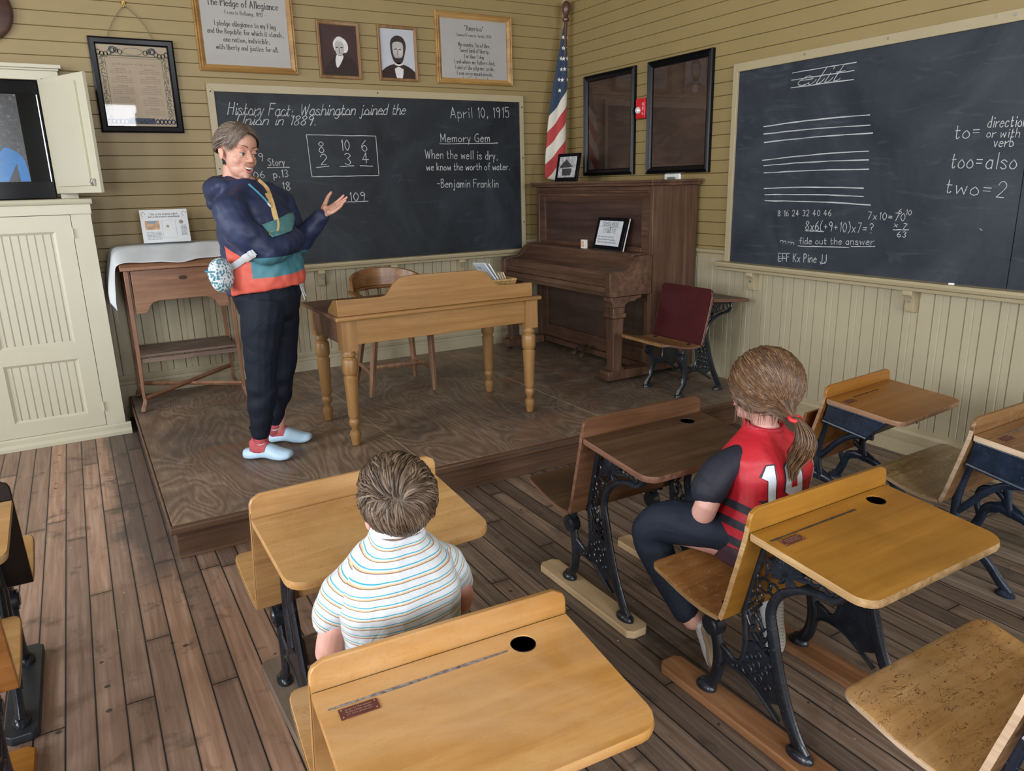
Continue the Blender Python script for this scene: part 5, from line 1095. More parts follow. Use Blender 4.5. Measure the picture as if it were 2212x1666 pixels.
            if style == 'lace':
                lower = [(0.145, Z(0.125)), (0.14, Z(0.19)), (0.12, Z(0.20)), (0.085, Z(0.187)), (0.064, Z(0.21)), (0.056, Z(0.275)), (0.02, Z(0.29)), (-0.052, Z(0.265)), (-0.095, Z(0.155)), (-0.03, Z(0.125)), (0.03, Z(0.158)), (0.085, Z(0.168)), (0.12, Z(0.155))]
            else:
                lower = [(0.145, Z(0.125)), (0.14, Z(0.19)), (0.12, Z(0.20)), (0.085, Z(0.187)), (0.06, Z(0.21)), (0.03, Z(0.24)), (-0.06, Z(0.24)), (-0.095, Z(0.155)), (-0.03, Z(0.125)), (0.03, Z(0.158)), (0.085, Z(0.168)), (0.12, Z(0.155))]
            m.prism(lower, 'x', x-0.005, x+0.005)
            for c, rr2 in (((0.196, zb-0.004), 0.036), ((-0.15, zb-0.004), 0.042)): m.loft([[(x+kk*0.024*math.cos(a), c[0]+kk*rr2*math.sin(a), c[1]+dz) for a in [i*PI/8 for i in range(16)]] for kk, dz in ((1, -0.0075), (1, 0.002), (0.75, 0.012), (0.45, 0.017))])
            m.tube([(x-0.016, 0.178, Z(0.262)), (x+0.016, 0.178, Z(0.262))], 0.034, 20); m.tube([(x+s*0.014, 0.178, Z(0.262)), (x+s*0.021, 0.178, Z(0.262))], [0.026, 0.020], 18)
            m.tube(smoothpath([(x, 0.175, Z(0.285)), (x, 0.15, Z(0.335)), (x, 0.12, Z(0.345))], 3), (0.016, 0.012), 8)
        if style == 'lace':
            cy, cz = -0.065, Z(0.535)
            def leaf(a, l, w2, y=cy, z=cz, th2=0.006):
                d = (math.cos(a), math.sin(a)); P = [(y+d[0]*l*q, z+d[1]*l*q*zs) for q in (0.0, 0.3, 0.65, 1.0)]
                m.tube([(x, p[0], p[1]) for p in P], [(0.003, th2), (w2*0.7, th2), (w2, th2), (0.003, th2*0.7)], 6, up=(1, 0, 0))
            for a in range(-2, 12): leaf(PI*(0.02+a*0.083), 0.072 if a % 2 else 0.055, 0.0085)
            for a in (-0.30, -0.55, -0.8): leaf(PI*a, 0.040, 0.008)
            def loop(y, z, ry, rz, tilt2=0.0, rad=0.0042):
                ct, s3 = math.cos(tilt2), math.sin(tilt2)
                m.tube([(x, y+ry*math.cos(a)*ct-rz*math.sin(a)*s3, z+ry*math.cos(a)*s3+rz*math.sin(a)) for a in [i*PI/8 for i in range(16)]], rad, 6, closed=True)
            for q in ((-0.150, 0.575, 0.020, 0.026, 0.5), (-0.185, 0.572, 0.018, 0.026, -0.5), (-0.215, 0.578, 0.012, 0.018, 0), (0.016, 0.515, 0.016, 0.030, 0.3), (0.004, 0.475, 0.020, 0.020, 0.2), (-0.025, 0.475, 0.017, 0.017, 0), (0.0, 0.60, 0.012, 0.018, 0), (-0.115, 0.600, 0.012, 0.014, 0)): loop(q[0], Z(q[1]), q[2], q[3]*zs, q[4])
            for i, (y, z) in enumerate(((0.036, 0.445), (0.018, 0.43), (0.040, 0.415), (0.022, 0.40), (0.044, 0.385), (0.020, 0.372), (0.040, 0.36), (0.012, 0.35))): loop(y, Z(z), 0.010, 0.012, i*0.7, 0.0038)
            for i, (y, z) in enumerate(((0.02, 0.345), (0.012, 0.325), (0.026, 0.315), (0.004, 0.30), (0.02, 0.29), (-0.004, 0.275))): leaf(PI*(0.25+0.5*(i % 2)), 0.028, 0.006, y, Z(z), 0.008); leaf(-PI*(0.25+0.5*(i % 2)), 0.022, 0.006, y, Z(z), 0.008)
            T([(0.06, Z(0.36)), (0.03, Z(0.315)), (-0.005, Z(0.30)), (-0.03, Z(0.36))], (0.004, 0.006))
            for y, z, a, b2 in ((0.04, 0.19, 0.017, 0.019), (0.0, 0.185, 0.013, 0.014), (-0.035, 0.175, 0.010, 0.010), (0.085, 0.178, 0.009, 0.008), (0.01, 0.225, 0.012, 0.013), (-0.02, 0.215, 0.010, 0.012), (0.035, 0.235, 0.010, 0.010), (0.005, 0.255, 0.010, 0.010), (-0.03, 0.24, 0.009, 0.010)):
                m.tube([(x+s*0.006, y+a*math.cos(g), Z(z)+b2*math.sin(g)) for g in [i*PI/8 for i in range(16)]], 0.0035, 6, closed=True)
        if style == 'plain':
            T([(0.03, Z(0.22)), (0.045, Z(0.30)), (0.055, Z(0.37)), (0.04, Z(0.46)), (0.015, Z(0.60))], (0.016, 0.011))
            T([(-0.02, Z(0.40)), (-0.06, Z(0.46)), (-0.12, Z(0.50))], (0.010, 0.010))
        if style == 'box':
            T([(0.205, zb), (0.18, Z(0.06)), (0.155, Z(0.12)), (0.14, Z(0.17)), (0.10, Z(0.20)), (0.0, Z(0.185)), (-0.07, Z(0.14)), (-0.125, Z(0.08)), (-0.165, zb)], (0.020, 0.011), 5)
            T([(0.04, Z(0.18)), (0.06, Z(0.26)), (0.066, Z(0.33)), (0.06, Z(0.40)), (0.04, Z(0.50)), (0.014, Z(0.63))], (0.018, 0.012))
            T([(0.06, Z(0.30)), (0.03, Z(0.335)), (-0.02, Z(0.40)), (-0.08, Z(0.455)), (-0.15, Z(0.478)), (-0.19, Z(0.482))], (0.014, 0.010))
            T([(0.155, Z(0.13)), (0.175, Z(0.20)), (0.165, Z(0.26)), (0.115, Z(0.275)), (0.075, Z(0.25)), (0.06, Z(0.22))], (0.013, 0.010))
            m.prism([(0.13, Z(0.16)), (0.10, Z(0.225)), (0.05, Z(0.245)), (0.0, Z(0.215)), (-0.06, Z(0.15)), (0.0, Z(0.165)), (0.08, Z(0.18))], 'x', x-0.005, x+0.005)
            for c in ((0.196, zb-0.004), (-0.15, zb-0.004)): m.loft([[(x+kk*0.024*math.cos(a), c[0]+kk*0.036*math.sin(a), c[1]+dz) for a in [i*PI/8 for i in range(16)]] for kk, dz in ((1, -0.0075), (1, 0.002), (0.5, 0.014))])
        O('iron_frame', m, irn, recalc=True, smooth=40)
    if style == 'box':
        bxm = MB(); x1 = h-0.018
        sd = [(0.004, zf-0.022), (0.022, Z(0.53)), (-0.19, Z(0.495)), (-0.285, zt(-0.285)-0.022)]
        O('book_box', MB().prism(sd, 'x', -x1, x1), irn, bevel=0.004, recalc=True)
        for s in (-1, 1):
            rm = MB(); rm.tube([(s*x1, 0.02, Z(0.527)), (s*x1, -0.19, Z(0.492))], 0.008, 8); rm.tube([(s*(x1+0.001), 0.0, zf-0.03), (s*(x1+0.001), -0.27, zt(-0.27)-0.03)], 0.007, 8)
            O('box_rim', rm, irn)
    elif shelf:
        O('book_shelf', MB().box((-fx+0.004, -0.20, Z(0.545)), (fx-0.004, 0.005, Z(0.557))).box((-fx+0.004, -0.235, Z(0.55)), (fx-0.004, -0.20, Z(0.60)-drop)), shelf, bevel=0.002)
    for s in (-1, 1):
        if seat == 'down': O('seat_arm', MB().tube([(s*(fx-0.022), 0.10, Z(0.335)), (s*(fx-0.022), 0.30, Z(0.350))], (0.010, 0.005), 8, up=(0, 0, 1)), irn)
    if stretcher: O('stretcher', MB().box((-fx+0.006, -0.03, Z(0.20)), (fx-0.006, -0.012, Z(0.285))), stretcher, bevel=0.002)
    if runner:
        for s in (-1, 1):
            a, b2 = rlen; w2 = 0.046
            P = [(s*fx-w2, b2+0.02), (s*fx-w2+0.02, b2), (s*fx+w2-0.02, b2), (s*fx+w2, b2+0.02), (s*fx+w2, a-0.02), (s*fx+w2-0.02, a), (s*fx-w2+0.02, a), (s*fx-w2, a-0.02)]
            O('runner', MB().prism(P, 'z', 0.0012, Rb), runner, bevel=0.004, recalc=True)
    return t
def deskwood(nm, d, m, l, **k):
    k.setdefault('rough', 0.33); k.setdefault('coat', 0.25); return wood(nm, d, m, l, 'X', **k)
HON = deskwood('honey_boards', (0.25, 0.125, 0.036), (0.39, 0.215, 0.078), (0.50, 0.31, 0.13), bands=0.086, pale=0.3, scratch=0.3, scol=(0.20, 0.10, 0.04), grain=0.6)
HON2 = deskwood('golden_oak', (0.265, 0.118, 0.024), (0.375, 0.182, 0.045), (0.48, 0.27, 0.09), blotch=0.4, scratch=0.16, scol=(0.26, 0.13, 0.05), grain=0.5, rough=0.34, pale=0.45)  # pale patches stand in for window sheen on this desk top
AMB = deskwood('amber_maple', (0.19, 0.080, 0.010), (0.30, 0.135, 0.018), (0.39, 0.19, 0.034), blotch=0.5, grain=0.4, rough=0.34, scratch=0.12, scol=(0.17, 0.075, 0.015))
DRK = deskwood('dark_walnut', (0.025, 0.012, 0.006), (0.062, 0.032, 0.016), (0.14, 0.082, 0.045), blotch=0.65, rough=0.42, coat=0, grain=0.45)
ORG = deskwood('orange_varnish', (0.19, 0.068, 0.010), (0.29, 0.115, 0.018), (0.37, 0.17, 0.036), blotch=0.2, grain=0.5, rough=0.3, coat=0.1)
BRN = deskwood('brown_worn', (0.10, 0.048, 0.018), (0.19, 0.095, 0.036), (0.29, 0.165, 0.07), blotch=0.35, scratch=0.3, scol=(0.35, 0.24, 0.13))
SCR = deskwood('scratched_maple', (0.25, 0.125, 0.035), (0.40, 0.215, 0.070), (0.54, 0.33, 0.135), blotch=0.35, pale=0.55, scratch=0.8, scol=(0.14, 0.065, 0.025), rough=0.45, coat=0.05)
TAN = deskwood('tan_worn_seat', (0.13, 0.085, 0.035), (0.23, 0.155, 0.07), (0.33, 0.24, 0.125), blotch=0.3, scratch=0.5, scol=(0.50, 0.40, 0.25))
MAR = plain('maroon_paint', (0.050, 0.008, 0.010), 0.30, var=0.15, scale=8, coat=0.3)
REDW = deskwood('reddish_board', (0.13, 0.045, 0.015), (0.21, 0.075, 0.026), (0.29, 0.12, 0.05))
RUNT = wood('pale_runner', (0.34, 0.22, 0.11), (0.46, 0.32, 0.175), (0.58, 0.43, 0.26), 'Y', 0.55, 0, 0.5, 0.15)
RUNO = wood('orange_grain_runner', (0.11, 0.04, 0.015), (0.25, 0.115, 0.05), (0.42, 0.235, 0.12), 'Y', 0.5, 0, 0.45, 0.2)
RUNG = wood('grey_worn_runner', (0.12, 0.085, 0.06), (0.21, 0.16, 0.12), (0.33, 0.255, 0.185), 'Y', 0.6, 0, 0.6, 0.3)
RUNB = plain('black_runner', (0.020, 0.022, 0.026), 0.4)
PALE = wood('bare_edge', (0.30, 0.20, 0.12), (0.46, 0.33, 0.22), (0.60, 0.48, 0.35), 'Y', 0.6, 0, 1.2, 0.2)
ROWL, ROWC, ROWR, ROWA = 'school desks of the row behind the teacher', 'x', 'x', 'x'
G = 'old school desks'
school_desk('school_desk', 'honey school desk in front of the boy in the striped shirt', -3.356, -3.831, 0.032, 1.055, 0.553, HON, HON, deskwood('honey_rail', (0.26, 0.13, 0.045), (0.38, 0.21, 0.08), (0.48, 0.30, 0.13)), 'plain', hole=None, shelf=DRK, runner=RUNG, rlen=(0.34, -0.365), stretcher=wood('grey_brown_board', (0.08, 0.05, 0.035), (0.15, 0.10, 0.07), (0.23, 0.16, 0.11), 'X', 0.55), group=G, edge=HON)
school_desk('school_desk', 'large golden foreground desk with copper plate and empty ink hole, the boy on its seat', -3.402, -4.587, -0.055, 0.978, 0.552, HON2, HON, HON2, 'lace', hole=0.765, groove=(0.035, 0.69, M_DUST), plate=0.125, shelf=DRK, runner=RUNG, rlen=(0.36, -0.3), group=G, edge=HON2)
school_desk('school_desk', 'dark walnut desk between the platform and the girl in red', -2.227, -3.792, 0.008, 1.05, 0.553, DRK, DRK, deskwood('dark_rail', (0.055, 0.024, 0.011), (0.115, 0.052, 0.025), (0.20, 0.10, 0.05), coat=0), 'lace', hole=0.80, groove=(0.10, 0.72, M_DIRT), shelf=DRK, runner=RUNT, rlen=(0.36, -0.235), group=G, edge=wood('red_brown_edge', (0.07, 0.028, 0.015), (0.14, 0.065, 0.038), (0.24, 0.13, 0.085), 'Y', 0.5))
school_desk('school_desk', 'amber desk with lacy black iron legs, the girl in red on its seat', -2.232, -4.565, 0.013, 1.0, 0.579, AMB, deskwood('orange_brown_seat', (0.17, 0.072, 0.018), (0.28, 0.125, 0.036), (0.38, 0.19, 0.065), scratch=0.2), AMB, 'lace', hole=0.80, groove=(0.03, 0.62, M_DIRT), plate=0.12, shelf=DRK, runner=RUNO, rlen=(0.37, -0.30), group=G)
school_desk('school_desk', 'small orange varnished desk with navy iron box close to the right wall', -0.842, -3.694, 0.09, 0.885, 0.533, ORG, REDW, ORG, 'box', hole=None, groove=(0.24, 0.62, M_DIRT), plate=0.11, irn=M_NAVY, runner=RUNG, seat='up', group=G, edge=wood('shiny_edge', (0.2, 0.10, 0.05), (0.34, 0.19, 0.11), (0.5, 0.33, 0.22), 'Y', 0.35))
school_desk('school_desk', 'brown worn desk with navy iron box cut by the right frame edge', -0.955, -4.42, 0.02, 0.965, 0.54, BRN, TAN, BRN, 'box', hole=None, groove=(0.2, 0.6, M_DUST), plate=0.13, irn=M_NAVY, runner=RUNG, group=G, edge=PALE)
school_desk('school_desk', 'desk in the bottom right corner showing its scratched pale seat', -2.262, -5.275, 0.0, 1.0, 0.585, SCR, SCR, BRN, 'box', irn=M_NAVY, runner=RUNG, group=G, edge=PALE)
school_desk('school_desk', 'dark desk at the left frame edge bolted to a black runner', -4.50, -3.262, 0.0, 1.03, 0.575, HON, HON, plain('near_black_board', (0.012, 0.008, 0.007), 0.35), 'plain', hole=None, runner=RUNB, rlen=(0.30, -0.22), group=G)
school_desk('school_desk', 'honey desk in the bottom left corner, only seat and back board in view', -4.505, -3.90, 0.0, 1.09, 0.575, HON, HON, deskwood('brown_orange_board', (0.16, 0.06, 0.014), (0.25, 0.10, 0.026), (0.34, 0.16, 0.05)), 'plain', runner=ORG, rlen=(0.36, -0.3), group=G)
school_desk('school_desk', 'maroon-backed folding seat desk on the platform beside the piano', -0.435, -2.09, PI/2, 0.985, 0.475, DRK, deskwood('worn_brown_seat', (0.12, 0.055, 0.018), (0.22, 0.11, 0.04), (0.33, 0.19, 0.08), scratch=0.3), MAR, 'lace', base=H, hole=None, group=G, edge=wood('dull_brown_edge', (0.07, 0.03, 0.02), (0.14, 0.065, 0.04), (0.24, 0.12, 0.08), 'Y', 0.5))
# ---------------------------------------------------------------- people
def skin(name, col, red):
    m, nt, b = new_mat(name); v = coords(nt, (1, 1, 1), False); n = noise_t(nt, v, 9, 3); n2 = noise_t(nt, v, 120, 3)
    nt.links.new(ramp(nt, n, [(0.35, col), (0.7, red)]), b.inputs['Base Color']); spec(b, 0.48)
    b.inputs['Subsurface Weight'].default_value = 0.12; b.inputs['Subsurface Radius'].default_value = (0.012, 0.005, 0.003); b.inputs['Subsurface Scale'].default_value = 0.6
    bump(nt, b, n2, 0.06, 0.001); return m
M_SKIN = skin('fair_skin', (0.50, 0.275, 0.20), (0.54, 0.255, 0.185)); M_SKIN2 = skin('child_skin', (0.56, 0.315, 0.255), (0.60, 0.30, 0.25))
def hairmats(nm, cols): return [plain(nm+'_%d' % i, tuple(0.85*k for k in c), 0.48, var=0.25, scale=60, ior=0.35) for i, c in enumerate(cols)]
def fabric(name, col, rough=0.75, wr=0.35, var=0.08, sheen=0.15, wscale=7):
    m, nt, b = new_mat(name); v = coords(nt, (1, 1, 1), False); n = noise_t(nt, v, wscale, 3, 0.5, 1.2)
    nt.links.new(ramp(nt, n, [(0.3, tuple(c*(1-var) for c in col)), (0.7, tuple(min(1, c*(1+var)) for c in col))]), b.inputs['Base Color'])
    spec(b, rough, ior=0.22); b.inputs['Sheen Weight'].default_value = 0.0; bump(nt, b, n, wr, 0.02); return m
def fuse(name, mb, mat, parent, voxel, it=4, label=None, disp=None):
    """merge overlapping closed volumes into one continuous smooth skin"""
    me = bpy.data.meshes.new('tmp'); me.from_pydata([tuple(v) for v in mb.v], [], mb.f); me.update()
    bm = bmesh.new(); bm.from_mesh(me); bmesh.ops.recalc_face_normals(bm, faces=bm.faces); bm.to_mesh(me); bm.free()
    o = bpy.data.objects.new('tmp', me); C.objects.link(o)
    r = o.modifiers.new('r', 'REMESH'); r.mode = 'VOXEL'; r.voxel_size = voxel
    if it: s = o.modifiers.new('s', 'SMOOTH'); s.factor = 0.5; s.iterations = it
    dg = bpy.context.evaluated_depsgraph_get(); ev = o.evaluated_get(dg)
    m2 = bpy.data.meshes.new_from_object(ev); bpy.data.objects.remove(o); bpy.data.meshes.remove(me)
    if disp:
        for v, nn in zip(m2.vertices, [q.vector.copy() for q in m2.vertex_normals]): v.co += nn*disp(v.co)
    tree = BVHTree.FromPolygons([v.co.copy() for v in m2.vertices], [tuple(p.vertices) for p in m2.polygons])
    m2.transform(rootinv(parent)); m2.name = name; m2.materials.clear()
    for q in (mat if isinstance(mat, list) else [mat]): m2.materials.append(q)
    m2.polygons.foreach_set('use_smooth', [True]*len(m2.polygons)); m2.update()
    n = bpy.data.objects.new(name, m2); C.objects.link(n); n.parent = parent
    if label: n['label'] = label
    return n, tree
def limb(mb, P, R, sub=4, n=16):
    """rounded tapering limb through joints P with radii R"""
    pts = smoothpath(P, sub) if len(P) > 2 else [Vector(p) for p in P]; k = len(pts)-1; rs = []
    for i in range(k+1):
        t = i/k*(len(R)-1); a = int(min(t, len(R)-2)); r = lerp(R[a], R[a+1], t-a) if not isinstance(R[a], tuple) else tuple(lerp(x, y, t-a) for x, y in zip(R[a], R[a+1])); rs.append(r)
    mb.tube(pts, rs, n)
    for p, r in ((pts[0], rs[0]), (pts[-1], rs[-1])):
        q = max(r) if isinstance(r, tuple) else r
        mb.ell(p, (q*0.98,)*3, 12, 8)
def decal(tree, pts, d, off=0.002):
    """drop points on a surface along direction d"""
    out = []; d = Vector(d).normalized()
    for p in pts:
        p = Vector(p); h = tree.ray_cast(p-d*0.25, d)
        if h[0] is None: h = tree.find_nearest(p)
        out.append(h[0]-d*off)
    return out
def patch(tree, poly, frame, d, off, step=0.012):
    """fill a 2-D polygon with a grid of little quads laid on the surface; frame(u, v) gives the point to drop"""
    us = [p[0] for p in poly]; vs = [p[1] for p in poly]; mb = MB()
    bm = bmesh.new(); vv = [bm.verts.new((a, b2, 0)) for a, b2 in poly]; bm.faces.new(vv)
    x = min(us)+step
    while x < max(us): bmesh.ops.bisect_plane(bm, geom=bm.verts[:]+bm.edges[:]+bm.faces[:], plane_co=(x, 0, 0), plane_no=(1, 0, 0)); x += step
    y = min(vs)+step
    while y < max(vs): bmesh.ops.bisect_plane(bm, geom=bm.verts[:]+bm.edges[:]+bm.faces[:], plane_co=(0, y, 0), plane_no=(0, 1, 0)); y += step
    bm.verts.index_update(); P = [frame(v.co.x, v.co.y) for v in bm.verts]; F = [tuple(v.index for v in f.verts) for f in bm.faces]; bm.free()
    mb.add(decal(tree, P, d, off), F); return mb
def basis(face, tilt=0.0, roll=0.0):
    """head axes as columns: person's left, face direction, up"""
    f = Vector(face); f.z = 0; f.normalize(); l = Vector((0, 0, 1)).cross(f)
    m = Matrix((l, f, Vector((0, 0, 1)))).transposed()
    return m @ Matrix.Rotation(tilt, 3, 'X') @ Matrix.Rotation(roll, 3, 'Y')
def head(mb, c, R, s, child=0.0, smile=True):
    c = Vector(c); P = lambda x, y, z: c+R @ (Vector((x, y, z))*s)
    E = lambda p, r, rot=None: mb.ell(P(*p), tuple(q*s for q in r), 20, 14, R)
    E((0, -0.014, 0.035), (0.076, 0.097, 0.090)); E((0, 0.021, -0.022), (0.0655, 0.066, 0.078)); E((0, 0.043, 0.045), (0.060, 0.050, 0.052))
    E((0, 0.030, -0.068), (0.053, 0.050, 0.042)); E((0, 0.050, -0.088), (0.032, 0.032, 0.024)); E((0, 0.070, -0.099), (0.017, 0.014, 0.013))
    for x in (-1, 1):
        E((x*0.036, 0.050, -0.030), (0.025, 0.0255, 0.026)); E((x*0.029, 0.0735, 0.027), (0.026, 0.012, 0.008))
        E((x*0.078, -0.010, -0.012), (0.007, 0.016, 0.027)); E((x*0.080, -0.018, 0.000), (0.009, 0.008, 0.015))
        E((x*0.0105, 0.0955, -0.031), (0.0080, 0.0095, 0.0075))
        E((x*0.031, 0.0715, 0.0085), (0.0180, 0.0135, 0.0080)); E((x*0.031, 0.0690, -0.0135), (0.0170, 0.0130, 0.0075))
    L = lambda A, r, n=10: mb.tube([P(*a) for a in A], [q*s for q in r], n)
    L([(0, 0.074, 0.024), (0, 0.085, 0.004), (0, 0.097, -0.016), (0, 0.103, -0.027)], [0.007, 0.0075, 0.0095, 0.0110])
    E((0, 0.1015, -0.028), (0.0110, 0.0110, 0.0095))
    up = 0.010 if smile else 0.001; wx = 1.12 if smile else 1.0
    L([(-0.029*wx, 0.072, -0.060+up), (-0.014, 0.0885, -0.0555), (0, 0.0915, -0.0545), (0.014, 0.0885, -0.0555), (0.029*wx, 0.072, -0.060+up)], [0.003, 0.0050, 0.0054, 0.0050, 0.003])
    g = 0.018 if smile else 0.009
    L([(-0.027*wx, 0.072, -0.062+up), (-0.014, 0.0865, -0.060-g*0.85), (0, 0.089, -0.060-g), (0.014, 0.0865, -0.060-g*0.85), (0.027*wx, 0.072, -0.062+up)], [0.003, 0.0056, 0.0062, 0.0056, 0.003])
    if child: L([(0, -0.018, -0.05), (0, -0.018, -0.10), (0, -0.016, -0.17)], [0.046, 0.042, 0.040], 16)
    else: L([(0, -0.022, -0.06), (0, -0.030, -0.12), (0, -0.040, -0.20)], [0.050, 0.047, 0.056], 16)
def face_parts(par, c, R, s, eye=(0.10, 0.06, 0.03), brow=(0.10, 0.065, 0.045), smile=True):
    c = Vector(c); P = lambda x, y, z: c+R @ (Vector((x, y, z))*s)
    for x in (-1, 1):
        e = obj('eye', MB().ell(P(x*0.031, 0.0705, -0.0025), (0.0125*s,)*3, 16, 10), plain('eye_white', (0.46, 0.42, 0.40), 0.25), par)
        obj('iris', MB().ell(P(x*0.031+0.002, 0.0815, -0.0035), (0.0066*s, 0.0025*s, 0.0064*s), 14, 8, R), plain('iris', eye, 0.15), e)
        obj('eyelash', MB().tube([P(x*0.031-0.0155, 0.0745, -0.001), P(x*0.031-0.008, 0.0825, 0.0012), P(x*0.031, 0.0850, 0.0018), P(x*0.031+0.008, 0.0825, 0.0012), P(x*0.031+0.0155, 0.0745, -0.001)], 0.0015*s, 6), plain('lash', (0.03, 0.018, 0.012), 0.6), par)
        obj('eyebrow', MB().tube([P(x*0.011, 0.0885, 0.027), P(x*0.024, 0.0885, 0.0325), P(x*0.036, 0.083, 0.0335), P(x*0.049, 0.0725, 0.028)], [(0.0012*s, 0.0026*s), (0.0013*s, 0.0026*s), (0.0011*s, 0.002*s), (0.0005*s, 0.0008*s)], 6), plain('brow_hair', brow, 0.7), par)
    if smile:
        mo = obj('mouth', MB().ell(P(0, 0.0785, -0.0655), (0.0225*s, 0.0085*s, 0.0088*s), 16, 10, R), plain('mouth_dark', (0.11, 0.02, 0.02), 0.4), par)
        obj('teeth', MB().tube([P(-0.0235, 0.0785, -0.0585), P(-0.012, 0.0875, -0.0615), P(0, 0.0905, -0.0625), P(0.012, 0.0875, -0.0615), P(0.0235, 0.0785, -0.0585)], [(0.0016*s, 0.0034*s), (0.002*s, 0.0042*s), (0.002*s, 0.0045*s), (0.002*s, 0.0042*s), (0.0016*s, 0.0034*s)], 8, up=tuple(R @ Vector((0, 0, 1)))), plain('teeth_white', (0.72, 0.68, 0.62), 0.25), mo)
    lm = plain('lip_skin', (0.42, 0.15, 0.125), 0.4)
    up = 0.010 if smile else 0.001; g = 0.018 if smile else 0.009; wx = 1.12 if smile else 1.0
    obj('lips', MB().tube([P(-0.027*wx, 0.0755, -0.0598+up), P(-0.014, 0.0905, -0.0560), P(0, 0.0938, -0.0555), P(0.014, 0.0905, -0.0560), P(0.027*wx, 0.0755, -0.0598+up)], [(q*s, q*s*0.9) for q in (0.0016, 0.0034, 0.0038, 0.0034, 0.0016)], 8).tube([P(-0.026*wx, 0.0750, -0.063+up), P(-0.014, 0.0885, -0.060-g*0.85), P(0, 0.0915, -0.060-g), P(0.014, 0.0885, -0.060-g*0.85), P(0.026*wx, 0.0750, -0.063+up)], [q*s for q in (0.0016, 0.0042, 0.0048, 0.0042, 0.0016)], 8), lm, par)
def hand(mb, wr, d, n, s, side, curl=(0.25, 0.22, 0.25, 0.3), spread=0.06, thumb=0.5):
    """palm and five separate fingers; side +1 left hand, -1 right hand; n is the way the palm faces"""
    wr = Vector(wr); d = Vector(d).normalized(); n = Vector(n); n = (n-d*n.dot(d)).normalized(); t = n.cross(d)*side
    Q = lambda a, b2, c2: wr+(d*a+t*b2+n*c2)*s
    mb.tube([Q(-0.03, 0, 0), Q(0.0, 0, 0), Q(0.03, 0.0, 0), Q(0.065, -0.001, 0.0), Q(0.092, -0.002, 0.001)], [(0.024*s, 0.019*s), (0.025*s, 0.019*s), (0.034*s, 0.016*s), (0.040*s, 0.014*s), (0.037*s, 0.010*s)], 14, up=tuple(n))
    mb.ell(Q(0.035, 0.024, 0.008), (0.017*s,)*3, 12, 8); mb.ell(Q(0.045, -0.024, 0.006), (0.015*s,)*3, 12, 8)
    for i, (b2, ln) in enumerate(((0.029, 0.070), (0.010, 0.078), (-0.010, 0.073), (-0.028, 0.058))):
        a = curl[i]; p = Q(0.086-0.004*abs(i-1), b2, 0.0); ang = 0.0; pts = [Q(0.06, b2*0.85, 0)]; pts.append(p); sp = (1.5-i)*spread
        for seg in (0.46, 0.30, 0.24):
            ang += a; dd = (d*math.cos(sp)+t*math.sin(sp))*math.cos(ang)+n*math.sin(ang); p = p+dd*ln*seg*s; pts.append(p)
        mb.tube(pts, [0.0085*s, 0.0092*s, 0.0088*s, 0.0080*s, 0.0065*s], 10); mb.ell(pts[-1], (0.0066*s,)*3, 8, 6)
    p0 = Q(0.018, 0.028, 0.006); p1 = Q(0.048, 0.028+0.035*thumb*1.5, 0.012); p2 = p1+(d*(1-thumb*0.5)+t*thumb+n*0.15).normalized()*0.034*s; p3 = p2+(d*(1-thumb*0.3)+t*thumb*0.7+n*0.10).normalized()*0.027*s
    mb.tube([p0, p1, p2, p3], [0.014*s, 0.0118*s, 0.0102*s, 0.0078*s], 10); mb.ell(p3, (0.008*s,)*3, 8, 6)
def locks(c, R, s, roots, pathf, w=0.005, th=0.0025, nm=3):
    """many tapering locks of hair; pathf(root) -> points in head space"""
    mb = MB(); c = Vector(c)
    for r in roots:
        P = [c+R @ (Vector(p)*s) for p in pathf(r)]
        if len(P) < 3: continue
        k = len(P); rad = []
        ww = w*s*rnd.uniform(0.6, 1.3); tt = th*s*rnd.uniform(0.7, 1.2)
        for i in range(k):
            q = i/(k-1); f = min(1, 0.45+q*2.5)*(1-max(0, q-0.45)/0.55)**0.7
            rad.append((max(ww*f, 0.0004), max(tt*f, 0.0003)))
        # keep the flat side of the lock against the head
        pts = P; rings = []
        for i, p in enumerate(pts):
            tn = (pts[min(i+1, k-1)]-pts[max(i-1, 0)])
            if tn.length < 1e-7: tn = Vector((0, 0, -1))
            tn.normalize(); up = (p-c).normalized(); sd = tn.cross(up)
            if sd.length < 1e-5: sd = tn.orthogonal()
            sd.normalize(); u2 = sd.cross(tn)
            rings.append([p+sd*(rad[i][0]*math.cos(PI*j/2))+u2*(rad[i][1]*math.sin(PI*j/2)) for j in range(4)])
        mb.loft(rings, True, False, rnd.randrange(nm))
    return mb
HC, HR = Vector((0, -0.014, 0.033)), Vector((0.080, 0.101, 0.094))
def onhead(u, off=0.0): u = u.normalized(); return HC+Vector((u.x*(HR.x+off), u.y*(HR.y+off), u.z*(HR.z+off)))
def dome(n, ok):
    out = []; ga = PI*(3-math.sqrt(5))
    for i in range(n):
        z = 1-2*(i+0.5)/n; r = math.sqrt(1-z*z); u = Vector((r*math.cos(ga*i), r*math.sin(ga*i), z))+Vector((rnd.uniform(-.03, .03), rnd.uniform(-.03, .03), rnd.uniform(-.03, .03)))
        u.normalize()
        if ok(u): out.append(u)
    return out
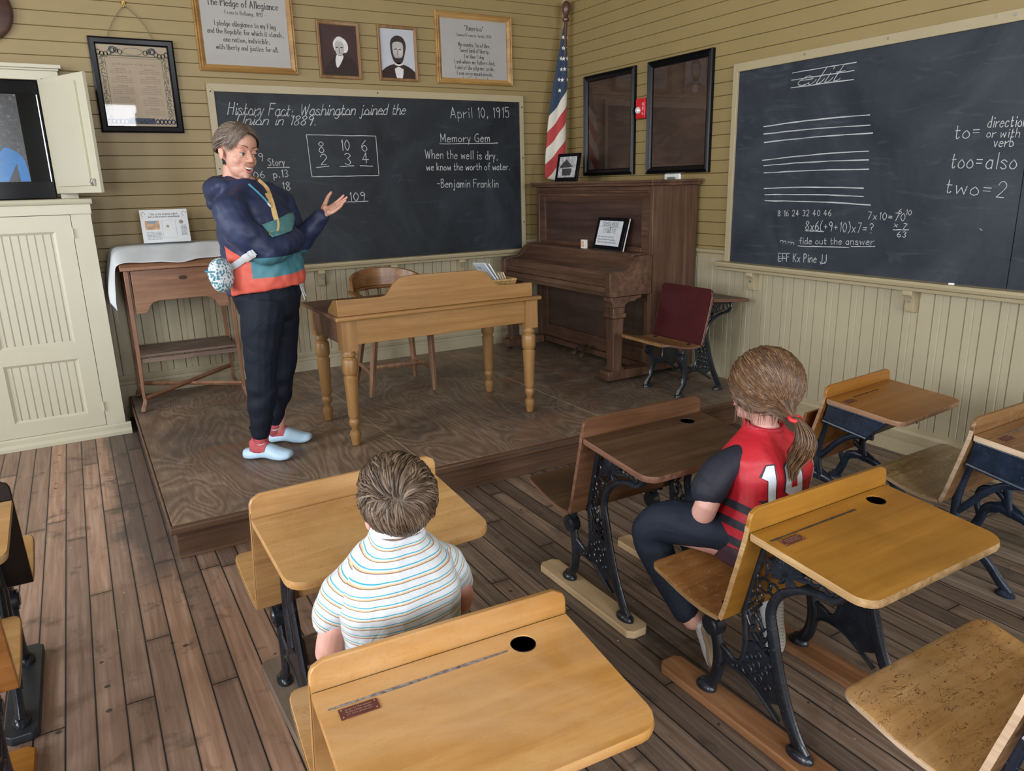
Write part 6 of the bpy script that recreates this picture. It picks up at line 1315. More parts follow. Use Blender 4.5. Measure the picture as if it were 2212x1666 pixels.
def cap(c, R, s, ok, off=0.002):
    """thin scalp-hugging shell of hair under the locks"""
    mb = MB(); c = Vector(c); n, k = 48, 30
    P = lambda i, j: Vector((math.sin(PI*i/k)*math.cos(2*PI*j/n), math.sin(PI*i/k)*math.sin(2*PI*j/n), math.cos(PI*i/k)))
    idx = {}
    def vid(i, j):
        j %= n
        if (i, j) not in idx: idx[(i, j)] = len(mb.v); mb.v.append(tuple(c+R @ (onhead(P(i, j), off)*s)))
        return idx[(i, j)]
    for i in range(k):
        for j in range(n):
            if ok(P(i+0.5, j+0.5)): mb.f.append((vid(i, j), vid(i+1, j), vid(i+1, j+1), vid(i, j+1))); mb.m.append(0)
    return mb

# ================= the teacher: standing, right arm across, left hand raised palm up
TX, TY = -3.12, -1.79
F = Vector((0.77, -0.64, 0)); LF = Vector((0.64, 0.77, 0))
tr = thing('person', 'woman in navy and coral jacket gesturing on the platform before the black chalkboard', 'person', (TX, TY, H))
HS = 1.08
hcen = Vector((-3.168, -1.785, 1.728)); hR = basis((0.42, -0.91, 0), -0.10, 0.10)
wristL = Vector((-2.775, -1.775, 1.412))
dL = Vector((0.80, -0.42, 0.46)); nL = Vector((-0.35, -0.40, 0.75))
mb = MB(); head(mb, hcen, hR, HS)
limb(mb, [(-3.155, -1.78, 1.56), (-3.13, -1.79, 1.40), (-3.11, -1.80, 1.15), (-3.10, -1.80, 1.0)], [0.075, 0.13, 0.12, 0.12])
limb(mb, [(-3.13, -1.80, 1.50), (-2.96, -1.62, 1.49), (-2.895, -1.69, 1.27), wristL], [0.05, 0.05, 0.04, 0.026])
limb(mb, [(-3.13, -1.80, 1.50), (-3.26, -1.93, 1.47), (-3.14, -2.01, 1.285), (-2.955, -1.84, 1.315)], [0.05, 0.05, 0.042, 0.028])
limb(mb, [(-3.15, -1.86, 1.0), (-3.195, -1.87, 0.69), (-3.225, -1.85, 0.235)], [0.09, 0.055, 0.032])
limb(mb, [(-3.03, -1.70, 1.0), (-3.04, -1.68, 0.66), (-3.10, -1.665, 0.235)], [0.09, 0.055, 0.032])
hand(mb, wristL, dL, nL, 1.02, 1, (0.10, 0.06, 0.10, 0.16), 0.07, 0.75)
hand(mb, (-2.955, -1.84, 1.315), (0.15, 0.97, -0.10), (-0.9, 0.15, 0.1), 0.92, -1, (0.2, 0.2, 0.2, 0.2), 0.02, 0.4)
tb, ttree = fuse('body', mb, M_SKIN, tr, 0.0031, 8)
face_parts(tr, hcen, hR, HS)
# jacket
def ringat(c, hl, hf, z, n=28, tl=0.0): c = Vector((c[0], c[1], z)); return [c+LF*(hl*math.cos(2*PI*i/n))+F*(hf*math.sin(2*PI*i/n))+Vector((0, 0, tl*math.sin(2*PI*i/n))) for i in range(n)]
mb = MB()
mb.loft([ringat((-3.10, -1.80), 0.205, 0.195, 1.052, tl=0.028), ringat((-3.10, -1.80), 0.212, 0.20, 1.10, tl=0.02), ringat((-3.105, -1.795), 0.208, 0.19, 1.20), ringat((-3.112, -1.792), 0.212, 0.187, 1.32), ringat((-3.122, -1.79), 0.222, 0.186, 1.42), ringat((-3.135, -1.787), 0.205, 0.150, 1.50), ringat((-3.15, -1.785), 0.145, 0.110, 1.555), ringat((-3.165, -1.782), 0.095, 0.090, 1.60)])
limb(mb, [(-3.20, -1.88, 1.505), (-3.265, -1.955, 1.45), (-3.225, -2.01, 1.35), (-3.14, -2.02, 1.268)], [0.075, 0.088, 0.08, 0.074])
limb(mb, [(-3.14, -2.02, 1.268), (-3.04, -1.965, 1.275), (-2.955, -1.87, 1.302)], [0.074, 0.066, 0.058])
limb(mb, [(-3.02, -1.68, 1.515), (-2.955, -1.615, 1.47), (-2.91, -1.64, 1.36), (-2.89, -1.70, 1.265)], [0.075, 0.08, 0.075, 0.068])
limb(mb, [(-2.89, -1.70, 1.265), (-2.835, -1.74, 1.335), (-2.785, -1.772, 1.40)], [0.068, 0.058, 0.048])
# hood folded on the back and stand-up collar
limb(mb, [(-3.09, -1.665, 1.575), (-3.20, -1.665, 1.57), (-3.285, -1.73, 1.555), (-3.275, -1.85, 1.57)], [0.045, 0.062, 0.066, 0.04])
limb(mb, [(-3.255, -1.70, 1.55), (-3.285, -1.72, 1.49)], [0.07, 0.05])
mb.tube([hcen+Vector((0.012, 0.02, -0.165))+LF*(0.075*math.cos(a))+F*(0.082*math.sin(a))+Vector((0, 0, 0.012-0.035*math.sin(a))) for a in [i*PI/10 for i in range(20)]], (0.016, 0.03), 10, up=(0, 0, 1), closed=True)
def jacket_mat():
    m, nt, b = new_mat('navy_coral_jacket'); tc = nt.nodes.new('ShaderNodeTexCoord'); o = tc.outputs['Object']
    def dot(v):
        n = nt.nodes.new('ShaderNodeVectorMath'); n.operation = 'DOT_PRODUCT'; nt.links.new(o, n.inputs[0]); n.inputs[1].default_value = v; return n.outputs['Value']
    a, bb = dot(tuple(F)), dot(tuple(LF)); sep = nt.nodes.new('ShaderNodeSeparateXYZ'); nt.links.new(o, sep.inputs[0]); z = sep.outputs[2]
    gt = lambda p, q: mth(nt, 'GREATER_THAN', p, q); lt = lambda p, q: mth(nt, 'LESS_THAN', p, q); mul = lambda *q: q[0] if len(q) == 1 else mth(nt, 'MULTIPLY', q[0], mul(*q[1:]))
    n = noise_t(nt, o, 6, 2, 0.5, 0.5)
    navy = ramp(nt, n, [(0.3, (0.014, 0.020, 0.052)), (0.7, (0.026, 0.036, 0.085))])
    coral = ramp(nt, n, [(0.3, (0.48, 0.075, 0.050)), (0.7, (0.58, 0.105, 0.07))]); teal = ramp(nt, n, [(0.3, (0.045, 0.155, 0.19)), (0.7, (0.065, 0.20, 0.24))])
    body = lt(z, mth(nt, 'SUBTRACT', 1.112, 0.0))
    side = mul(gt(a, -0.085), lt(z, mth(nt, 'SUBTRACT', 1.13, mth(nt, 'MULTIPLY', mth(nt, 'ADD', a, 0.085), 0.55))))
    low = mul(gt(a, -0.085), lt(z, mth(nt, 'ADD', 0.985, mth(nt, 'MULTIPLY', bb, 0.08))))
    front = gt(a, 0.055)
    tl = mul(front, lt(z, 1.075))
    sleeve = mul(gt(z, 1.055), gt(a, 0.085))
    col = mixc(nt, mul(side, mth(nt, 'SUBTRACT', 1.0, front)), navy, coral)
    col = mixc(nt, tl, col, teal); col = mixc(nt, mul(low, front), col, coral)
    nt.links.new(col, b.inputs['Base Color']); spec(b, 0.5, ior=0.3)
    bump(nt, b, n, 0.55, 0.03); return m
def wrinkle(co): return 0.010*noise.noise(Vector((co.x*7, co.y*7, co.z*11)))+0.005*noise.noise(co*23)
jk, jtree = fuse('jacket', mb, jacket_mat(), tr, 0.0075, 5, 'navy jacket with coral hem and teal panel', wrinkle)
camd = Vector((0.19, 0.98, 0.0))
def seam(pts, d, r, mat, nm, off=0.001, flat=None):
    P = decal(jtree, smoothpath(pts, 6), d, off); obj(nm, MB().tube(P, flat or r, 6, up=None if flat is None else tuple(-Vector(d))), mat, tr)
M_TEALZ = plain('teal_zip', (0.05, 0.22, 0.32), 0.5); M_STRAP = plain('tan_webbing', (0.46, 0.30, 0.12), 0.7, bmp=0.2); M_WHITES = plain('white_webbing', (0.52, 0.54, 0.55), 0.6)
seam([(-3.165, -1.95, 1.578), (-3.115, -1.95, 1.525), (-3.082, -1.95, 1.483)], camd, 0.006, M_TEALZ, 'zip')
obj('zip_pull', MB().tube(decal(jtree, [(-3.085, -1.95, 1.486), (-3.072, -1.95, 1.468)], camd, 0.006), 0.005, 8), M_WHITES, tr)
pk = patch(jtree, [(-3.128, 1.385), (-3.055, 1.405), (-2.99, 1.428), (-2.958, 1.43), (-2.96, 1.39), (-2.985, 1.345), (-3.03, 1.335), (-3.085, 1.325)], lambda u, v: (u, -1.95, v), camd, 0.006)
po = obj('chest_pocket', pk, plain('teal_fabric', (0.075, 0.205, 0.215), 0.6), tr, smooth=60); md = po.modifiers.new('t', 'SOLIDIFY'); md.thickness = 0.005
obj('pocket_edge', MB().tube(decal(jtree, smoothpath([(-3.128, -1.95, 1.385), (-3.055, -1.95, 1.405), (-2.99, -1.95, 1.428), (-2.958, -1.95, 1.43)], 5), camd, 0.009), (0.002, 0.008), 6, up=(0.2, -1, 0)), plain('pale_teal_binding', (0.12, 0.29, 0.30), 0.5), po)
seam([(-3.135, -1.95, 1.61), (-3.085, -1.95, 1.56), (-3.072, -1.95, 1.516), (-3.062, -1.95, 1.46), (-3.053, -1.95, 1.393), (-3.06, -1.95, 1.36), (-3.09, -1.95, 1.335)], camd, None, M_STRAP, 'shoulder_strap', 0.009, flat=(0.0125, 0.002))
obj('strap_buckle', MB().tube(decal(jtree, [(-3.078, -1.95, 1.53), (-3.066, -1.95, 1.485)], camd, 0.012), (0.016, 0.003), 6, up=(0.2, -1, 0)), M_STRAP, tr)
for q in ((-2.94, -1.86), (-2.925, -1.83)): obj('drawstring', MB().tube(smoothpath([(q[0]-0.01, q[1], 1.08), (q[0], q[1]-0.005, 1.03), (q[0]+0.012, q[1], 0.985+(q[0]+2.94)*0.8)], 3), 0.0035, 6), M_WHITES, tr)
# trousers, socks, clogs
M_TROUS = fabric('navy_trousers', (0.005, 0.0075, 0.015), 0.7, 0.5)
mb = MB()
mb.loft([ringat((-3.10, -1.79), 0.165, 0.155, 1.12), ringat((-3.10, -1.79), 0.185, 0.170, 1.02), ringat((-3.10, -1.79), 0.17, 0.15, 0.93), ringat((-3.10, -1.79), 0.10, 0.10, 0.88)])
limb(mb, [(-3.135, -1.865, 1.0), (-3.165, -1.875, 0.86), (-3.19, -1.88, 0.69), (-3.205, -1.875, 0.50), (-3.225, -1.868, 0.37), (-3.235, -1.868, 0.31)], [0.118, 0.108, 0.083, 0.074, 0.060, 0.048])
limb(mb, [(-3.045, -1.715, 1.0), (-3.035, -1.70, 0.86), (-3.038, -1.685, 0.66), (-3.07, -1.675, 0.47), (-3.10, -1.668, 0.36), (-3.112, -1.665, 0.30)], [0.118, 0.105, 0.080, 0.070, 0.055, 0.046])
def wrinkle2(co): return 0.008*noise.noise(Vector((co.x*8, co.y*8, co.z*16)))*(1.6 if co.z < 0.55 else 0.8)
fuse('trousers', mb, M_TROUS, tr, 0.0065, 4, None, wrinkle2)
M_SOCK = plain('coral_pink_sock', (0.42, 0.075, 0.085), 0.85, bmp=0.3, scale=80); M_CLOG = plain('pale_blue_rubber', (0.40, 0.56, 0.70), 0.42, var=0.03)
for (hx, hy), (tx2, ty2), ak, tp in (((-3.318, -1.808), (-3.105, -1.985), (-3.237, -1.868), 0.29), ((-3.178, -1.600), (-2.938, -1.755), (-3.113, -1.665), 0.285)):
    hd = Vector((hx, hy, 0)); d = Vector((tx2-hx, ty2-hy, 0)); Ls = d.length; d.normalize(); sd = Vector((-d.y, d.x, 0))
    rings = []
    for t, wd, zt, zb in ((0.0, 0.022, 0.048, 0.022), (0.04, 0.036, 0.056, 0.006), (0.14, 0.041, 0.058, 0.002), (0.30, 0.041, 0.066, 0.006), (0.44, 0.042, 0.092, 0.014), (0.56, 0.046, 0.086, 0.010), (0.72, 0.050, 0.066, 0.002), (0.86, 0.047, 0.056, 0.003), (0.95, 0.038, 0.052, 0.010), (1.0, 0.022, 0.046, 0.020)):
        p = hd+d*(Ls*t); zc = H+0.0008
        rings.append([p+sd*(wd*sx)+Vector((0, 0, zc+lerp(zb, zt, sz))) for sx, sz in ((-0.75, 0), (0.75, 0), (1, 0.15), (1.02, 0.35), (0.95, 0.55), (0.72, 0.85), (0.38, 1.0), (-0.38, 1.0), (-0.72, 0.85), (-0.95, 0.55), (-1.02, 0.35), (-1, 0.15))])
    cg = obj('clog', MB().loft(rings), M_CLOG, tr, recalc=True, smooth=60); md = cg.modifiers.new('sub', 'SUBSURF'); md.levels = md.render_levels = 2
    sk = MB(); ft2 = hd+d*0.14
    sk.tube(smoothpath([(ak[0], ak[1], tp), (ak[0], ak[1], H+0.10), (hd.x+d.x*0.075, hd.y+d.y*0.075, H+0.068), (ft2.x, ft2.y, H+0.055)], 4), [0.036]*5+[0.043]*8, 14)
    so = obj('sock', sk, M_SOCK, tr)
    stree = BVHTree.FromPolygons(sk.v, sk.f); sw = []
    q0 = Vector((ak[0], ak[1], H+0.095))
    for t in range(10):
        e = t/9; sw.append(q0+d*lerp(-0.024, 0.022, e)+Vector((0, 0, -0.006+0.016*max(0, e-0.55)+0.014*max(0, 0.2-e))))
    P = decal(stree, [p+Vector((-0.19, -0.98, 0))*0.0 for p in sw], (0.19, 0.98, 0), 0.0012); obj('tick_mark', MB().tube(P, [0.0012+0.0022*math.sin(PI*min(1, i/9*1.15)) for i in range(10)], 6), M_WHITES, so)
    obj('ankle_cuff', MB().tube([(ak[0], ak[1], tp+0.012), (ak[0], ak[1], tp+0.05)], [0.046, 0.050], 18), M_TROUS, tr)
# hair: swept back from a loose centre parting into a low tail, fringe falling to both temples
GH = hairmats('ash_brown_hair', [(0.12, 0.085, 0.062), (0.155, 0.115, 0.087), (0.21, 0.165, 0.13), (0.09, 0.064, 0.046)])
okT = lambda u: u.z > 0.27+0.12*u.y if u.y > 0.25 else (u.z > -0.10-0.35*max(0, -u.y) and (u.z > 0.15 or u.y < -0.05))
hb = obj('hair', cap(hcen, hR, HS, okT, 0.003), GH[0], tr, smooth=60, recalc=True)
tgt = Vector((0.0, -0.93, -0.42)).normalized()
def backsweep(u):
    P = []; ln = rnd.uniform(0.55, 1.0)
    for i in range(9):
        t = i/8*ln; q = u.slerp(tgt, t); P.append(onhead(q, 0.005+0.007*math.sin(PI*min(1, t*1.1))+rnd.uniform(-.001, .001)))
    return P
obj('hair_locks', locks(hcen, hR, HS, dome(3400, okT), backsweep, 0.0024, 0.0017, 4), GH, hb, smooth=60)
def fringe(r):
    side, q0 = r; P = []
    e0 = Vector((0.10+side*0.02+rnd.uniform(-.03, .03), lerp(0.10, 0.92, q0), 0.74)).normalized()
    reach = rnd.uniform(0.55, 1.0)
    end = Vector((side*rnd.uniform(0.84, 0.95), lerp(0.15, 0.58, q0)+rnd.uniform(-.06, .06), rnd.uniform(-0.42, 0.0) if side < 0 else rnd.uniform(-0.25, 0.1))).normalized()
    mid = Vector((side*0.50, lerp(0.35, 1.0, q0), 0.44)).normalized()
    for i in range(11):
        t = i/10*reach; q = (e0.slerp(mid, t*2) if t < 0.5 else mid.slerp(end, t*2-1)).normalized()
        P.append(onhead(q, 0.006+0.010*math.sin(PI*min(1, t*1.1))+rnd.uniform(0, .0012)))
    return P
obj('fringe', locks(hcen, hR, HS, [(-1 if i % 5 < 3 else 1, rnd.random()) for i in range(900)], fringe, 0.0021, 0.0013, 4), GH, hb, smooth=60)
tl = []
obj('pony_tail', locks(hcen, hR, HS, range(40), lambda i: [(lambda t: Vector((0.02+0.014*math.cos(i*2.4), -0.085-0.015*t+0.012*math.sin(i*2.4), -0.045-0.075*t)))(j/7) for j in range(8)], 0.005, 0.004, 4), GH, hb, smooth=60)
# bracelet
wd = dL.normalized(); wb2 = wristL-wd*0.012
obj('bracelet', MB().tube([wb2+(wd.orthogonal().normalized()*math.cos(a)+wd.cross(wd.orthogonal().normalized())*math.sin(a))*0.031 for a in [i*PI/9 for i in range(18)]], 0.0035, 6, closed=True), plain('pale_pink_beads', (0.62, 0.42, 0.45), 0.4), tr)
# waist pack
wp2 = thing('waist_pack', 'white and teal patterned waist pack worn on the hip of the woman', 'bag', (-3.34, -1.93, 1.08))
def packm():
    m, nt, b = new_mat('patterned_pack'); v = coords(nt, (1, 1, 1), False); vo = nt.nodes.new('ShaderNodeTexVoronoi'); vo.inputs['Scale'].default_value = 75; nt.links.new(v, vo.inputs['Vector'])
    c = mixc(nt, mth(nt, 'LESS_THAN', vo.outputs['Distance'], 0.47), (0.60, 0.64, 0.66), (0.06, 0.22, 0.28)); nt.links.new(c, b.inputs['Base Color']); spec(b, 0.7); return m
pr3 = basis((0.77, -0.64, 0))
wc = Vector((-3.342, -1.938, 1.165))
obj('pouch', MB().ell(wc, (0.085, 0.046, 0.072), 20, 14, pr3).ell(wc+Vector((0.006, 0, -0.03)), (0.08, 0.043, 0.066), 20, 14, pr3), packm(), wp2)
obj('zip', MB().tube([wc+pr3 @ Vector((0.088*math.cos(a), 0.056*math.sin(a), 0.014)) for a in [PI*(0.95+i*0.1) for i in range(12)]], 0.005, 6), M_TEALZ, wp2)
st3 = [(-3.305, -1.985, 1.175), (-3.27, -2.02, 1.20), (-3.225, -2.03, 1.232), (-3.18, -2.03, 1.265)]
P = decal(jtree, smoothpath([Vector(p)+Vector((0.0, 0.05, 0)) for p in st3], 5), (0.19, 0.98, 0), 0.016)
obj('strap', MB().tube(P, (0.016, 0.002), 6, up=(-0.2, -1, 0)), plain('grey_webbing', (0.40, 0.42, 0.44), 0.6), wp2)
obj('buckle', MB().tube([P[-7]-Vector((0, 0.006, 0)), P[-2]-Vector((0, 0.006, 0))], (0.020, 0.006), 6, up=(-0.2, -1, 0)), M_WHITES, wp2)

# ================= the boy on the foreground desk's seat, seen from behind
br = thing('person', 'boy with short brown hair in a white striped shirt sitting at the honey desk', 'person', (-3.42, -4.38, 0))
bs = 0.86
bc = Vector((-3.417, -4.378, 0.878)); bR = basis((0.03, 1, 0), 0.02, 0.0)
mb = MB(); head(mb, bc, bR, bs, 0.6, False)
limb(mb, [(-3.425, -4.375, 0.76), (-3.425, -4.38, 0.62), (-3.425, -4.38, 0.46)], [0.06, 0.085, 0.085])
limb(mb, [(-3.47, -4.375, 0.725), (-3.545, -4.365, 0.695), (-3.580, -4.345, 0.56), (-3.50, -4.17, 0.49)], [0.032, 0.031, 0.034, 0.024])
limb(mb, [(-3.38, -4.375, 0.722), (-3.302, -4.36, 0.69), (-3.252, -4.32, 0.565), (-3.32, -4.15, 0.49)], [0.032, 0.031, 0.034, 0.024])
for x in (-3.47, -3.345): limb(mb, [(x, -4.37, 0.455), (x, -4.10, 0.45), (x, -4.05, 0.10)], [0.06, 0.045, 0.03])
hand(mb, (-3.50, -4.17, 0.49), (0.25, 0.9, -0.1), (0, 0, -1), 0.72, 1, (0.25,)*4); hand(mb, (-3.32, -4.15, 0.49), (-0.25, 0.9, -0.1), (0, 0, -1), 0.72, -1, (0.25,)*4)
fuse('body', mb, M_SKIN2, br, 0.0036, 4)
face_parts(br, bc, bR, bs, smile=False)
def striped(name, axis, per, ph):
    m, nt, b = new_mat(name); tc = nt.nodes.new('ShaderNodeTexCoord'); o = tc.outputs['Object']
    n = nt.nodes.new('ShaderNodeVectorMath'); n.operation = 'DOT_PRODUCT'; nt.links.new(o, n.inputs[0]); n.inputs[1].default_value = axis
    wv2 = noise_t(nt, o, 6, 2); d = mth(nt, 'ADD', n.outputs['Value'], mth(nt, 'MULTIPLY', wv2, 0.008))
    f = mth(nt, 'FRACT', mth(nt, 'ADD', mth(nt, 'DIVIDE', d, per), ph))
    cl2 = ramp(nt, f, [(0.0, (0.475, 0.505, 0.535)), (0.52, (0.475, 0.505, 0.535)), (0.525, (0.20, 0.105, 0.075)), (0.60, (0.20, 0.105, 0.075)), (0.605, (0.52, 0.37, 0.20)), (0.71, (0.52, 0.37, 0.20)), (0.715, (0.475, 0.505, 0.535)), (0.83, (0.475, 0.505, 0.535)), (0.835, (0.02, 0.27, 0.36)), (0.93, (0.02, 0.27, 0.36)), (0.935, (0.475, 0.505, 0.535))])
    nt.links.new(cl2, b.inputs['Base Color']); spec(b, 0.85); b.inputs['Sheen Weight'].default_value = 0.2
    bump(nt, b, noise_t(nt, o, 10, 4, 0.55, 1.5), 0.4, 0.015); return m
for e in (lambda: None,): e()
def er(cx, cy, z, a, b2, n=26, tx=0.0):
    sg = lambda q: math.copysign(abs(q)**0.72, q)
    return [Vector((cx+a*sg(math.cos(2*PI*i/n)), cy+b2*sg(math.sin(2*PI*i/n)), z)) for i in range(n)]
mb = MB()
mb.loft([er(-3.425, -4.372, 0.40, 0.125, 0.09), er(-3.425, -4.372, 0.45, 0.128, 0.092), er(-3.425, -4.375, 0.58, 0.134, 0.095), er(-3.425, -4.375, 0.68, 0.142, 0.098), er(-3.424, -4.372, 0.74, 0.132, 0.085), er(-3.422, -4.37, 0.775, 0.098, 0.068), er(-3.42, -4.376, 0.805, 0.062, 0.060), er(-3.418, -4.385, 0.832, 0.055, 0.056)])
def wr3(co): return 0.007*noise.noise(Vector((co.x*10, co.y*10, co.z*9)))+0.003*noise.noise(co*28)
sh, _t = fuse('shirt', mb, striped('striped_shirt', (0.0, -0.10, 1.0), 0.0213, 0.15), br, 0.006, 3, None, wr3)
obj('collar', MB().tube([Vector((-3.418+0.055*math.cos(a), -4.387+0.056*math.sin(a), 0.838-0.008*math.sin(a))) for a in [i*PI/10 for i in range(20)]], (0.005, 0.010), 8, closed=True, up=(0, 0, 1)), plain('white_rib', (0.60, 0.63, 0.65), 0.85), br)
for s, A in ((-1, [(-3.49, -4.372, 0.735), (-3.545, -4.365, 0.708), (-3.575, -4.352, 0.655)]), (1, [(-3.36, -4.372, 0.732), (-3.302, -4.36, 0.70), (-3.262, -4.33, 0.628)])):
    mb = MB(); limb(mb, A, [0.048, 0.047, 0.044]); ax2 = (Vector(A[2])-Vector(A[1])).normalized()
    fuse('sleeve', mb, striped('striped_sleeve', tuple(-ax2), 0.024, 0.3), br, 0.0055, 2, None, wr3)
mb = MB(); 
for x in (-3.47, -3.345): limb(mb, [(x, -4.38, 0.457), (x, -4.12, 0.455), (x, -4.05, 0.40), (x, -4.05, 0.10)], [0.062, 0.053, 0.05, 0.045])
mb.ell((-3.415, -4.385, 0.448), (0.12, 0.085, 0.055))
fuse('trousers', mb, fabric('grey_trousers', (0.045, 0.048, 0.055)), br, 0.007, 3)
for x in (-3.47, -3.345): obj('shoe', MB().ell((x, -4.02, 0.045), (0.038, 0.085, 0.042)), plain('dark_shoe', (0.03, 0.03, 0.035), 0.5), br)
BH = hairmats('brown_hair', [(0.085, 0.055, 0.035), (0.12, 0.080, 0.052), (0.175, 0.125, 0.086), (0.055, 0.035, 0.022)])
okB = lambda u: (u.z > -0.80 if u.y < -0.25 else u.z > -0.1 if u.y < 0.1 else u.z > 0.38+0.2*u.y)
hb = obj('hair', cap(bc, bR, bs, okB, 0.004), BH[0], br, smooth=60, recalc=True)
wh = Vector((0.20, -0.80, 0.30)).normalized()
def whorl(u):
    P = []; d = u-wh*u.dot(wh)
    if d.length < 1e-4: d = wh.orthogonal()
    d.normalize(); rotv = wh.cross(d); nv = noise.noise_vector(u*2.6)
    hi = max(0.0, min(1.0, (u.z-wh.z+0.10)/0.35))
    upper = d*0.75+rotv*0.35+Vector((-0.25, 0.75, 0.1)); lower = d*0.35+Vector((-0.62, 0.0, -0.72))
    fl = lower.lerp(upper, hi)+nv*0.55
    if u.z < -0.45: fl = Vector((-0.15, 0, -1))
    ln = lerp(0.16, 0.95, max(0, min(1, (u.z+0.55)/0.75)))*rnd.uniform(0.7, 1.15)
    cur = u.copy(); n = 9; lift = 0.015*min(1, max(0.12, (u.z+0.50))); ph = rnd.uniform(-0.4, 0.4)
    for i in range(n):
        t = i/(n-1); P.append(onhead(cur, 0.003+lift*math.sin(PI*(0.08+0.74*t))*(1+ph)))
        g = fl.normalized()+rotv*(0.45*math.sin(t*4.0+nv.x*4))+Vector((0, 0, -0.35*t)); g = g-cur*g.dot(cur); cur = (cur+g.normalized()*ln/n).normalized()
    return P
obj('hair_locks', locks(bc, bR, bs, dome(6000, okB), whorl, 0.0021, 0.0014, 4), BH, hb, smooth=60)

# ================= the girl in the red jersey
gr = thing('person', 'girl with a low ponytail in a red and black numbered jersey turned to the teacher', 'person', (-2.2, -4.3, 0))
gs = 0.94
gc = Vector((-2.180, -4.275, 0.922)); gR = basis((-0.14, 0.99, 0), 0.0, 0.0)
mb = MB(); head(mb, gc, gR, gs, 0.5, False)
limb(mb, [(-2.175, -4.30, 0.77), (-2.18, -4.31, 0.62), (-2.20, -4.315, 0.46)], [0.06, 0.09, 0.09])
limb(mb, [(-2.24, -4.30, 0.735), (-2.345, -4.295, 0.70), (-2.418, -4.295, 0.580), (-2.24, -4.14, 0.545)], [0.036, 0.036, 0.036, 0.026])
limb(mb, [(-2.13, -4.31, 0.745), (-2.03, -4.31, 0.71), (-1.985, -4.27, 0.57), (-2.07, -4.09, 0.53)], [0.04, 0.042, 0.037, 0.026])
hand(mb, (-2.24, -4.14, 0.545), (0.8, 0.5, -0.1), (0, 0, -1), 0.8, 1, (0.25,)*4); hand(mb, (-2.07, -4.09, 0.53), (-0.4, 0.8, -0.2), (0, 0, -1), 0.8, -1, (0.25,)*4)
for P in ([(-2.275, -4.32, 0.445), (-2.36, -4.17, 0.455), (-2.415, -4.075, 0.43), (-2.41, -4.075, 0.36), (-2.375, -4.225, 0.16)], [(-2.14, -4.32, 0.445), (-2.14, -4.15, 0.455), (-2.14, -4.02, 0.43), (-2.13, -4.03, 0.36), (-2.08, -4.26, 0.18)]): limb(mb, P, [0.06, 0.055, 0.045, 0.042, 0.034])
fuse('body', mb, M_SKIN2, gr, 0.0036, 4)
face_parts(gr, gc, gR, gs, smile=False)
mb = MB()
mb.loft([er(-2.215, -4.325, 0.402, 0.14, 0.10), er(-2.21, -4.325, 0.45, 0.145, 0.104), er(-2.195, -4.315, 0.58, 0.142, 0.105), er(-2.185, -4.31, 0.68, 0.155, 0.106), er(-2.18, -4.305, 0.735, 0.145, 0.092), er(-2.178, -4.30, 0.772, 0.105, 0.072), er(-2.176, -4.295, 0.80, 0.064, 0.060), er(-2.175, -4.292, 0.815, 0.056, 0.056)])
def jersey_mat():
    m, nt, b = new_mat('red_black_jersey'); tc = nt.nodes.new('ShaderNodeTexCoord'); o = tc.outputs['Object']
    sep = nt.nodes.new('ShaderNodeSeparateXYZ'); nt.links.new(o, sep.inputs[0]); x, y, z = sep.outputs
    red = (0.40, 0.008, 0.018); blk = (0.018, 0.018, 0.028)
    sl = mth(nt, 'ADD', mth(nt, 'MULTIPLY', x, 0.75), z)      # slanting coordinate
    q = mth(nt, 'SUBTRACT', mth(nt, 'MULTIPLY', x, 0.9), mth(nt, 'MULTIPLY', z, 0.5))
    bars = mth(nt, 'GREATER_THAN', mth(nt, 'FRACT', mth(nt, 'MULTIPLY', mth(nt, 'SUBTRACT', z, mth(nt, 'MULTIPLY', x, -0.62)), 17.0)), 0.52)
    seg = mth(nt, 'GREATER_THAN', noise_t(nt, o, 11, 1, 0.3), 0.40)
    band = mth(nt, 'MULTIPLY', mth(nt, 'LESS_THAN', z, 0.625), mth(nt, 'GREATER_THAN', z, 0.46))
    lowb = mth(nt, 'LESS_THAN', z, 0.47)
    col = mixc(nt, mth(nt, 'MULTIPLY', band, mth(nt, 'MULTIPLY', bars, seg)), red, blk)
    low = ramp(nt, z, [(0.36, (0.10, 0.012, 0.022)), (0.44, (0.035, 0.018, 0.028)), (0.48, (0.05, 0.014, 0.022))])
    col = mixc(nt, lowb, col, low)
    nt.links.new(col, b.inputs['Base Color']); spec(b, 0.55); bump(nt, b, noise_t(nt, o, 8, 3, 0.5, 1.4), 0.4, 0.015); return m
gj, gtree = fuse('jersey', mb, jersey_mat(), gr, 0.0055, 3, 'red jersey with black slashes', lambda co: 0.007*noise.noise(Vector((co.x*9, co.y*9, co.z*10))))
M_BLKS = fabric('black_sleeve', (0.016, 0.017, 0.026), 0.6, 0.4)
for A in ([(-2.285, -4.302, 0.735), (-2.348, -4.295, 0.710), (-2.395, -4.292, 0.650)], [(-2.085, -4.308, 0.745), (-2.025, -4.30, 0.70), (-1.995, -4.285, 0.655)]):
    mb = MB(); limb(mb, A, [0.038, 0.050, 0.058]); fuse('sleeve', mb, M_BLKS, gr, 0.0055, 2, 'black jersey sleeve', lambda co: 0.005*noise.noise(co*14))
    p = Vector(A[2]); ax2 = (p-Vector(A[1])).normalized(); o1 = ax2.orthogonal().normalized(); o2 = ax2.cross(o1)
gF = lambda u, v: (-2.222+u*1.1, -4.45, 0.645+v*1.0)
N1 = [(-0.062, 0.05), (-0.045, 0.082), (-0.022, 0.082), (-0.022, -0.085), (-0.046, -0.085), (-0.046, 0.04)]
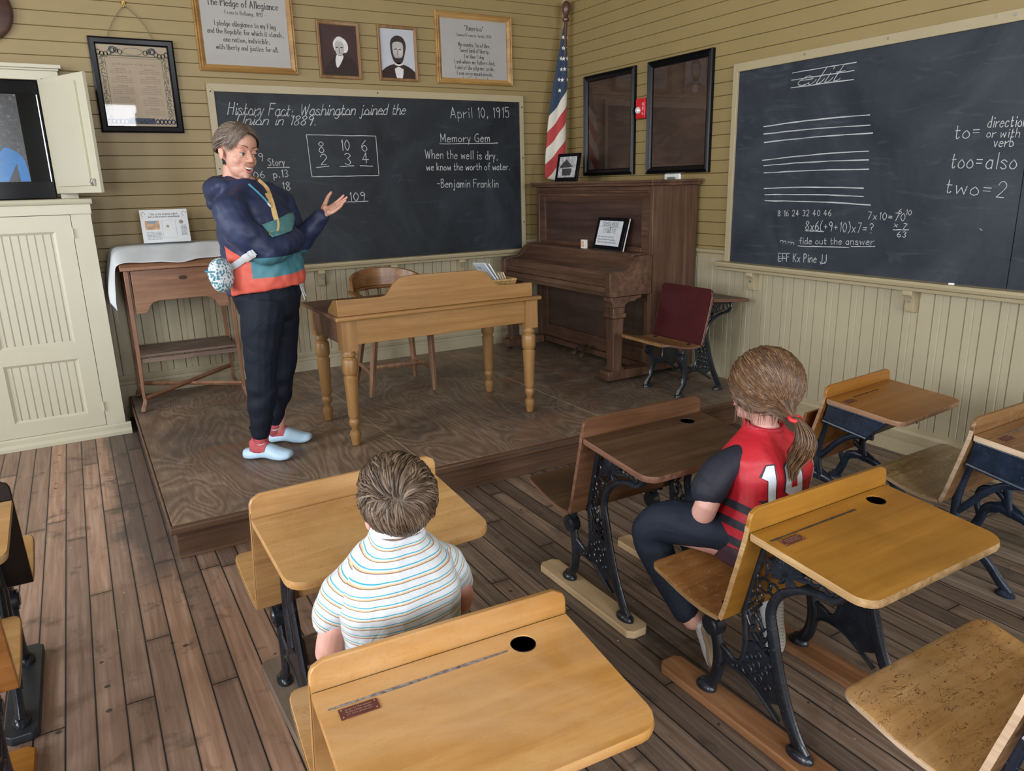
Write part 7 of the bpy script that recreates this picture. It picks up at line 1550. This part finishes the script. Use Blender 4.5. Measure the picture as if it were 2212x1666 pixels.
def nine(k, e=0.0):
    out = [(0.012, 0.07), (0.026, 0.082), (0.062, 0.082), (0.076, 0.07), (0.076, -0.072), (0.062, -0.085), (0.012, -0.085), (0.012, -0.062), (0.052, -0.062), (0.052, -0.018), (0.026, -0.018), (0.012, -0.005)]
    return out
M_NUMW = plain('white_number', (0.60, 0.63, 0.68), 0.6); M_NUMB = plain('number_outline', (0.03, 0.035, 0.05), 0.6)
def grow(P, g):
    cx2 = sum(p[0] for p in P)/len(P); cy2 = sum(p[1] for p in P)/len(P); hw = max(abs(p[0]-cx2) for p in P); hh = max(abs(p[1]-cy2) for p in P)
    return [(cx2+(p[0]-cx2)*(1+g/hw), cy2+(p[1]-cy2)*(1+g/hh)) for p in P]
obj('number_outline', patch(gtree, grow(N1, 0.005), gF, (0, 1, 0), 0.0016), M_NUMB, gj, smooth=60); obj('number', patch(gtree, N1, gF, (0, 1, 0), 0.0028), M_NUMW, gj, smooth=60)
obj('number_outline', patch(gtree, grow(nine(0), 0.005), gF, (0, 1, 0), 0.0016), M_NUMB, gj, smooth=60); obj('number', patch(gtree, nine(0), gF, (0, 1, 0), 0.0028), M_NUMW, gj, smooth=60)
obj('number_hole', patch(gtree, [(0.034, 0.005), (0.054, 0.005), (0.054, 0.058), (0.034, 0.058)], gF, (0, 1, 0), 0.0040), plain('jersey_red', (0.40, 0.008, 0.018), 0.55), gj, smooth=60)
obj('collar', MB().tube([Vector((-2.175+0.058*math.cos(a), -4.29+0.058*math.sin(a), 0.812+0.006*math.sin(a))) for a in [i*PI/10 for i in range(20)]], (0.006, 0.010), 8, closed=True, up=(0, 0, 1)), plain('jersey_red', (0.36, 0.008, 0.02), 0.6), gj)
M_GT = fabric('girl_navy_trousers', (0.014, 0.019, 0.032), 0.7, 0.5)
mb = MB(); mb.ell((-2.21, -4.325, 0.462), (0.145, 0.10, 0.06))
for P in ([(-2.275, -4.32, 0.475), (-2.36, -4.17, 0.478), (-2.415, -4.075, 0.45), (-2.41, -4.075, 0.36), (-2.385, -4.20, 0.19)], [(-2.14, -4.32, 0.475), (-2.14, -4.15, 0.478), (-2.14, -4.02, 0.45), (-2.13, -4.03, 0.36), (-2.085, -4.24, 0.20)]): limb(mb, P, [0.075, 0.074, 0.066, 0.062, 0.046])
fuse('trousers', mb, M_GT, gr, 0.0065, 3, None, lambda co: 0.006*noise.noise(co*13))
M_SHOEW = plain('white_trainer', (0.62, 0.64, 0.66), 0.5); M_SOLE = plain('grey_rubber_sole', (0.42, 0.39, 0.34), 0.7, bmp=0.5, scale=40); M_SOLE2 = plain('tan_rubber_sole', (0.30, 0.22, 0.14), 0.7, bmp=0.5, scale=40)
for hl, to, sm2 in (((-2.36, -4.285, 0.175), (-2.325, -4.31, 0.012), M_SOLE2), ((-2.095, -4.325, 0.20), (-2.110, -4.36, 0.014), M_SOLE)):
    a = Vector(hl); b2 = Vector(to); d = (b2-a); L3 = d.length; d.normalize(); nrm = Vector((0.05, -1, 0.0)); nrm = (nrm-d*nrm.dot(d)).normalized(); sd = d.cross(nrm)
    prof = [(0.0, 0.022), (0.06, 0.030), (0.25, 0.031), (0.45, 0.029), (0.7, 0.037), (0.88, 0.036), (0.97, 0.026), (1.0, 0.014)]
    def slab(z0, z1, g): return MB().loft([[a+d*(L3*t)+sd*(w3*g*cc)+nrm*zz for cc, zz in ((-1, z0), (1, z0), (0.97, z1), (-0.97, z1))] for t, w3 in prof])
    sh2 = obj('shoe', MB().loft([[a+d*(L3*t)+sd*(w3*0.95*math.cos(q))+nrm*(-0.012-h3*abs(math.sin(q))) for q in [PI*i/8 for i in range(9)]] for (t, w3), h3 in zip(prof, (0.03, 0.05, 0.055, 0.052, 0.04, 0.03, 0.022, 0.012))]), M_SHOEW, gr, recalc=True)
    obj('sole', slab(-0.014, 0.004, 1.0), sm2, sh2, recalc=True, bevel=0.003)
    tread = MB()
    for i in range(15):
        t = 0.06+i*0.062; w3 = 0.026; ribbon(tread, [(t*L3+0.004*math.sin(j*1.6), lerp(-w3, w3, j/8)) for j in range(9)], 0.0022, lambda u, v, o: a+d*u+sd*v+nrm*(0.0046+o), 0.0002)
    obj('tread', tread, plain('tread_shadow', (0.22, 0.19, 0.15), 0.8), sh2, smooth=0)
GHm = hairmats('light_brown_hair', [(0.105, 0.053, 0.026), (0.125, 0.066, 0.033), (0.19, 0.108, 0.056), (0.075, 0.038, 0.020)])
okG = lambda u: (u.z > -0.55 if u.y < -0.15 else u.z > -0.05 if u.y < 0.3 else u.z > 0.30)
hb = obj('hair', cap(gc, gR, gs, okG, 0.006), GHm[0], gr, smooth=60, recalc=True)
inv = gR.inverted()
tieW = Vector((-2.205, -4.425, 0.872)); tieL = (inv @ (tieW-gc))/gs
tu = Vector(((tieL-HC).x/HR.x, (tieL-HC).y/HR.y, (tieL-HC).z/HR.z)).normalized()
def totie(u):
    P = []; ln = 1.0
    for i in range(10):
        t = i/9; q = u.slerp(tu, t*0.97) if u.dot(tu) > -0.995 else u
        P.append(onhead(q, 0.008+0.014*math.sin(PI*min(1, t*1.0))*rnd.uniform(0.7, 1.2)+0.012*t*t))
    P[-1] = tieL*1.0+Vector((rnd.uniform(-.008, .008), 0, rnd.uniform(-.008, .008)))
    return P
obj('hair_locks', locks(gc, gR, gs, dome(5000, okG), totie, 0.0022, 0.0016, 4), GHm, hb, smooth=60)
def loose(i):
    x = 1 if i % 3 else -1; u = Vector((x*rnd.uniform(0.35, 0.9), rnd.uniform(0.1, 0.75), rnd.uniform(0.35, 0.8))).normalized(); e = Vector((x*rnd.uniform(0.8, 1.0), rnd.uniform(-0.2, 0.45), -rnd.uniform(0.2, 1.25)))
    P = []
    for j in range(10):
        t = j/9; q = u.lerp(e, t); b3 = Vector((q.x*(HR.x+0.010), q.y*(HR.y+0.008), q.z*HR.z))+HC
        if t > 0.5: b3.z -= 0.05*(t-0.5)
        P.append(b3+Vector((rnd.uniform(-.001, .001),)*3))
    return P
obj('loose_strands', locks(gc, gR, gs, range(150), loose, 0.0013, 0.001, 4), GHm, hb, smooth=60)
def nape(i):
    a = rnd.uniform(-1.5, 1.2); p0 = Vector((0.055*math.sin(a)+0.01, -0.075*math.cos(a)-0.004, -0.035)); P = []
    q1 = tieL+Vector((rnd.uniform(-.01, .01), 0.01, -0.008)); hang = i % 4 == 0
    for j in range(9):
        t = j/8
        if hang: P.append(p0+Vector((0.004*math.sin(t*5+i), -0.004*math.sin(t*3), -0.065*t)))
        else: v = p0.lerp(q1, t); P.append(v+Vector((0, -0.016*math.sin(PI*t), -0.012*math.sin(PI*t))))
    return P
obj('nape_strands', locks(gc, gR, gs, range(160), nape, 0.0016, 0.0011, 4), GHm, hb, smooth=60)
tailm = []
def tail(i):
    a = i*2.399; r = 0.030*math.sqrt((i % 97)/97); P = []; ln = rnd.uniform(0.13, 0.20)
    ph = rnd.uniform(0, 6); o = inv @ Vector((math.cos(a), math.sin(a), 0))
    for j in range(11):
        t = j/10; sp = math.sin(PI*min(1, t*0.8+0.08))*1.25*(1-0.35*t)
        wld = tieW+Vector((math.cos(a)*r*sp+0.006*math.sin(t*7+ph)*t, math.sin(a)*r*sp-0.035*math.sin(PI*min(1, t*1.3))-0.01+0.005*math.cos(t*6+ph)*t, 0.004-ln*t))
        P.append((inv @ (wld-gc))/gs)
    return P
obj('pony_tail', locks(gc, gR, gs, range(420), tail, 0.0020, 0.0017, 4), GHm, hb, smooth=60)
obj('hair_tie', MB().tube([tieW+Vector((0.017*math.cos(a), -0.002+0.015*math.sin(a), 0.004*math.sin(a))) for a in [i*PI/8 for i in range(16)]], 0.0065, 8, closed=True), plain('red_hair_tie', (0.5, 0.02, 0.03), 0.6), gr)
